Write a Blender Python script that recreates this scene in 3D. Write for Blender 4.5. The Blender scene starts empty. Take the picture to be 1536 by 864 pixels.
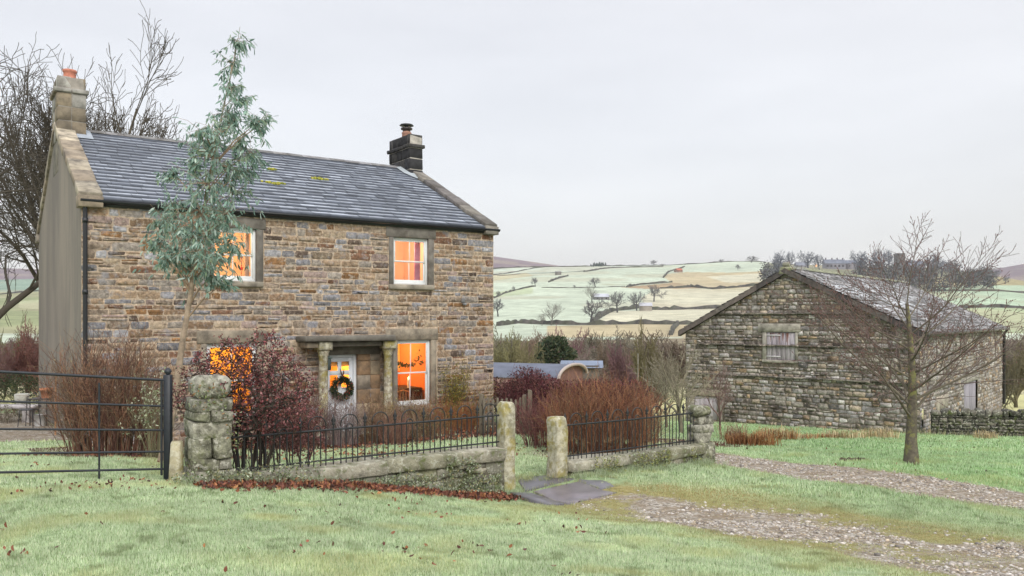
import bpy, bmesh, math, random
import numpy as np
from mathutils import Vector

R = math.radians
random.seed(11)
rng = np.random.default_rng(11)
sc = bpy.context.scene
COL = bpy.data.collections.new("place"); sc.collection.children.link(COL)
# surveyed from the photograph: focal length in pixels, eye-level row, centre column
F, HV, CU = 1214.0, 475.0, 768.0
def P(u, v, Y): return np.array(((u - CU) / F * Y, Y, (HV - v) / F * Y))

# ------------------------------------------------------------------ mesh helpers
class MB:
    def __init__(s): s.V = []; s.C = []; s.Fa = []; s.n = 0
    def add(s, v, f, c=(.5, .5, .5)):
        v = np.asarray(v, float).reshape(-1, 3); k = len(v)
        c = np.asarray(c, float)
        if c.ndim == 1: c = np.repeat(c[None, :], k, 0)
        s.V.append(v); s.C.append(c)
        if isinstance(f, np.ndarray): s.Fa.append(f.astype(np.int64) + s.n)
        else:
            by = {}
            for t in f: by.setdefault(len(t), []).append(t)
            for t in by.values(): s.Fa.append(np.asarray(t, np.int64) + s.n)
        s.n += k
    def mesh(s, name, off=(0, 0, 0), smooth=False):
        V = np.concatenate(s.V) - np.asarray(off, float); C = np.concatenate(s.C)
        me = bpy.data.meshes.new(name)
        me.vertices.add(len(V)); me.vertices.foreach_set('co', V.astype(np.float32).ravel())
        loops = np.concatenate([a.ravel() for a in s.Fa])
        tot = np.concatenate([np.full(len(a), a.shape[1]) for a in s.Fa])
        start = np.concatenate(([0], np.cumsum(tot)[:-1]))
        me.loops.add(len(loops)); me.loops.foreach_set('vertex_index', loops.astype(np.int32))
        me.polygons.add(len(tot)); me.polygons.foreach_set('loop_start', start.astype(np.int32))
        me.polygons.foreach_set('loop_total', tot.astype(np.int32))
        if smooth: me.polygons.foreach_set('use_smooth', np.ones(len(tot), bool))
        me.update(calc_edges=True)
        a = me.attributes.new('Col', 'FLOAT_COLOR', 'POINT')
        a.data.foreach_set('color', np.concatenate((C, np.ones((len(C), 1))), 1).astype(np.float32).ravel())
        return me

def props(o, label=None, cat=None, group=None, kind=None):
    if label: o['label'] = label
    if cat: o['category'] = cat
    if group: o['group'] = group
    if kind: o['kind'] = kind
    return o
def thing(name, label, cat, loc=(0, 0, 0), rz=0.0, group=None):
    o = bpy.data.objects.new(name, None); COL.objects.link(o)
    o.location = loc; o.rotation_euler = (0, 0, rz); o.empty_display_size = .2
    o['frame'] = 1 if rz else 0
    return props(o, label, cat, group)
ORG = {}
def obj(name, mb, m, parent=None, org=None, smooth=False, label=None, cat=None, group=None, kind=None, local=False):
    """parent: coordinates are world unless local; org: base point of a top-level mesh"""
    off = (0, 0, 0)
    if parent is not None:
        if not local:
            off = ORG.get(parent.name, tuple(parent.location))
    elif org is not None: off = org
    o = bpy.data.objects.new(name, mb.mesh(name, off, smooth)); COL.objects.link(o)
    o.data.materials.append(m)
    if parent is not None: o.parent = parent; ORG[o.name] = off
    else: o.location = off; ORG[o.name] = off
    return props(o, label, cat, group, kind)
def dup(root, loc, rz=0.0, scale=1.0, label=None, group=None, color=None, cat=None):
    def cp(o, par):
        c = o.copy(); COL.objects.link(c)
        if par: c.parent = par
        if color: c.color = (*color, 1)
        for k in list(o.children): cp(k, c)
        return c
    r = cp(root, None); r.location = loc; r.rotation_euler = (0, 0, rz)
    r.scale = scale if hasattr(scale, '__len__') else (scale,) * 3
    return props(r, label, cat, group)

_s = [(a, b, c) for a in (-1, 1) for b in (-1, 1) for c in (-1, 1)]
_cv = []
for a, b, c in _s: _cv += [(a, b, c, 0), (a, b, c, 1), (a, b, c, 2)]
_bm = bmesh.new()
for a, b, c, k in _cv:
    q = [a * .8, b * .8, c * .8]; q[k] = (a, b, c)[k]; _bm.verts.new(q)
_bm.verts.index_update()
bmesh.ops.convex_hull(_bm, input=_bm.verts)
bmesh.ops.dissolve_limit(_bm, angle_limit=R(1), verts=_bm.verts, edges=_bm.edges)
_bm.faces.ensure_lookup_table()
CHF = [tuple(v.index for v in f.verts) for f in _bm.faces]; _bm.free()
_cva = np.array(_cv)
def cbox(mb, lo, hi, col, bev=.01, jit=0.0, fr=None, sk=None):
    """chamfered box; jit moves its corners; fr(pts) maps it afterwards"""
    lo = np.asarray(lo, float); hi = np.asarray(hi, float)
    cen = (lo + hi) / 2; h = (hi - lo) / 2
    b = min(bev, h.min() * .45)
    S = _cva[:, :3].astype(float)
    v = S * (h - b)
    idx = np.arange(24); v[idx, _cva[:, 3]] = (S * h)[idx, _cva[:, 3]]
    if jit:
        j = rng.normal(0, jit, (8, 3)); v = v + np.repeat(j, 3, 0)
    v = v + cen
    if fr is not None: v = fr(v)
    mb.add(v, CHF, col)
def quad(mb, a, b, c, d, col): mb.add([a, b, c, d], [(0, 1, 2, 3)], col)

def tube(mb, pts, rad, sides=5, col=(.1, .1, .1), cap=True):
    pts = np.asarray(pts, float); n = len(pts)
    rad = np.broadcast_to(np.asarray(rad, float), (n,))
    t = np.gradient(pts, axis=0); t /= np.maximum(np.linalg.norm(t, axis=1, keepdims=True), 1e-9)
    m = np.abs(t.mean(0)); ref = np.eye(3)[int(np.argmin(m))]
    a = np.cross(t, ref); a /= np.maximum(np.linalg.norm(a, axis=1, keepdims=True), 1e-9)
    b = np.cross(t, a)
    th = np.arange(sides) * 2 * math.pi / sides
    ring = a[:, None, :] * np.cos(th)[None, :, None] + b[:, None, :] * np.sin(th)[None, :, None]
    v = (pts[:, None, :] + ring * rad[:, None, None]).reshape(-1, 3)
    i = np.arange(n - 1)[:, None] * sides; j = np.arange(sides)[None, :]; k = (j + 1) % sides
    f = np.stack((i + j, i + k, i + sides + k, i + sides + j), -1).reshape(-1, 4)
    c = np.asarray(col, float)
    if c.ndim == 2: c = np.repeat(c, sides, 0)
    mb.add(v, f, c)
    if cap and sides > 3:
        mb.add(v[:sides], [tuple(range(sides))], c if c.ndim == 1 else c[:sides])
        mb.add(v[-sides:], [tuple(range(sides))[::-1]], c if c.ndim == 1 else c[-sides:])
def lathe(mb, prof, cen, sides=16, col=(.5, .5, .5), squash=1.0):
    """prof: (radius, z) list"""
    th = np.arange(sides) * 2 * math.pi / sides; pr = np.asarray(prof, float); n = len(pr)
    v = np.stack((pr[:, None, 0] * np.cos(th), pr[:, None, 0] * np.sin(th) * squash, np.repeat(pr[:, 1:2], sides, 1)), -1).reshape(-1, 3) + np.asarray(cen)
    i = np.arange(n - 1)[:, None] * sides; j = np.arange(sides)[None, :]; k = (j + 1) % sides
    mb.add(v, np.stack((i + j, i + k, i + sides + k, i + sides + j), -1).reshape(-1, 4), col)
    mb.add(v[-sides:], [tuple(range(sides))], col); mb.add(v[:sides], [tuple(range(sides))[::-1]], col)

def leaf_cards(mb, pos, dirs, length, width, cols, curl=.0, simple=False):
    """many lance-shaped leaves at once"""
    pos = np.asarray(pos, float); n = len(pos)
    d = np.asarray(dirs, float); d = d / np.maximum(np.linalg.norm(d, axis=1, keepdims=True), 1e-9)
    r = rng.normal(0, 1, (n, 3)); s = np.cross(d, r); s /= np.maximum(np.linalg.norm(s, axis=1, keepdims=True), 1e-9)
    nn = np.cross(s, d)
    L = np.broadcast_to(np.asarray(length, float), (n,))[:, None]; W = np.broadcast_to(np.asarray(width, float), (n,))[:, None]
    cu = L * (curl * rng.uniform(-1, 1, (n, 1)))
    if simple:
        v = np.stack((pos, pos + d * L * .5 + s * W * .5 + nn * cu, pos + d * L, pos + d * L * .5 - s * W * .5 + nn * cu), 1)
        f = np.arange(n * 4).reshape(n, 4)
        mb.add(v.reshape(-1, 3), f, np.repeat(cols, 4, 0))
    else:
        v = np.stack((pos, pos + d * L * .3 + s * W * .5 + nn * cu * .6, pos + d * L * .7 + s * W * .38 + nn * cu, pos + d * L,
                      pos + d * L * .7 - s * W * .38 + nn * cu, pos + d * L * .3 - s * W * .5 + nn * cu * .6), 1)
        b = np.arange(n)[:, None] * 6
        f = np.concatenate((b + np.array([[0, 1, 2, 5]]), ), 0)
        f = np.concatenate((b + np.array([[0, 1, 2, 3]]), b + np.array([[0, 3, 4, 5]])), 0)
        mb.add(v.reshape(-1, 3), f, np.repeat(cols, 6, 0))
def palette(n, cols, w=None, var=.12):
    c = np.asarray(cols, float); w = None if w is None else np.asarray(w, float) / sum(w)
    k = rng.choice(len(c), n, p=w)
    return np.clip(c[k] * (1 + rng.normal(0, var, (n, 1))), .004, .95)

# ------------------------------------------------------------------ materials
def amat(name, rough=.85, var=.35, scale=8.0, bump=.3, bscale=40.0, bdist=.01, lichen=None, lsize=6.0, lthr=.62, lichen2=None, spec=.3,
         stretch=(1, 1, 1), metal=0.0, tint=False, transl=0.0, dark=None, dsize=2.0, dthr=.55):
    """base colour = the mesh's own colour attribute broken up by noise; lichen / dark add patches of growth and soot"""
    m = bpy.data.materials.new(name); m.use_nodes = True
    nt = m.node_tree; N = nt.nodes; Lk = nt.links; N.clear()
    out = N.new('ShaderNodeOutputMaterial'); b = N.new('ShaderNodeBsdfPrincipled')
    b.inputs['Roughness'].default_value = rough; b.inputs['Specular IOR Level'].default_value = spec; b.inputs['Metallic'].default_value = metal
    at = N.new('ShaderNodeAttribute'); at.attribute_name = 'Col'; cur = at.outputs['Color']
    tc = N.new('ShaderNodeTexCoord'); mp = N.new('ShaderNodeMapping'); mp.inputs['Scale'].default_value = stretch
    Lk.new(tc.outputs['Object'], mp.inputs['Vector']); vec = mp.outputs['Vector']
    def noise(s, det=6, rg=.6):
        n = N.new('ShaderNodeTexNoise'); n.inputs['Scale'].default_value = s; n.inputs['Detail'].default_value = det; n.inputs['Roughness'].default_value = rg
        Lk.new(vec, n.inputs['Vector']); return n
    def mix(kind, fac, a, bb):
        x = N.new('ShaderNodeMix'); x.data_type = 'RGBA'; x.blend_type = kind
        for s, val in ((0, fac), (6, a), (7, bb)):
            if hasattr(val, 'links'): Lk.new(val, x.inputs[s])
            else: x.inputs[s].default_value = val if s == 0 else (*val, 1)
        return x.outputs[2]
    if tint:
        oi = N.new('ShaderNodeObjectInfo'); cur = mix('MULTIPLY', 1.0, cur, oi.outputs['Color'])
    if var:
        n = noise(scale); r = N.new('ShaderNodeMapRange'); r.inputs[1].default_value = .3; r.inputs[2].default_value = .7
        r.inputs[3].default_value = 1 - var; r.inputs[4].default_value = 1 + var; Lk.new(n.outputs['Fac'], r.inputs[0])
        cc = N.new('ShaderNodeCombineColor')
        for k in range(3): Lk.new(r.outputs[0], cc.inputs[k])
        cur = mix('MULTIPLY', 1.0, cur, cc.outputs[0])
    def patch(c, size, thr, soft, amt):
        n = noise(size, 8, .68); r = N.new('ShaderNodeMapRange'); r.inputs[1].default_value = thr - soft; r.inputs[2].default_value = thr + soft
        r.inputs[3].default_value = 0; r.inputs[4].default_value = amt; Lk.new(n.outputs['Fac'], r.inputs[0])
        return r.outputs[0], c
    if dark: f, c = patch(dark, dsize, dthr, .1, .8); cur = mix('MIX', f, cur, c)
    if lichen: f, c = patch(lichen, lsize, lthr, .05, .85); cur = mix('MIX', f, cur, c)
    if lichen2: f, c = patch(lichen2, lsize * .37, lthr + .02, .06, .8); cur = mix('MIX', f, cur, c)
    Lk.new(cur, b.inputs['Base Color'])
    if bump:
        n2 = noise(bscale, 8, .65); bp = N.new('ShaderNodeBump'); bp.inputs['Strength'].default_value = bump; bp.inputs['Distance'].default_value = bdist
        Lk.new(n2.outputs['Fac'], bp.inputs['Height']); Lk.new(bp.outputs['Normal'], b.inputs['Normal'])
    sh = b.outputs[0]
    if transl:
        t = N.new('ShaderNodeBsdfTranslucent'); Lk.new(cur, t.inputs['Color']); ms = N.new('ShaderNodeMixShader'); ms.inputs[0].default_value = transl
        Lk.new(sh, ms.inputs[1]); Lk.new(t.outputs[0], ms.inputs[2]); sh = ms.outputs[0]
    Lk.new(sh, out.inputs['Surface'])
    return m
def emat(name, col, strength):
    m = bpy.data.materials.new(name); m.use_nodes = True; nt = m.node_tree; nt.nodes.clear()
    e = nt.nodes.new('ShaderNodeEmission'); e.inputs[0].default_value = (*col, 1); e.inputs[1].default_value = strength
    o = nt.nodes.new('ShaderNodeOutputMaterial'); nt.links.new(e.outputs[0], o.inputs[0]); return m
def glassmat():
    m = bpy.data.materials.new('window_glass'); m.use_nodes = True; nt = m.node_tree; nt.nodes.clear(); N = nt.nodes
    t = N.new('ShaderNodeBsdfTransparent'); t.inputs[0].default_value = (.93, .95, .94, 1); g = N.new('ShaderNodeBsdfGlossy'); g.inputs['Roughness'].default_value = .02
    fr = N.new('ShaderNodeFresnel'); fr.inputs[0].default_value = 1.45; x = N.new('ShaderNodeMixShader'); o = N.new('ShaderNodeOutputMaterial')
    nt.links.new(fr.outputs[0], x.inputs[0]); nt.links.new(t.outputs[0], x.inputs[1]); nt.links.new(g.outputs[0], x.inputs[2]); nt.links.new(x.outputs[0], o.inputs[0]); return m

M = {}
M['house_stone'] = amat('house_stone', .95, .5, 13, .9, 22, .03, dark=(.085, .065, .05), dsize=7, dthr=.62, lichen=(.40, .35, .29), lsize=9, lthr=.58, lichen2=(.27, .27, .29), spec=.15)
M['dressed'] = amat('dressed_stone', .9, .32, 4, .4, 45, .008, dark=(.08, .07, .06), dsize=2.2, dthr=.57)
M['barn_stone'] = amat('barn_stone', .95, .5, 10, .9, 24, .025, dark=(.055, .045, .038), dsize=.9, dthr=.57, lichen=(.48, .40, .36), lsize=7, lthr=.6, lichen2=(.19, .15, .11), spec=.15)
M['mossy_stone'] = amat('mossy_stone', .92, .5, 12, 1.0, 30, .025, dark=(.05, .047, .035), dsize=6, dthr=.56, lichen=(.5, .5, .42), lsize=16, lthr=.58, lichen2=(.12, .15, .04))
M['lichen_stone'] = amat('lichen_stone', .92, .4, 9, .7, 34, .012, dark=(.09, .1, .05), dsize=4, dthr=.57, lichen=(.55, .53, .42), lsize=11, lthr=.52, lichen2=(.3, .25, .06))
M['pier'] = amat('pier_stone', .95, .5, 11, 1.0, 26, .03, dark=(.05, .048, .035), dsize=7, dthr=.53, lichen=(.55, .54, .47), lsize=16, lthr=.58, lichen2=(.14, .16, .06), spec=.15)
M['soot_stone'] = amat('soot_stone', .85, .4, 7, .4, 40, .008)
M['render'] = amat('rendered_wall', .95, .1, 2, .25, 90, .004, stretch=(.42, .42, .13), dark=(.17, .155, .14), dsize=1.6, dthr=.5, lichen=(.285, .25, .21), lsize=1.1, lthr=.57)
M['slate'] = amat('frosted_slate', .6, .22, 5, .15, 40, .004, spec=.4)
M['barn_slate'] = amat('stone_slate', .75, .45, 6, .4, 30, .01, lichen=(.5, .5, .54), lsize=3.5, lthr=.56, dark=(.06, .06, .06), dsize=1.1, dthr=.58)
M['paint'] = amat('white_paint', .55, .06, 8, .05, 60, .002)
M['iron'] = amat('black_iron', .5, .25, 20, .12, 90, .002, spec=.5)
M['wood'] = amat('weathered_wood', .85, .35, 6, .4, 30, .006, stretch=(6, 6, .5))
M['plastic'] = amat('black_gutter', .4, .15, 10, 0, spec=.5)
M['plain'] = amat('plain', .8, .12, 8, .1, 50, .004)
M['terracotta'] = amat('terracotta', .85, .25, 9, .2, 40, .004)
M['room'] = amat('room_plaster', .9, .06, 3, 0)
M['bark'] = amat('bark', .95, .35, 12, .5, 30, .01, tint=True)
M['twig'] = amat('twig', .9, .15, 5, 0, tint=True)
M['leaf'] = amat('leaf', .6, .2, 6, 0, spec=.35, transl=.25)
M['dead_leaf'] = amat('dead_leaf', .75, .25, 20, 0, spec=.3)
M['grass'] = amat('grass_blades', .8, .18, 3, 0, spec=.15, transl=.3)
M['far'] = amat('far_masonry', .9, .3, .15, 0)
M['fieldwall'] = amat('field_wall_stone', .95, .4, .5, 0)
M['moss'] = amat('moss', .95, .4, 20, .6, 60, .02)
M['metal_sheet'] = amat('corrugated_sheet', .7, .2, 1.2, .0, spec=.2)
M['flag'] = amat('wet_flagstone', .36, .35, 3, .3, 24, .006, spec=.6)
M['pebble'] = amat('pebble', .85, .2, 30, 0)
M['fabric'] = amat('fabric', .9, .12, 8, 0, transl=.3)
M['glass'] = glassmat()
M['flame'] = emat('flame', (1, .62, .22), 14)
M['bulb'] = emat('fairy_bulb', (1, .66, .25), 10)

# ------------------------------------------------------------------ terrain
CTL = np.array([
 (0, 0, -1.62), (-6, 0, -1.6), (7, 0, -1.75), (-5, 5, -1.62), (0, 5.5, -1.75), (5, 5.5, -1.95), (-8, 8, -1.72), (-12, 6, -1.7),
 (-5.4, 8.5, -1.76), (-4.03, 9.5, -1.89), (-3.67, 9.53, -1.95), (-2.1, 10.5, -2.2), (-.1, 12, -2.55), (-3, 8, -1.84), (0, 8, -2.07), (3, 8, -2.2),
 (.5, 11.3, -2.55), (.8, 12.5, -2.47), (1, 13.6, -2.55), (3.4, 14.5, -2.58), (3.9, 14.6, -2.62), (6.6, 10.5, -2.5), (10, 10, -2.62), (7, 14.2, -2.56),
 (12, 14, -2.75), (10, 20, -3.1), (13, 26, -3.76), (8, 29, -3.85), (16, 24, -3.6), (22, 24, -3.75), (5, 22, -3.3), (1, 17, -2.76), (2, 20, -2.95),
 (-2.2, 13, -2.5), (-5, 13, -2.28), (-9, 17, -2.74), (-9, 13, -2.28), (-6, 18.5, -2.85), (-3, 20.6, -2.93), (-.5, 23, -3.02), (-12, 21, -2.87), (-16, 24, -2.95),
 (-14, 15, -2.5), (0, 30, -3.75), (0, 45, -5.0), (-20, 32, -3.6), (20, 42, -5.2), (-25, 48, -4.6), (0, 70, -6.8), (40, 70, -6.8), (-45, 70, -6.6), (40, 28, -4.2),
 (-30, 8, -2.0), (-35, 30, -3.4), (32, 8, -2.7), (32, -8, -2), (-30, -8, -1.5)], float)
def _phi(r): return np.where(r > 1e-9, r * r * np.log(np.maximum(r, 1e-9)), 0)
_n = len(CTL)
_A = np.zeros((_n + 3, _n + 3)); _d = np.hypot(CTL[:, None, 0] - CTL[None, :, 0], CTL[:, None, 1] - CTL[None, :, 1])
_A[:_n, :_n] = _phi(_d) + np.eye(_n) * .25; _A[:_n, _n] = 1; _A[:_n, _n + 1:] = CTL[:, :2]; _A[_n:, :_n] = _A[:_n, _n:].T
_W = np.linalg.solve(_A, np.concatenate((CTL[:, 2], np.zeros(3))))
def vnoise(x, y, s, seed=0):
    """smooth value noise"""
    x = np.asarray(x, float) / s + seed * 17.3; y = np.asarray(y, float) / s - seed * 9.1
    xi = np.floor(x).astype(np.int64); yi = np.floor(y).astype(np.int64); fx = x - xi; fy = y - yi
    fx = fx * fx * (3 - 2 * fx); fy = fy * fy * (3 - 2 * fy)
    def h(a, b):
        k = (a * 374761393 + b * 668265263 + seed * 1442695) & 0xffffffff
        k = ((k ^ (k >> 13)) * 1274126177) & 0xffffffff
        return ((k ^ (k >> 16)) & 0xffff) / 65535.0
    return (h(xi, yi) * (1 - fx) + h(xi + 1, yi) * fx) * (1 - fy) + (h(xi, yi + 1) * (1 - fx) + h(xi + 1, yi + 1) * fx) * fy
PROF_Y = [40, 60, 100, 150, 220, 290, 350, 450, 600, 750, 900, 1050, 1180, 1350]
PROF_Z = [-5, -6.4, -8.5, -10, -9.3, -6.3, -3.0, 5.0, 20.5, 36.5, 52.5, 67.5, 69, 50]
def zhill(x, y):
    x = np.asarray(x, float); y = np.maximum(np.asarray(y, float), 1.0); u = x / y * F + CU
    z = np.interp(y, PROF_Y, PROF_Z)
    m = np.interp(u, [-700, -100, 60, 400, 740, 900, 1000, 1140, 1250, 1400, 1480, 1540, 2000, 2600], [.72, .74, .76, .85, .93, .985, 1.0, 1.05, 1.0, .93, .85, .74, .6, .5])
    z = np.where(z > -10, (z + 10) * np.where(y > 200, m, 1) - 10, z)
    z = z + (vnoise(x, y, 90, 3) - .5) * np.clip((y - 150) / 200, 0, 1) * 5
    vm = np.interp(u, [-900, -300, 0, 60, 400, 740, 790, 860, 1000, 1400, 1485, 1536, 1700, 2500], [402, 403, 404, 406, 396, 387, 394, 404, 412, 412, 407, 398, 392, 392])
    zm = (HV - vm) / F * 2600
    w = np.clip((y - 1350) / 1250, 0, 1); w = w * w * (3 - 2 * w)
    zfar = np.where(y <= 2600, z * (1 - w) + zm * w, zm - (y - 2600) * .09)
    return np.where(y > 1350, zfar, z)
def zg(x, y):
    x = np.atleast_1d(np.asarray(x, float)); y = np.atleast_1d(np.asarray(y, float))
    sh = np.broadcast_shapes(x.shape, y.shape); x = np.broadcast_to(x, sh).ravel(); y = np.broadcast_to(y, sh).ravel()
    out = np.empty(len(x))
    for i in range(0, len(x), 40000):
        a = x[i:i + 40000]; b = y[i:i + 40000]; ac = np.clip(a, -45, 45); bc = np.clip(b, -10, 75)
        z = _phi(np.hypot(ac[:, None] - CTL[None, :, 0], bc[:, None] - CTL[None, :, 1])) @ _W[:_n] + _W[_n] + ac * _W[_n + 1] + bc * _W[_n + 2]
        w = np.clip((b - 45) / 25, 0, 1); w = w * w * (3 - 2 * w)
        out[i:i + 40000] = z * (1 - w) + zhill(a, b) * w
    return out.reshape(sh)
def g1(x, y): return float(zg(x, y)[0])
_YS = np.geomspace(40, 1180, 900)
def hit(u, v):
    """where the line of sight through a pixel of the survey meets the far hillside"""
    x = (u - CU) / F * _YS; vv = HV - zg(x, _YS) / _YS * F
    ok = np.where((vv <= v) & (_YS > 150))[0]
    Y = _YS[ok[0]] if len(ok) else 1050.0
    x = (u - CU) / F * Y
    return np.array((x, Y, g1(x, Y)))

# house and barn frames
ZL = 17.0; D1 = np.array((.8214, .5703)); D2 = np.array((-.5703, .8214)); HA = math.atan2(.5703, .8214)
HP = np.array((-646 / F * ZL, ZL)); HL, HW, HZ = 10.37, 9.95, -2.93
HE, HR = 5.37, 7.83                                  # wall head and ridge above the floor
BX = np.array((.772, -.635)); BY = np.array((.635, .772)); BA = math.atan2(-.635, .772)
BW, BL, BZ = 8.29, 15.75, -3.9
BPR = np.array((.504 * 26, 26.)); BP = BPR - BX * BW
def house_in(x, y, pad=0.0):
    a = (x - HP[0]) * D1[0] + (y - HP[1]) * D1[1]; b = (x - HP[0]) * D2[0] + (y - HP[1]) * D2[1]
    return (a > -pad) & (a < HL + pad) & (b > -pad) & (b < HW + pad)
def barn_in(x, y, pad=0.0):
    a = (x - BP[0]) * BX[0] + (y - BP[1]) * BX[1]; b = (x - BP[0]) * BY[0] + (y - BP[1]) * BY[1]
    return (a > -pad) & (a < BW + pad) & (b > -pad) & (b < BL + pad)
def fl(s, off=0.0, z=0.0):                             # the garden wall's line; off > 0 is towards the house
    return np.array((-.109 + .8214 * s - .5703 * off, 12 + .5703 * s + .8214 * off, z))

# --- masks of the near ground, in plan
def seg_dist(x, y, pts):
    d = np.full(np.shape(x), 1e9)
    for (a, b), (c, e) in zip(pts[:-1], pts[1:]):
        dx, dy = c - a, e - b; t = np.clip(((x - a) * dx + (y - b) * dy) / (dx * dx + dy * dy), 0, 1)
        d = np.minimum(d, np.hypot(x - a - t * dx, y - b - t * dy))
    return d
TRACK_FAR = [(3.6, 15.4), (4.6, 13.9), (6.5, 11.6), (8.5, 9.7), (12, 7.5)]
TRACK_NEAR = [(1.45, 10.7), (1.75, 10.3), (2.2, 9.6), (2.95, 8.55), (3.9, 7.2), (5.3, 5.3), (7, 3.4)]
def gravel(x, y):
    n = vnoise(x, y, .8, 1) * .6 + vnoise(x, y, .3, 2) * .4
    a = 1 - seg_dist(x, y, TRACK_FAR) / (.8 + .3 * n)
    b = 1 - seg_dist(x, y, TRACK_NEAR) / (.55 + .7 * n + .5 * np.clip(x - 2, 0, 2.2)); b = np.clip(b * 2.2, 0, 1) * np.clip(.12 + .85 * vnoise(x, y, .8, 15) + .25 * (vnoise(x, y, .3, 16) - .5), 0, .8)
    return np.maximum(np.clip(a * 2.0, 0, .9), b)
def mossy(x, y):
    n = vnoise(x, y, 1.1, 5) * .6 + vnoise(x, y, .35, 6) * .4
    a = 1 - seg_dist(x, y, TRACK_NEAR) / (1.35 + .9 * n + .38 * np.clip(x - 2, 0, 2.2))
    b = 1 - seg_dist(x, y, TRACK_FAR) / (.95 + .3 * n)
    return np.clip(np.maximum(a * 1.8, b * 1.2), 0, 1)
BORDERS = [((-5.2, 15.6), 2.6, 1.6), ((-1.2, 19.4), 2.2, 1.0), ((2.0, 16.2), 1.9, .75), ((-6.7, 13.0), 1.6, .9)]
def soil(x, y):
    a = (x - HP[0]) * D1[0] + (y - HP[1]) * D1[1]; b = (x - HP[0]) * D2[0] + (y - HP[1]) * D2[1]
    s = np.where((a > -1) & (a < HL + 3) & (b > -2.3 - 1.3 * vnoise(a, b, 1.1, 77)) & (b < 0), 1., 0.)
    hedge = np.clip(1.4 - seg_dist(x, y, [(0.6, 21.5), (3.0, 20.0), (4.5, 18.4)]) / 1.2, 0, 1)
    ob = np.clip(1.6 - np.hypot((x - 2.1) / 1.7, (y - 16.0) / 1.1), 0, 1)
    tb = np.clip(1.5 - np.hypot((x + 6.5) / 1.1, (y - 12.9) / .8), 0, 1)
    return np.clip(np.maximum.reduce((s, hedge, ob, tb)) , 0, 1)
def terrace(x, y):
    a = (x - HP[0]) * D1[0] + (y - HP[1]) * D1[1]; b = (x - HP[0]) * D2[0] + (y - HP[1]) * D2[1]
    return np.where((a < 0) & (a > -9) & (b > 1.5) & (b < 11), 1., 0.)

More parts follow.
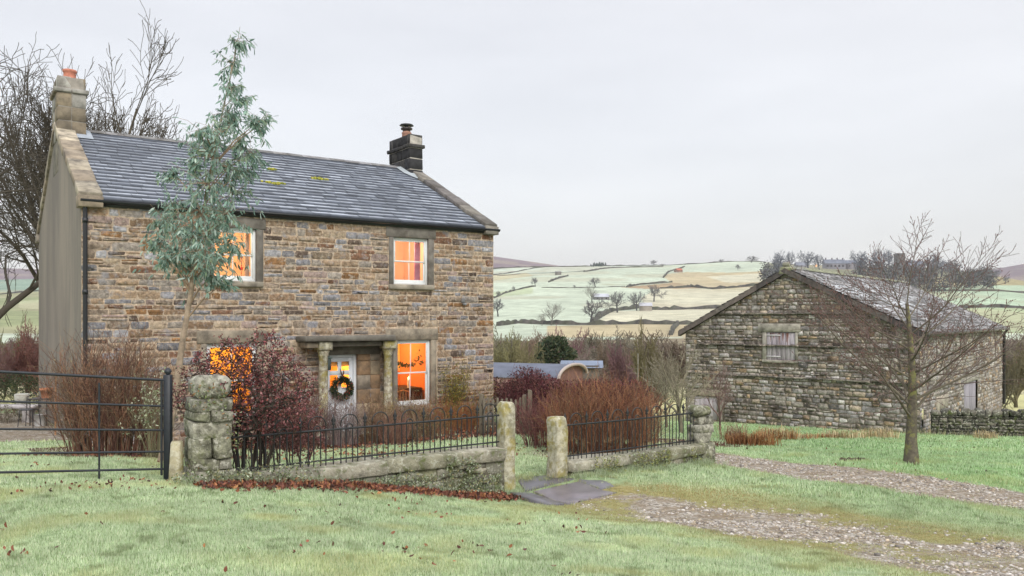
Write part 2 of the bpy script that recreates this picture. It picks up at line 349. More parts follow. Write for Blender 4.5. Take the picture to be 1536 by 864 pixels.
# ------------------------------------------------------------------ ground
def add_attr(o, name, arr):
    a = o.data.attributes.new(name, 'FLOAT_COLOR', 'POINT'); a.data.foreach_set('color', np.concatenate((arr, np.ones((len(arr), 1))), 1).astype(np.float32).ravel())
def ground_mat():
    m = bpy.data.materials.new('ground'); m.use_nodes = True; nt = m.node_tree; N = nt.nodes; L = nt.links; N.clear()
    out = N.new('ShaderNodeOutputMaterial'); b = N.new('ShaderNodeBsdfPrincipled'); b.inputs['Roughness'].default_value = .9; b.inputs['Specular IOR Level'].default_value = .15
    tc = N.new('ShaderNodeTexCoord')
    def noise(s, d=6, r=.6):
        n = N.new('ShaderNodeTexNoise'); n.inputs['Scale'].default_value = s; n.inputs['Detail'].default_value = d; n.inputs['Roughness'].default_value = r; L.new(tc.outputs['Object'], n.inputs['Vector']); return n.outputs['Fac']
    def ramp(f, stops):
        r = N.new('ShaderNodeValToRGB'); L.new(f, r.inputs[0]); e = r.color_ramp.elements
        e[0].position, e[0].color = stops[0][0], (*stops[0][1], 1); e[1].position, e[1].color = stops[-1][0], (*stops[-1][1], 1)
        for p, c in stops[1:-1]:
            q = e.new(p); q.color = (*c, 1)
        return r.outputs[0]
    def mix(f, a, c):
        x = N.new('ShaderNodeMix'); x.data_type = 'RGBA'; L.new(f, x.inputs[0]); L.new(a, x.inputs[6]); L.new(c, x.inputs[7]); return x.outputs[2]
    def mth(op, a, c):
        x = N.new('ShaderNodeMath'); x.operation = op
        for i, v in enumerate((a, c)):
            if hasattr(v, 'links'): L.new(v, x.inputs[i])
            else: x.inputs[i].default_value = v
        return x.outputs[0]
    def sm(v, lo, hi):
        r = N.new('ShaderNodeMapRange'); r.inputs[1].default_value = lo; r.inputs[2].default_value = hi; L.new(v, r.inputs[0]); return r.outputs[0]
    at = N.new('ShaderNodeAttribute'); at.attribute_name = 'Mask'; sp = N.new('ShaderNodeSeparateColor'); L.new(at.outputs['Color'], sp.inputs[0])
    ac = N.new('ShaderNodeAttribute'); ac.attribute_name = 'Col'
    turf = ramp(noise(7, 8, .75), [(.25, (.1, .15, .055)), (.5, (.29, .38, .2)), (.75, (.44, .52, .33))])
    x = N.new('ShaderNodeMix'); x.data_type = 'RGBA'; x.blend_type = 'MULTIPLY'; x.inputs[0].default_value = 1; L.new(turf, x.inputs[6]); L.new(ac.outputs['Color'], x.inputs[7]); turf = x.outputs[2]
    vo = N.new('ShaderNodeTexVoronoi'); vo.inputs['Scale'].default_value = 30; L.new(tc.outputs['Object'], vo.inputs['Vector'])
    sc_ = N.new('ShaderNodeSeparateColor'); L.new(vo.outputs['Color'], sc_.inputs[0])
    grav = ramp(sc_.outputs[0], [(0, (.13, .11, .09)), (.4, (.31, .275, .225)), (.7, (.43, .39, .335)), (1, (.54, .51, .47))])
    dirt = ramp(noise(12, 8, .7), [(.3, (.14, .105, .065)), (.7, (.36, .295, .22))])
    grav = mix(sm(noise(4, 6, .7), .42, .6), grav, dirt)
    moss = ramp(noise(16, 6, .7), [(.28, (.13, .105, .04)), (.5, (.29, .25, .10)), (.72, (.40, .37, .2))])
    soil = ramp(noise(14, 8, .7), [(.3, (.035, .022, .015)), (.55, (.11, .055, .035)), (.75, (.2, .11, .07))])
    n1 = noise(5, 8, .75)
    f = mix(sm(mth('ADD', sp.outputs[1], mth('SUBTRACT', n1, .5)), .3, .62), turf, moss)
    f = mix(sm(mth('ADD', sp.outputs[0], mth('MULTIPLY', mth('SUBTRACT', noise(3.2, 8, .75), .5), 2.0)), .32, .55), f, grav)
    f = mix(sm(mth('ADD', sp.outputs[2], mth('SUBTRACT', n1, .5)), .4, .62), f, soil)
    L.new(f, b.inputs['Base Color'])
    bp = N.new('ShaderNodeBump'); bp.inputs['Strength'].default_value = .7; bp.inputs['Distance'].default_value = .03
    L.new(mth('ADD', noise(40, 6, .7), mth('MULTIPLY', vo.outputs['Distance'], -.8)), bp.inputs['Height']); L.new(bp.outputs[0], b.inputs['Normal'])
    L.new(b.outputs[0], out.inputs[0]); return m
xs = np.unique(np.concatenate((np.linspace(-60, -14, 30), np.arange(-14, 20, .14), np.linspace(20, 70, 34))))
ys = np.unique(np.concatenate((np.linspace(-12, 2, 12), np.arange(2, 20, .14), np.arange(20, 32, .3), np.linspace(32, 74, 36))))
X, Y = np.meshgrid(xs, ys); Z = zg(X, Y)
bumpy = (vnoise(X, Y, 1.7, 8) - .5) * .07 + (vnoise(X, Y, .5, 9) - .5) * .03
Z = Z + bumpy * (1 - gravel(X, Y) * .7)
def zgb(x, y):
    return zg(x, y) + ((vnoise(x, y, 1.7, 8) - .5) * .07 + (vnoise(x, y, .5, 9) - .5) * .03) * (1 - gravel(x, y) * .7)
nx, ny = len(xs), len(ys)
ii = np.arange(ny - 1)[:, None] * nx + np.arange(nx - 1)[None, :]
g = MB(); gv = np.stack((X, Y, Z), -1).reshape(-1, 3)
patch = vnoise(X, Y, 3.0, 11); far_green = np.clip((X - 3) / 4, 0, 1) * np.clip((Y - 9) / 4, 0, 1)
gc = np.ones((*X.shape, 3)) * (0.88 + .24 * patch[..., None])
gc = gc * (1 - far_green[..., None] * np.array((.26, .06, .30)))
olive = np.clip((Y - 28) / 8, 0, 1)[..., None]; gc = gc * (1 - olive) + olive * np.array((1.75, 1.3, 1.25))
g.add(gv, np.stack((ii, ii + 1, ii + nx + 1, ii + nx), -1).reshape(-1, 4), np.clip(gc, 0, 2).reshape(-1, 3))
go = obj('ground', g, ground_mat(), smooth=True, kind='structure')
tr = terrace(X, Y)
add_attr(go, 'Mask', np.stack((np.maximum(gravel(X, Y), tr * .9), mossy(X, Y), soil(X, Y)), -1).reshape(-1, 3))

# distant hillside: its fields keep the colours of frosted pasture, straw and moor
us = np.unique(np.concatenate((np.arange(-900, -60, 30), np.arange(-60, 1600, 3.0), np.arange(1600, 2500, 30))))
yh = np.unique(np.concatenate((np.geomspace(70, 300, 60), np.geomspace(300, 1180, 190), np.geomspace(1180, 4200, 50))))
UU, YH = np.meshgrid(us, yh); XH = (UU - CU) / F * YH; ZH = zhill(XH, YH) - np.clip((76 - YH) / 6, 0, 1) * .2
VV = HV - ZH / YH * F
def inpoly(u, v, poly):
    r = np.zeros(u.shape, bool); n = len(poly)
    for k in range(n):
        (x0, y0), (x1, y1) = poly[k], poly[(k + 1) % n]
        if y0 == y1: continue
        r ^= ((y0 > v) != (y1 > v)) & (u < (x1 - x0) * (v - y0) / (y1 - y0) + x0)
    return r
PALE, CREAM, STRAW, RUST, OLIVE, MOOR, TEAL, GREEN = (.50, .56, .43), (.57, .55, .40), (.49, .42, .26), (.37, .28, .17), (.22, .22, .14), (.16, .115, .135), (.24, .33, .25), (.40, .50, .35)
hc = np.ones((*UU.shape, 3)) * np.array(PALE)
FIELDS = [([(690, 413), (790, 410), (880, 406), (1000, 397), (1000, 380), (690, 380)], (.51, .57, .46)),
 ([(1000, 411), (1030, 408), (1105, 409), (1160, 405), (1160, 430), (1070, 434), (1008, 424), (996, 416)], STRAW),
 ([(1060, 415), (1140, 410), (1160, 422), (1090, 424)], CREAM),
 ([(930, 431), (1010, 424), (1062, 432), (980, 434)], RUST), ([(985, 433), (1075, 434), (1180, 428), (1180, 463), (979, 465), (960, 448)], CREAM),
 ([(918, 467), (979, 465), (1180, 460), (1180, 486), (890, 487)], CREAM), ([(820, 489), (960, 486), (1080, 488), (1080, 506), (820, 506)], STRAW),
 ([(740, 413), (790, 409), (800, 414), (740, 421)], (.5, .47, .3)), ([(690, 446), (770, 434), (800, 431), (800, 440), (690, 452)], (.44, .5, .32)),
 ([(1150, 395), (1500, 395), (1500, 440), (1150, 440)], OLIVE), ([(1400, 415), (1700, 415), (1700, 428), (1400, 428)], (.34, .3, .16)), ([(1400, 428), (1700, 428), (1700, 462), (1400, 462)], GREEN),
 ([(1400, 462), (1700, 462), (1700, 500), (1400, 500)], (.4, .46, .27)),
 ([(-300, 405), (300, 405), (300, 440), (-300, 440)], TEAL), ([(-300, 440), (300, 436), (300, 500), (-300, 500)], (.26, .29, .15)), ([(28, 452), (90, 448), (90, 466), (28, 462)], (.42, .44, .26))]
for poly, c in FIELDS: hc[inpoly(UU, VV, poly) & (YH < 1350) & (YH > 230)] = c
hc[(YH < 270)] = (.17, .14, .09); hc[(YH < 95)] = (.45, .42, .26); hc[(YH >= 1150)] = MOOR
mo = (vnoise(XH, YH, 160, 4)[..., None] - .5); hc = hc * (1 + .2 * mo + .2 * (vnoise(XH, YH, 22, 5)[..., None] - .5) + .14 * (vnoise(XH * .35, YH, 7, 6)[..., None] - .5)); br = np.clip((vnoise(XH * .5, YH, 40, 7) - .6) * 4, 0, .35)[..., None]; hc = hc * (1 - br) + br * np.array((.42, .36, .24))
h = MB(); nu = len(us); ii = np.arange(len(yh) - 1)[:, None] * nu + np.arange(nu - 1)[None, :]
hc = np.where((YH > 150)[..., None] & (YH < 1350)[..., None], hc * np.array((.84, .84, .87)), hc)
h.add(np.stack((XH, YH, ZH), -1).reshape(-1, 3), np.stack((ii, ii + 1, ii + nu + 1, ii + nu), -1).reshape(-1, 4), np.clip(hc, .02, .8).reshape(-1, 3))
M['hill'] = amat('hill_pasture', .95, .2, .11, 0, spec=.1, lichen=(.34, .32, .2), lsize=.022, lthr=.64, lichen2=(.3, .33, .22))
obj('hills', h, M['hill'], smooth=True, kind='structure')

# field walls: dry-stone, each draped over the hillside
FW = [("along the skyline above the highest frosted pasture", 2.2, [(738, 400.5), (800, 399.5), (850, 399), (905, 398.5), (960, 398.5), (1005, 398), (1060, 395), (1148, 393.8)]),
 ("crossing the top pasture just right of the house corner", 2.0, [(738.6, 413), (768, 409), (817, 401)]),
 ("short dark one, uppermost beside the house corner", 1.6, [(738.6, 404), (789, 400.5)]),
 ("with rushes along the brown strip right of the house", 1.2, [(746, 414), (787, 410.5), (830, 409.5), (879, 407)]),
 ("dark and slanting under the conifer clump on the skyline", 2.8, [(876, 408), (900, 404), (918, 402), (995, 400)]),
 ("short slanting one alone in the middle of pale pasture", 2.6, [(823, 423.6), (838, 418), (852, 414)]),
 ("broken one running up from the house past a single tree", 2.2, [(739, 448), (755, 441), (771.6, 436), (802, 430)]),
 ("thin one crossing mid slope below the round tree", 1.0, [(812, 432), (880, 432), (938, 430)]),
 ("bent one climbing beside the brown bracken field", 2.6, [(995, 417), (1002, 409), (1027, 400)]),
 ("along the upper edge of the rusty strip", 2.6, [(940, 431), (958, 427.5), (1008, 423.6)]),
 ("dark and wavy above the long cream field", 3.4, [(990, 433), (1024, 432), (1038, 430.7), (1070, 434), (1110, 431), (1180, 427)]),
 ("running right from the small grey field barn", 3.6, [(979, 465), (1030, 464), (1100, 462), (1160, 461)]),
 ("slanting down left from the small grey field barn", 4.0, [(888, 484), (904, 474), (918, 467), (958, 462)]),
 ("longest one along the foot of the pastures", 3.0, [(746, 489), (777, 485), (820, 487), (880, 487.5), (958, 486), (1041, 487), (1080, 484)]),
 ("dropping into the valley beside the barn's left eaves", 3.0, [(1006, 503), (1010, 494), (1016, 488)]),
 ("upper one on the green slope right of the barn roof", 3.2, [(1400, 437), (1474, 437), (1620, 435)]),
 ("lower one on the green slope right of the barn roof", 3.0, [(1440, 463), (1500, 461.5), (1620, 463)]),
 ("crossing the teal slope left of the house", 2.6, [(-60, 446), (10, 441), (70, 436)])]
for lab, hh, px in FW:
    pts = [hit(u, v) for u, v in px]; mb = MB(); pl = []
    for a, b in zip(pts[:-1], pts[1:]):
        for t in np.linspace(0, 1, 8, endpoint=False): pl.append(a + (b - a) * t)
    pl.append(pts[-1]); pl = np.array(pl); base = pl[0].copy()
    z = zg(pl[:, 0], pl[:, 1]); t = np.gradient(pl[:, :2], axis=0); t /= np.linalg.norm(t, axis=1, keepdims=True) + 1e-9; nrm = np.stack((-t[:, 1], t[:, 0]), 1)
    hh *= .58; hj = hh * rng.uniform(.45, 1.25, len(pl)); w = .5 * hh
    sec = []
    for dx, top in ((-w, 0), (-w * .6, 1), (w * .6, 1), (w, 0)):
        sec.append(np.column_stack((pl[:, :2] + nrm * dx, z + hj * top - (1 - top) * 1.0)))
    v = np.stack(sec, 1).reshape(-1, 3); n = len(pl); i = np.arange(n - 1)[:, None] * 4; j = np.arange(3)[None, :]
    mb.add(v, np.stack((i + j, i + j + 1, i + j + 5, i + j + 4), -1).reshape(-1, 4), palette(len(v), [(.06, .058, .055), (.09, .085, .075), (.08, .085, .06)]))
    mb.add(v[:4], [(0, 1, 2, 3)], (.1, .1, .09)); mb.add(v[-4:], [(0, 1, 2, 3)], (.1, .1, .09))
    obj('field_wall', mb, M['fieldwall'], org=tuple(base), label='dry stone field wall ' + lab, cat='field wall', group='dry stone walls on the far hillside')

# ------------------------------------------------------------------ stonework
HOUSE_C = [(.30, .22, .15), (.255, .175, .115), (.205, .115, .075), (.225, .225, .245), (.275, .245, .215), (.12, .09, .073), (.345, .275, .20), (.25, .20, .155), (.315, .315, .335), (.24, .135, .065), (.30, .23, .205)]
HOUSE_W = [4.5, 3.5, 2, 3.6, 4.5, 1.6, 3, 5, 1.6, 1.6, 2]
BARN_C = [(.345, .318, .285), (.27, .245, .22), (.35, .295, .23), (.17, .15, .135), (.46, .44, .425), (.32, .235, .155), (.30, .285, .285)]
BARN_W = [5, 4, 3, 2.5, 2, 2, 3]
MOSSY_C = [(.3, .28, .22), (.22, .22, .14), (.38, .37, .3), (.16, .15, .12)]
def courses(W, H, hr, lr, openings=(), z0=0.0):
    """random-length coursed rubble that stops at openings -> (x0, x1, z0, z1) rectangles"""
    out = []; z = z0
    while z < H - .02:
        h = rng.uniform(*hr); h = min(h, H - z)
        if H - z - h < hr[0] * .6: h = H - z
        iv = [(0.0, W)]
        for (a, b, c, d) in openings:
            if min(d, z + h) - max(c, z) > h * .12:
                nv = []
                for p, q in iv:
                    if b <= p or a >= q: nv.append((p, q)); continue
                    if a > p: nv.append((p, a))
                    if b < q: nv.append((b, q))
                iv = nv
        for p, q in iv:
            x = p
            while x < q - 1e-6:
                l = rng.uniform(*lr) * (.6 + .5 * h / hr[1]); 
                if q - x - l < lr[0] * .7: l = q - x
                split = rng.random() < .12 and h > hr[0] * 1.3 and l < lr[1]
                if split:
                    k = rng.uniform(.4, .6); out.append((x, x + l, z, z + h * k)); out.append((x, x + l, z + h * k, z + h))
                else: out.append((x, x + l, z, z + h))
                x += l
        z += h
    return out
def stones(mb, rects, fr, cols, wts, gap=.012, dep=(.012, .032), bev=.014, var=.13, jit=.006, keep=None):
    """pillow-fronted stones on a wall face. fr(x, out, z) -> 3-D points"""
    cs = palette(len(rects), cols, wts, var)
    k = np.array([(-1, -.55), (-.6, -1), (.6, -1), (1, -.55), (1, .55), (.6, 1), (-.6, 1), (-1, .55)])
    for (x0, x1, z0, z1), c in zip(rects, cs):
        cx, cz = (x0 + x1) / 2, (z0 + z1) / 2
        if keep and not keep(cx, cz): continue
        hx_, hz_ = (x1 - x0) / 2 - gap / 2, (z1 - z0) / 2 - gap / 2
        if hx_ < .01 or hz_ < .01: continue
        d = rng.uniform(*dep); e = k.copy(); cut = min(.035, hx_ * .35, hz_ * .35)
        e[:, 0] = np.sign(e[:, 0]) * np.where(np.abs(e[:, 0]) > .9, hx_, hx_ - cut); e[:, 1] = np.sign(e[:, 1]) * np.where(np.abs(e[:, 1]) > .9, hz_, hz_ - cut)
        e = e + rng.normal(0, jit, e.shape)
        b = min(bev, hx_ * .4, hz_ * .4); sc_ = np.array(((hx_ - b) / hx_, (hz_ - b) / hz_))
        ring0 = np.column_stack((cx + e[:, 0], np.zeros(8), cz + e[:, 1])); e2 = e * sc_
        ring1 = np.column_stack((cx + e2[:, 0], d * rng.uniform(.35, 1.15, 8), cz + e2[:, 1]))
        mid = np.array([[cx + rng.normal(0, hx_ * .35), d * rng.uniform(.8, 1.5), cz + rng.normal(0, hz_ * .3)]])
        v = np.concatenate((ring0, ring1, mid)); v = fr(v[:, 0], v[:, 1], v[:, 2]); cv = c * rng.normal(1, .09, (17, 1))
        f = [(i, (i + 1) % 8, 8 + (i + 1) % 8, 8 + i) for i in range(8)] + [(8 + i, 8 + (i + 1) % 8, 16) for i in range(8)]
        mb.add(v, f, np.clip(cv, .01, .9))
def panel(mb, W, H, openings, fr, col, base=0.0):
    """flat mortar face with rectangular holes"""
    X_ = sorted({0.0, W, *[o[0] for o in openings], *[o[1] for o in openings]}); Z_ = sorted({base, H, *[o[2] for o in openings], *[o[3] for o in openings]})
    for a, b in zip(X_[:-1], X_[1:]):
        for c, d in zip(Z_[:-1], Z_[1:]):
            m, n = (a + b) / 2, (c + d) / 2
            if any(o[0] < m < o[1] and o[2] < n < o[3] for o in openings): continue
            mb.add(fr(np.array((a, b, b, a)), np.zeros(4), np.array((c, c, d, d))), [(0, 1, 2, 3)], col)

# ------------------------------------------------------------------ the house
house = thing('stone_house', 'two storey stone farmhouse with frosted slate roof, two chimneys and lit windows', 'house', (HP[0], HP[1], HZ), HA)
def hx(u, y=0.0):
    r = (u - CU) / F; px, py = HP + D2 * y
    return (r * py - px) / (D1[0] - r * D1[1])
def hz(u, v, y=0.0):
    x = hx(u, y); d = (HP + D2 * y + D1 * x)[1]
    return (HV - v) / F * d - HZ
def H(x, y, z):                                         # house frame -> world
    p = HP + D1 * x + D2 * y; return np.array((p[0], p[1], HZ + z))
front = lambda x, o, z: np.column_stack((x, -o, z))
# openings (x0, x1, z0, z1): upper pair, lower pair, door
w_ur = (hx(590), hx(642.5), hz(616, 427), hz(616, 357)); w_ul = (hx(317), hx(384.5), hz(360, 422), hz(360, 342.5))
w_lr = (hx(589.5), hx(646), hz(620, 608.5), hz(620, 510)); w_ll = (hx(310), hx(386), hz(350, 601), hz(350, 515))
zt = w_lr[3]; w_ll = (w_ll[0], w_ll[1], w_lr[2], zt)
door_o = (hx(487.5), hx(536.5), 0.02, hz(515, 532))
OPEN = [w_ur, w_ul, w_lr, w_ll, door_o]
MORT = (.46, .365, .275)
wall = MB()
def grow(o, l, r, b, t): return (o[0] - l, o[1] + r, o[2] - b, o[3] + t)
SUR = [grow(w_ur, .13, .17, .13, .30), grow(w_ul, .13, .17, .13, .27), grow(w_lr, .13, .2, .15, .30), grow(w_ll, .13, .2, .15, .30), grow(door_o, .16, .16, .1, .36)]
panel(wall, HL, HE + .06, OPEN, front, MORT, base=-.5)
lintel_dark = (.13, .115, .1)
stones(wall, courses(HL, HE + .05, (.095, .195), (.18, .6), [(a, b, c, min(d, HE)) for a, b, c, d in SUR], z0=-.3), front, HOUSE_C, HOUSE_W, gap=.024, dep=(.004, .026), bev=.02, jit=.009)
obj('wall', wall, M['house_stone'], house, local=True)
# gable, back and far end
gb = MB(); GC = (.25, .222, .19)
def gable_pts(x, y0, y1): return [(x, 0 - .5 * 0, -.5), (x, HW, -.5), (x, HW, HE), (x, HW / 2, HR), (x, 0, HE)]
gb.add(gable_pts(0, 0, HW), [(0, 1, 2, 3, 4)], GC)
for i, z in enumerate((.0,)): pass
gl = obj('wall', gb, M['render'], house, local=True, label='streaky grey rendered gable wall')
bw = MB(); bw.add(gable_pts(HL, 0, HW), [(4, 3, 2, 1, 0)], (.3, .24, .17)); quad(bw, (0, HW, -.5), (HL, HW, -.5), (HL, HW, HE), (0, HW, HE), (.3, .24, .17))
obj('wall', bw, M['house_stone'], house, local=True, label='plain back and far end walls')
# roof of frosted slates
rf = MB(); y0, z0, y1, z1 = -.13, HE + .03, HW / 2, HR; SL = math.hypot(y1 - y0, z1 - z0); dy, dz = (y1 - y0) / SL, (z1 - z0) / SL
for k in (0, 1):
    m = (lambda y: y) if k == 0 else (lambda y: HW - y)
    rf.add([(.06, m(y0), z0 - .03), (HL - .06, m(y0), z0 - .03), (HL - .06, m(y1), z1 - .03), (.06, m(y1), z1 - .03)], [(0, 1, 2, 3)], (.05, .055, .06))
rows = 21; ex = SL / rows
for r in range(rows):
    s0 = r * ex - .01; x = .36 - (r % 2) * .16 - rng.uniform(0, .08); ex2 = ex * 1.25
    while x < HL - .36:
        w = rng.uniform(.26, .46); a, b = max(x, .36) + .003, min(x + w, HL - .36) - .003; x += w
        if b - a < .04: continue
        t0 = .045 + rng.uniform(-.004, .008); t1 = .008; j0 = rng.uniform(-.008, .008); s1 = min(s0 + ex2, SL)
        sh = rng.normal(1, .14); fz = np.clip(rng.normal(.58, .2) * (.7 + .6 * vnoise(np.array([x]), np.array([r * .6]), 2.0, 71)[0]), .1, 1.0)
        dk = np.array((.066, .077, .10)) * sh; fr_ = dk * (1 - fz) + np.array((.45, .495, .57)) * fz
        V = []
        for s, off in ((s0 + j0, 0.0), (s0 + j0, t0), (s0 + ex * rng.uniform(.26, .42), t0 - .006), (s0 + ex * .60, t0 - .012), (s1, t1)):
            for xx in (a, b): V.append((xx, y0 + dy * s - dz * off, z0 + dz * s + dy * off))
        Cc = np.array([dk * .7] * 2 + [dk * 1.1] * 2 + [dk * 1.2] * 2 + [fr_] * 2 + [fr_] * 2)  # dark lower band: bare butt edge plus its shadow painted in, frost above
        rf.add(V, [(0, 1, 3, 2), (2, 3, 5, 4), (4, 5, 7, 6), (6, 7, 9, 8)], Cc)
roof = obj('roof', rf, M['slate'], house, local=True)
rd = MB(); x = .3
while x < HL - .3:
    w = rng.uniform(.42, .5); b = min(x + w, HL - .3)
    for sgn in (1, -1):
        rd.add([(x + .004, HW / 2, HR + .075), (b - .004, HW / 2, HR + .075), (b - .004, HW / 2 - sgn * .2, HR - .03), (x + .004, HW / 2 - sgn * .2, HR - .03)], [(0, 1, 2, 3)], palette(1, [(.2, .2, .2), (.25, .25, .26)])[0] * np.ones(3))
    x = b
obj('ridge', rd, M['dressed'], roof, local=True)
# copings and kneelers
def coping(xa, xb, cols):
    mb = MB(); L0 = math.hypot(HW / 2 + .1, HR - HE); n = 7
    ca, sa = (HW / 2 + .1) / L0, (HR - HE) / L0
    for side in (0, 1):
        for i in range(n):
            a, b = L0 * i / n + .004, L0 * (i + 1) / n - .004
            c = palette(1, cols, None, .14)[0]
            def fr(v):
                s, o = v[:, 1], v[:, 2]; yy = -.1 + s * ca - o * sa; zz = HE + .04 + s * sa + o * ca
                if side: yy = HW - yy
                return np.column_stack((v[:, 0], yy, zz))
            cbox(mb, (xa, a, -.06), (xb, b, .13), c, .012, .006, fr)
        yk = (-.19, .2) if side == 0 else (HW - .2, HW + .19)
        cbox(mb, (xa - .02, yk[0], HE - .14), (xb + .02, yk[1], HE + .1), palette(1, cols, None, .1)[0], .012, .005)
    return obj('coping', mb, M['dressed'], house, local=True)
coping(-.06, .38, [(.36, .32, .25), (.3, .25, .19), (.27, .24, .2), (.4, .35, .27)])
coping(HL - .34, HL + .05, [(.17, .16, .145), (.21, .195, .17), (.13, .12, .115)])
# chimneys
def chimney(xa, xb, ya, yb, zb, courses_, cols, mat, lab, band):
    mb = MB(); z = zb
    cbox(mb, (xa + .02, ya + .02, zb - .8), (xb - .02, yb - .02, zb + sum(courses_) - .02), (.25, .23, .2) if cols[0][0] > .1 else (.36, .34, .3), .01)
    for i, hgt in enumerate(courses_):
        p = .06 if i == band else (.0 if i < band else -.01)
        kx = max(1, round((xb - xa) / .42)); ky = max(1, round((yb - ya) / .42))
        off = .5 if (i % 2) else 0.
        ed = [0] + [(j + off) / ky if off == 0 else (j + .5) / ky for j in (range(1, ky) if off == 0 else range(ky))] + [1]
        for a, b in zip(ed[:-1], ed[1:]):
            for xs_ in ((xa - p, (xa + xb) / 2 - .011), ((xa + xb) / 2 + .011, xb + p)) if kx > 1 else ((xa - p, xb + p),):
                ys_ = (ya - p + a * (yb - ya + 2 * p) + .011, ya - p + b * (yb - ya + 2 * p) - .011)
                cbox(mb, (xs_[0], ys_[0], z + .011), (xs_[1], ys_[1], z + hgt - .011), palette(1, cols, None, .16)[0], .008, .004)
        z += hgt
    return obj('chimney', mb, mat, roof, local=True, label=lab), z
zc = 7.45
c1, zt1 = chimney(-.03, .63, HW / 2 - .6, HW / 2 + .6, zc, (.5, .36, .36, .12, .3), [(.235, .195, .14), (.175, .148, .11), (.33, .32, .295)], M['dressed'], 'pale brown stone chimney with red pot', 3)
pm = MB(); lathe(pm, [(.15, zt1 - .05), (.165, zt1 + .0), (.15, zt1 + .06), (.145, zt1 + .2), (.17, zt1 + .22), (.17, zt1 + .27), (.1, zt1 + .27), (.1, zt1 + .1)], (.3, HW / 2 - .15, 0), 14, (.5, .2, .14))
obj('chimney_pot', pm, M['terracotta'], c1, local=True)
c2, zt2 = chimney(HL - .46, HL + .02, HW / 2 - .78, HW / 2 + .72, 7.0, (.34, .36, .36, .34, .13, .32), [(.035, .035, .038), (.05, .048, .046), (.028, .028, .03)], M['soot_stone'], 'soot black stone chimney with cowled pot', 4)
pm = MB(); cx_, cy_ = HL - .22, HW / 2 - .1; lathe(pm, [(.16, zt2 - .03), (.15, zt2 + .12), (.17, zt2 + .15), (.13, zt2 + .2)], (cx_, cy_, 0), 14, (.36, .2, .15))
pot2 = obj('chimney_pot', pm, M['terracotta'], c2, local=True)
pm = MB(); lathe(pm, [(.12, zt2 + .19), (.13, zt2 + .26), (.19, zt2 + .27), (.19, zt2 + .32), (.1, zt2 + .33)], (cx_, cy_, 0), 14, (.05, .04, .04)); lathe(pm, [(.05, zt2 + .33), (.05, zt2 + .39), (.24, zt2 + .4), (.2, zt2 + .44), (.03, zt2 + .47)], (cx_, cy_, 0), 14, (.03, .03, .03))
obj('cowl', pm, M['iron'], pot2, local=True)
def on_slope(x, y, off=.07):
    return (x, y - dz * off, z0 + (y - y0) / dy * dz + dy * off)
fm = MB(); yf = HW / 2 - .78
fm.add([on_slope(HL - .40, yf - .34, .06), on_slope(HL - .62, yf + .12, .06), on_slope(HL - .62, HW / 2 - .1, .06), on_slope(HL - .46, HW / 2 - .1, .1), on_slope(HL - .46, yf - .02, .12), on_slope(HL - .33, yf - .02, .12), on_slope(HL - .33, yf - .34, .06)], [(0, 1, 2, 3, 4), (0, 4, 5, 6)], (.36, .40, .43))
obj('flashing', fm, M['plain'], c2, local=True, label='pale lead flashing')
fm = MB(); yf = HW / 2 - .6
fm.add([on_slope(.4, yf - .2, .06), on_slope(.78, yf - .2, .06), on_slope(.78, HW / 2 - .1, .06), on_slope(.64, HW / 2 - .1, .1), on_slope(.64, yf, .1), on_slope(.4, yf, .1)], [(0, 1, 4, 5), (1, 2, 3, 4)], (.33, .37, .42))
obj('flashing', fm, M['plain'], c1, local=True, label='pale lead flashing')
# gutter and downpipe
gm = MB(); th = np.linspace(math.pi, 2 * math.pi, 7)
gp = np.array([(math.cos(t) * .075, math.sin(t) * .075) for t in th]); gp = np.concatenate((gp, gp[::-1] * .86))
for a, b in ((-.04, HL + .1),):
    v = [(a, -.14 + p, HE + .02 + q) for p, q in gp] + [(b, -.14 + p, HE + .02 + q) for p, q in gp]; n = len(gp)
    gm.add(v, [(i, (i + 1) % n, n + (i + 1) % n, n + i) for i in range(n)] + [tuple(range(n))[::-1], tuple(range(n, 2 * n))], (.012, .014, .018))
cbox(gm, (0, -.05, HE - .1), (HL, -.03, HE + .02), (.015, .016, .02), .005)
gut = obj('gutter', gm, M['plastic'], house, local=True)
dm = MB(); tube(dm, [(.06, -.1, -.1), (.06, -.1, HE - .28), (.06, -.1, HE - .16), (.06, -.14, HE - .03)], .045, 10, (.012, .014, .018))
for z in (.4, 1.9, 3.4, 4.9): lathe(dm, [(.045, z), (.056, z), (.056, z + .1), (.045, z + .1)], (.06, -.1, 0), 10, (.014, .016, .02))
obj('downpipe', dm, M['plastic'], house, local=True)

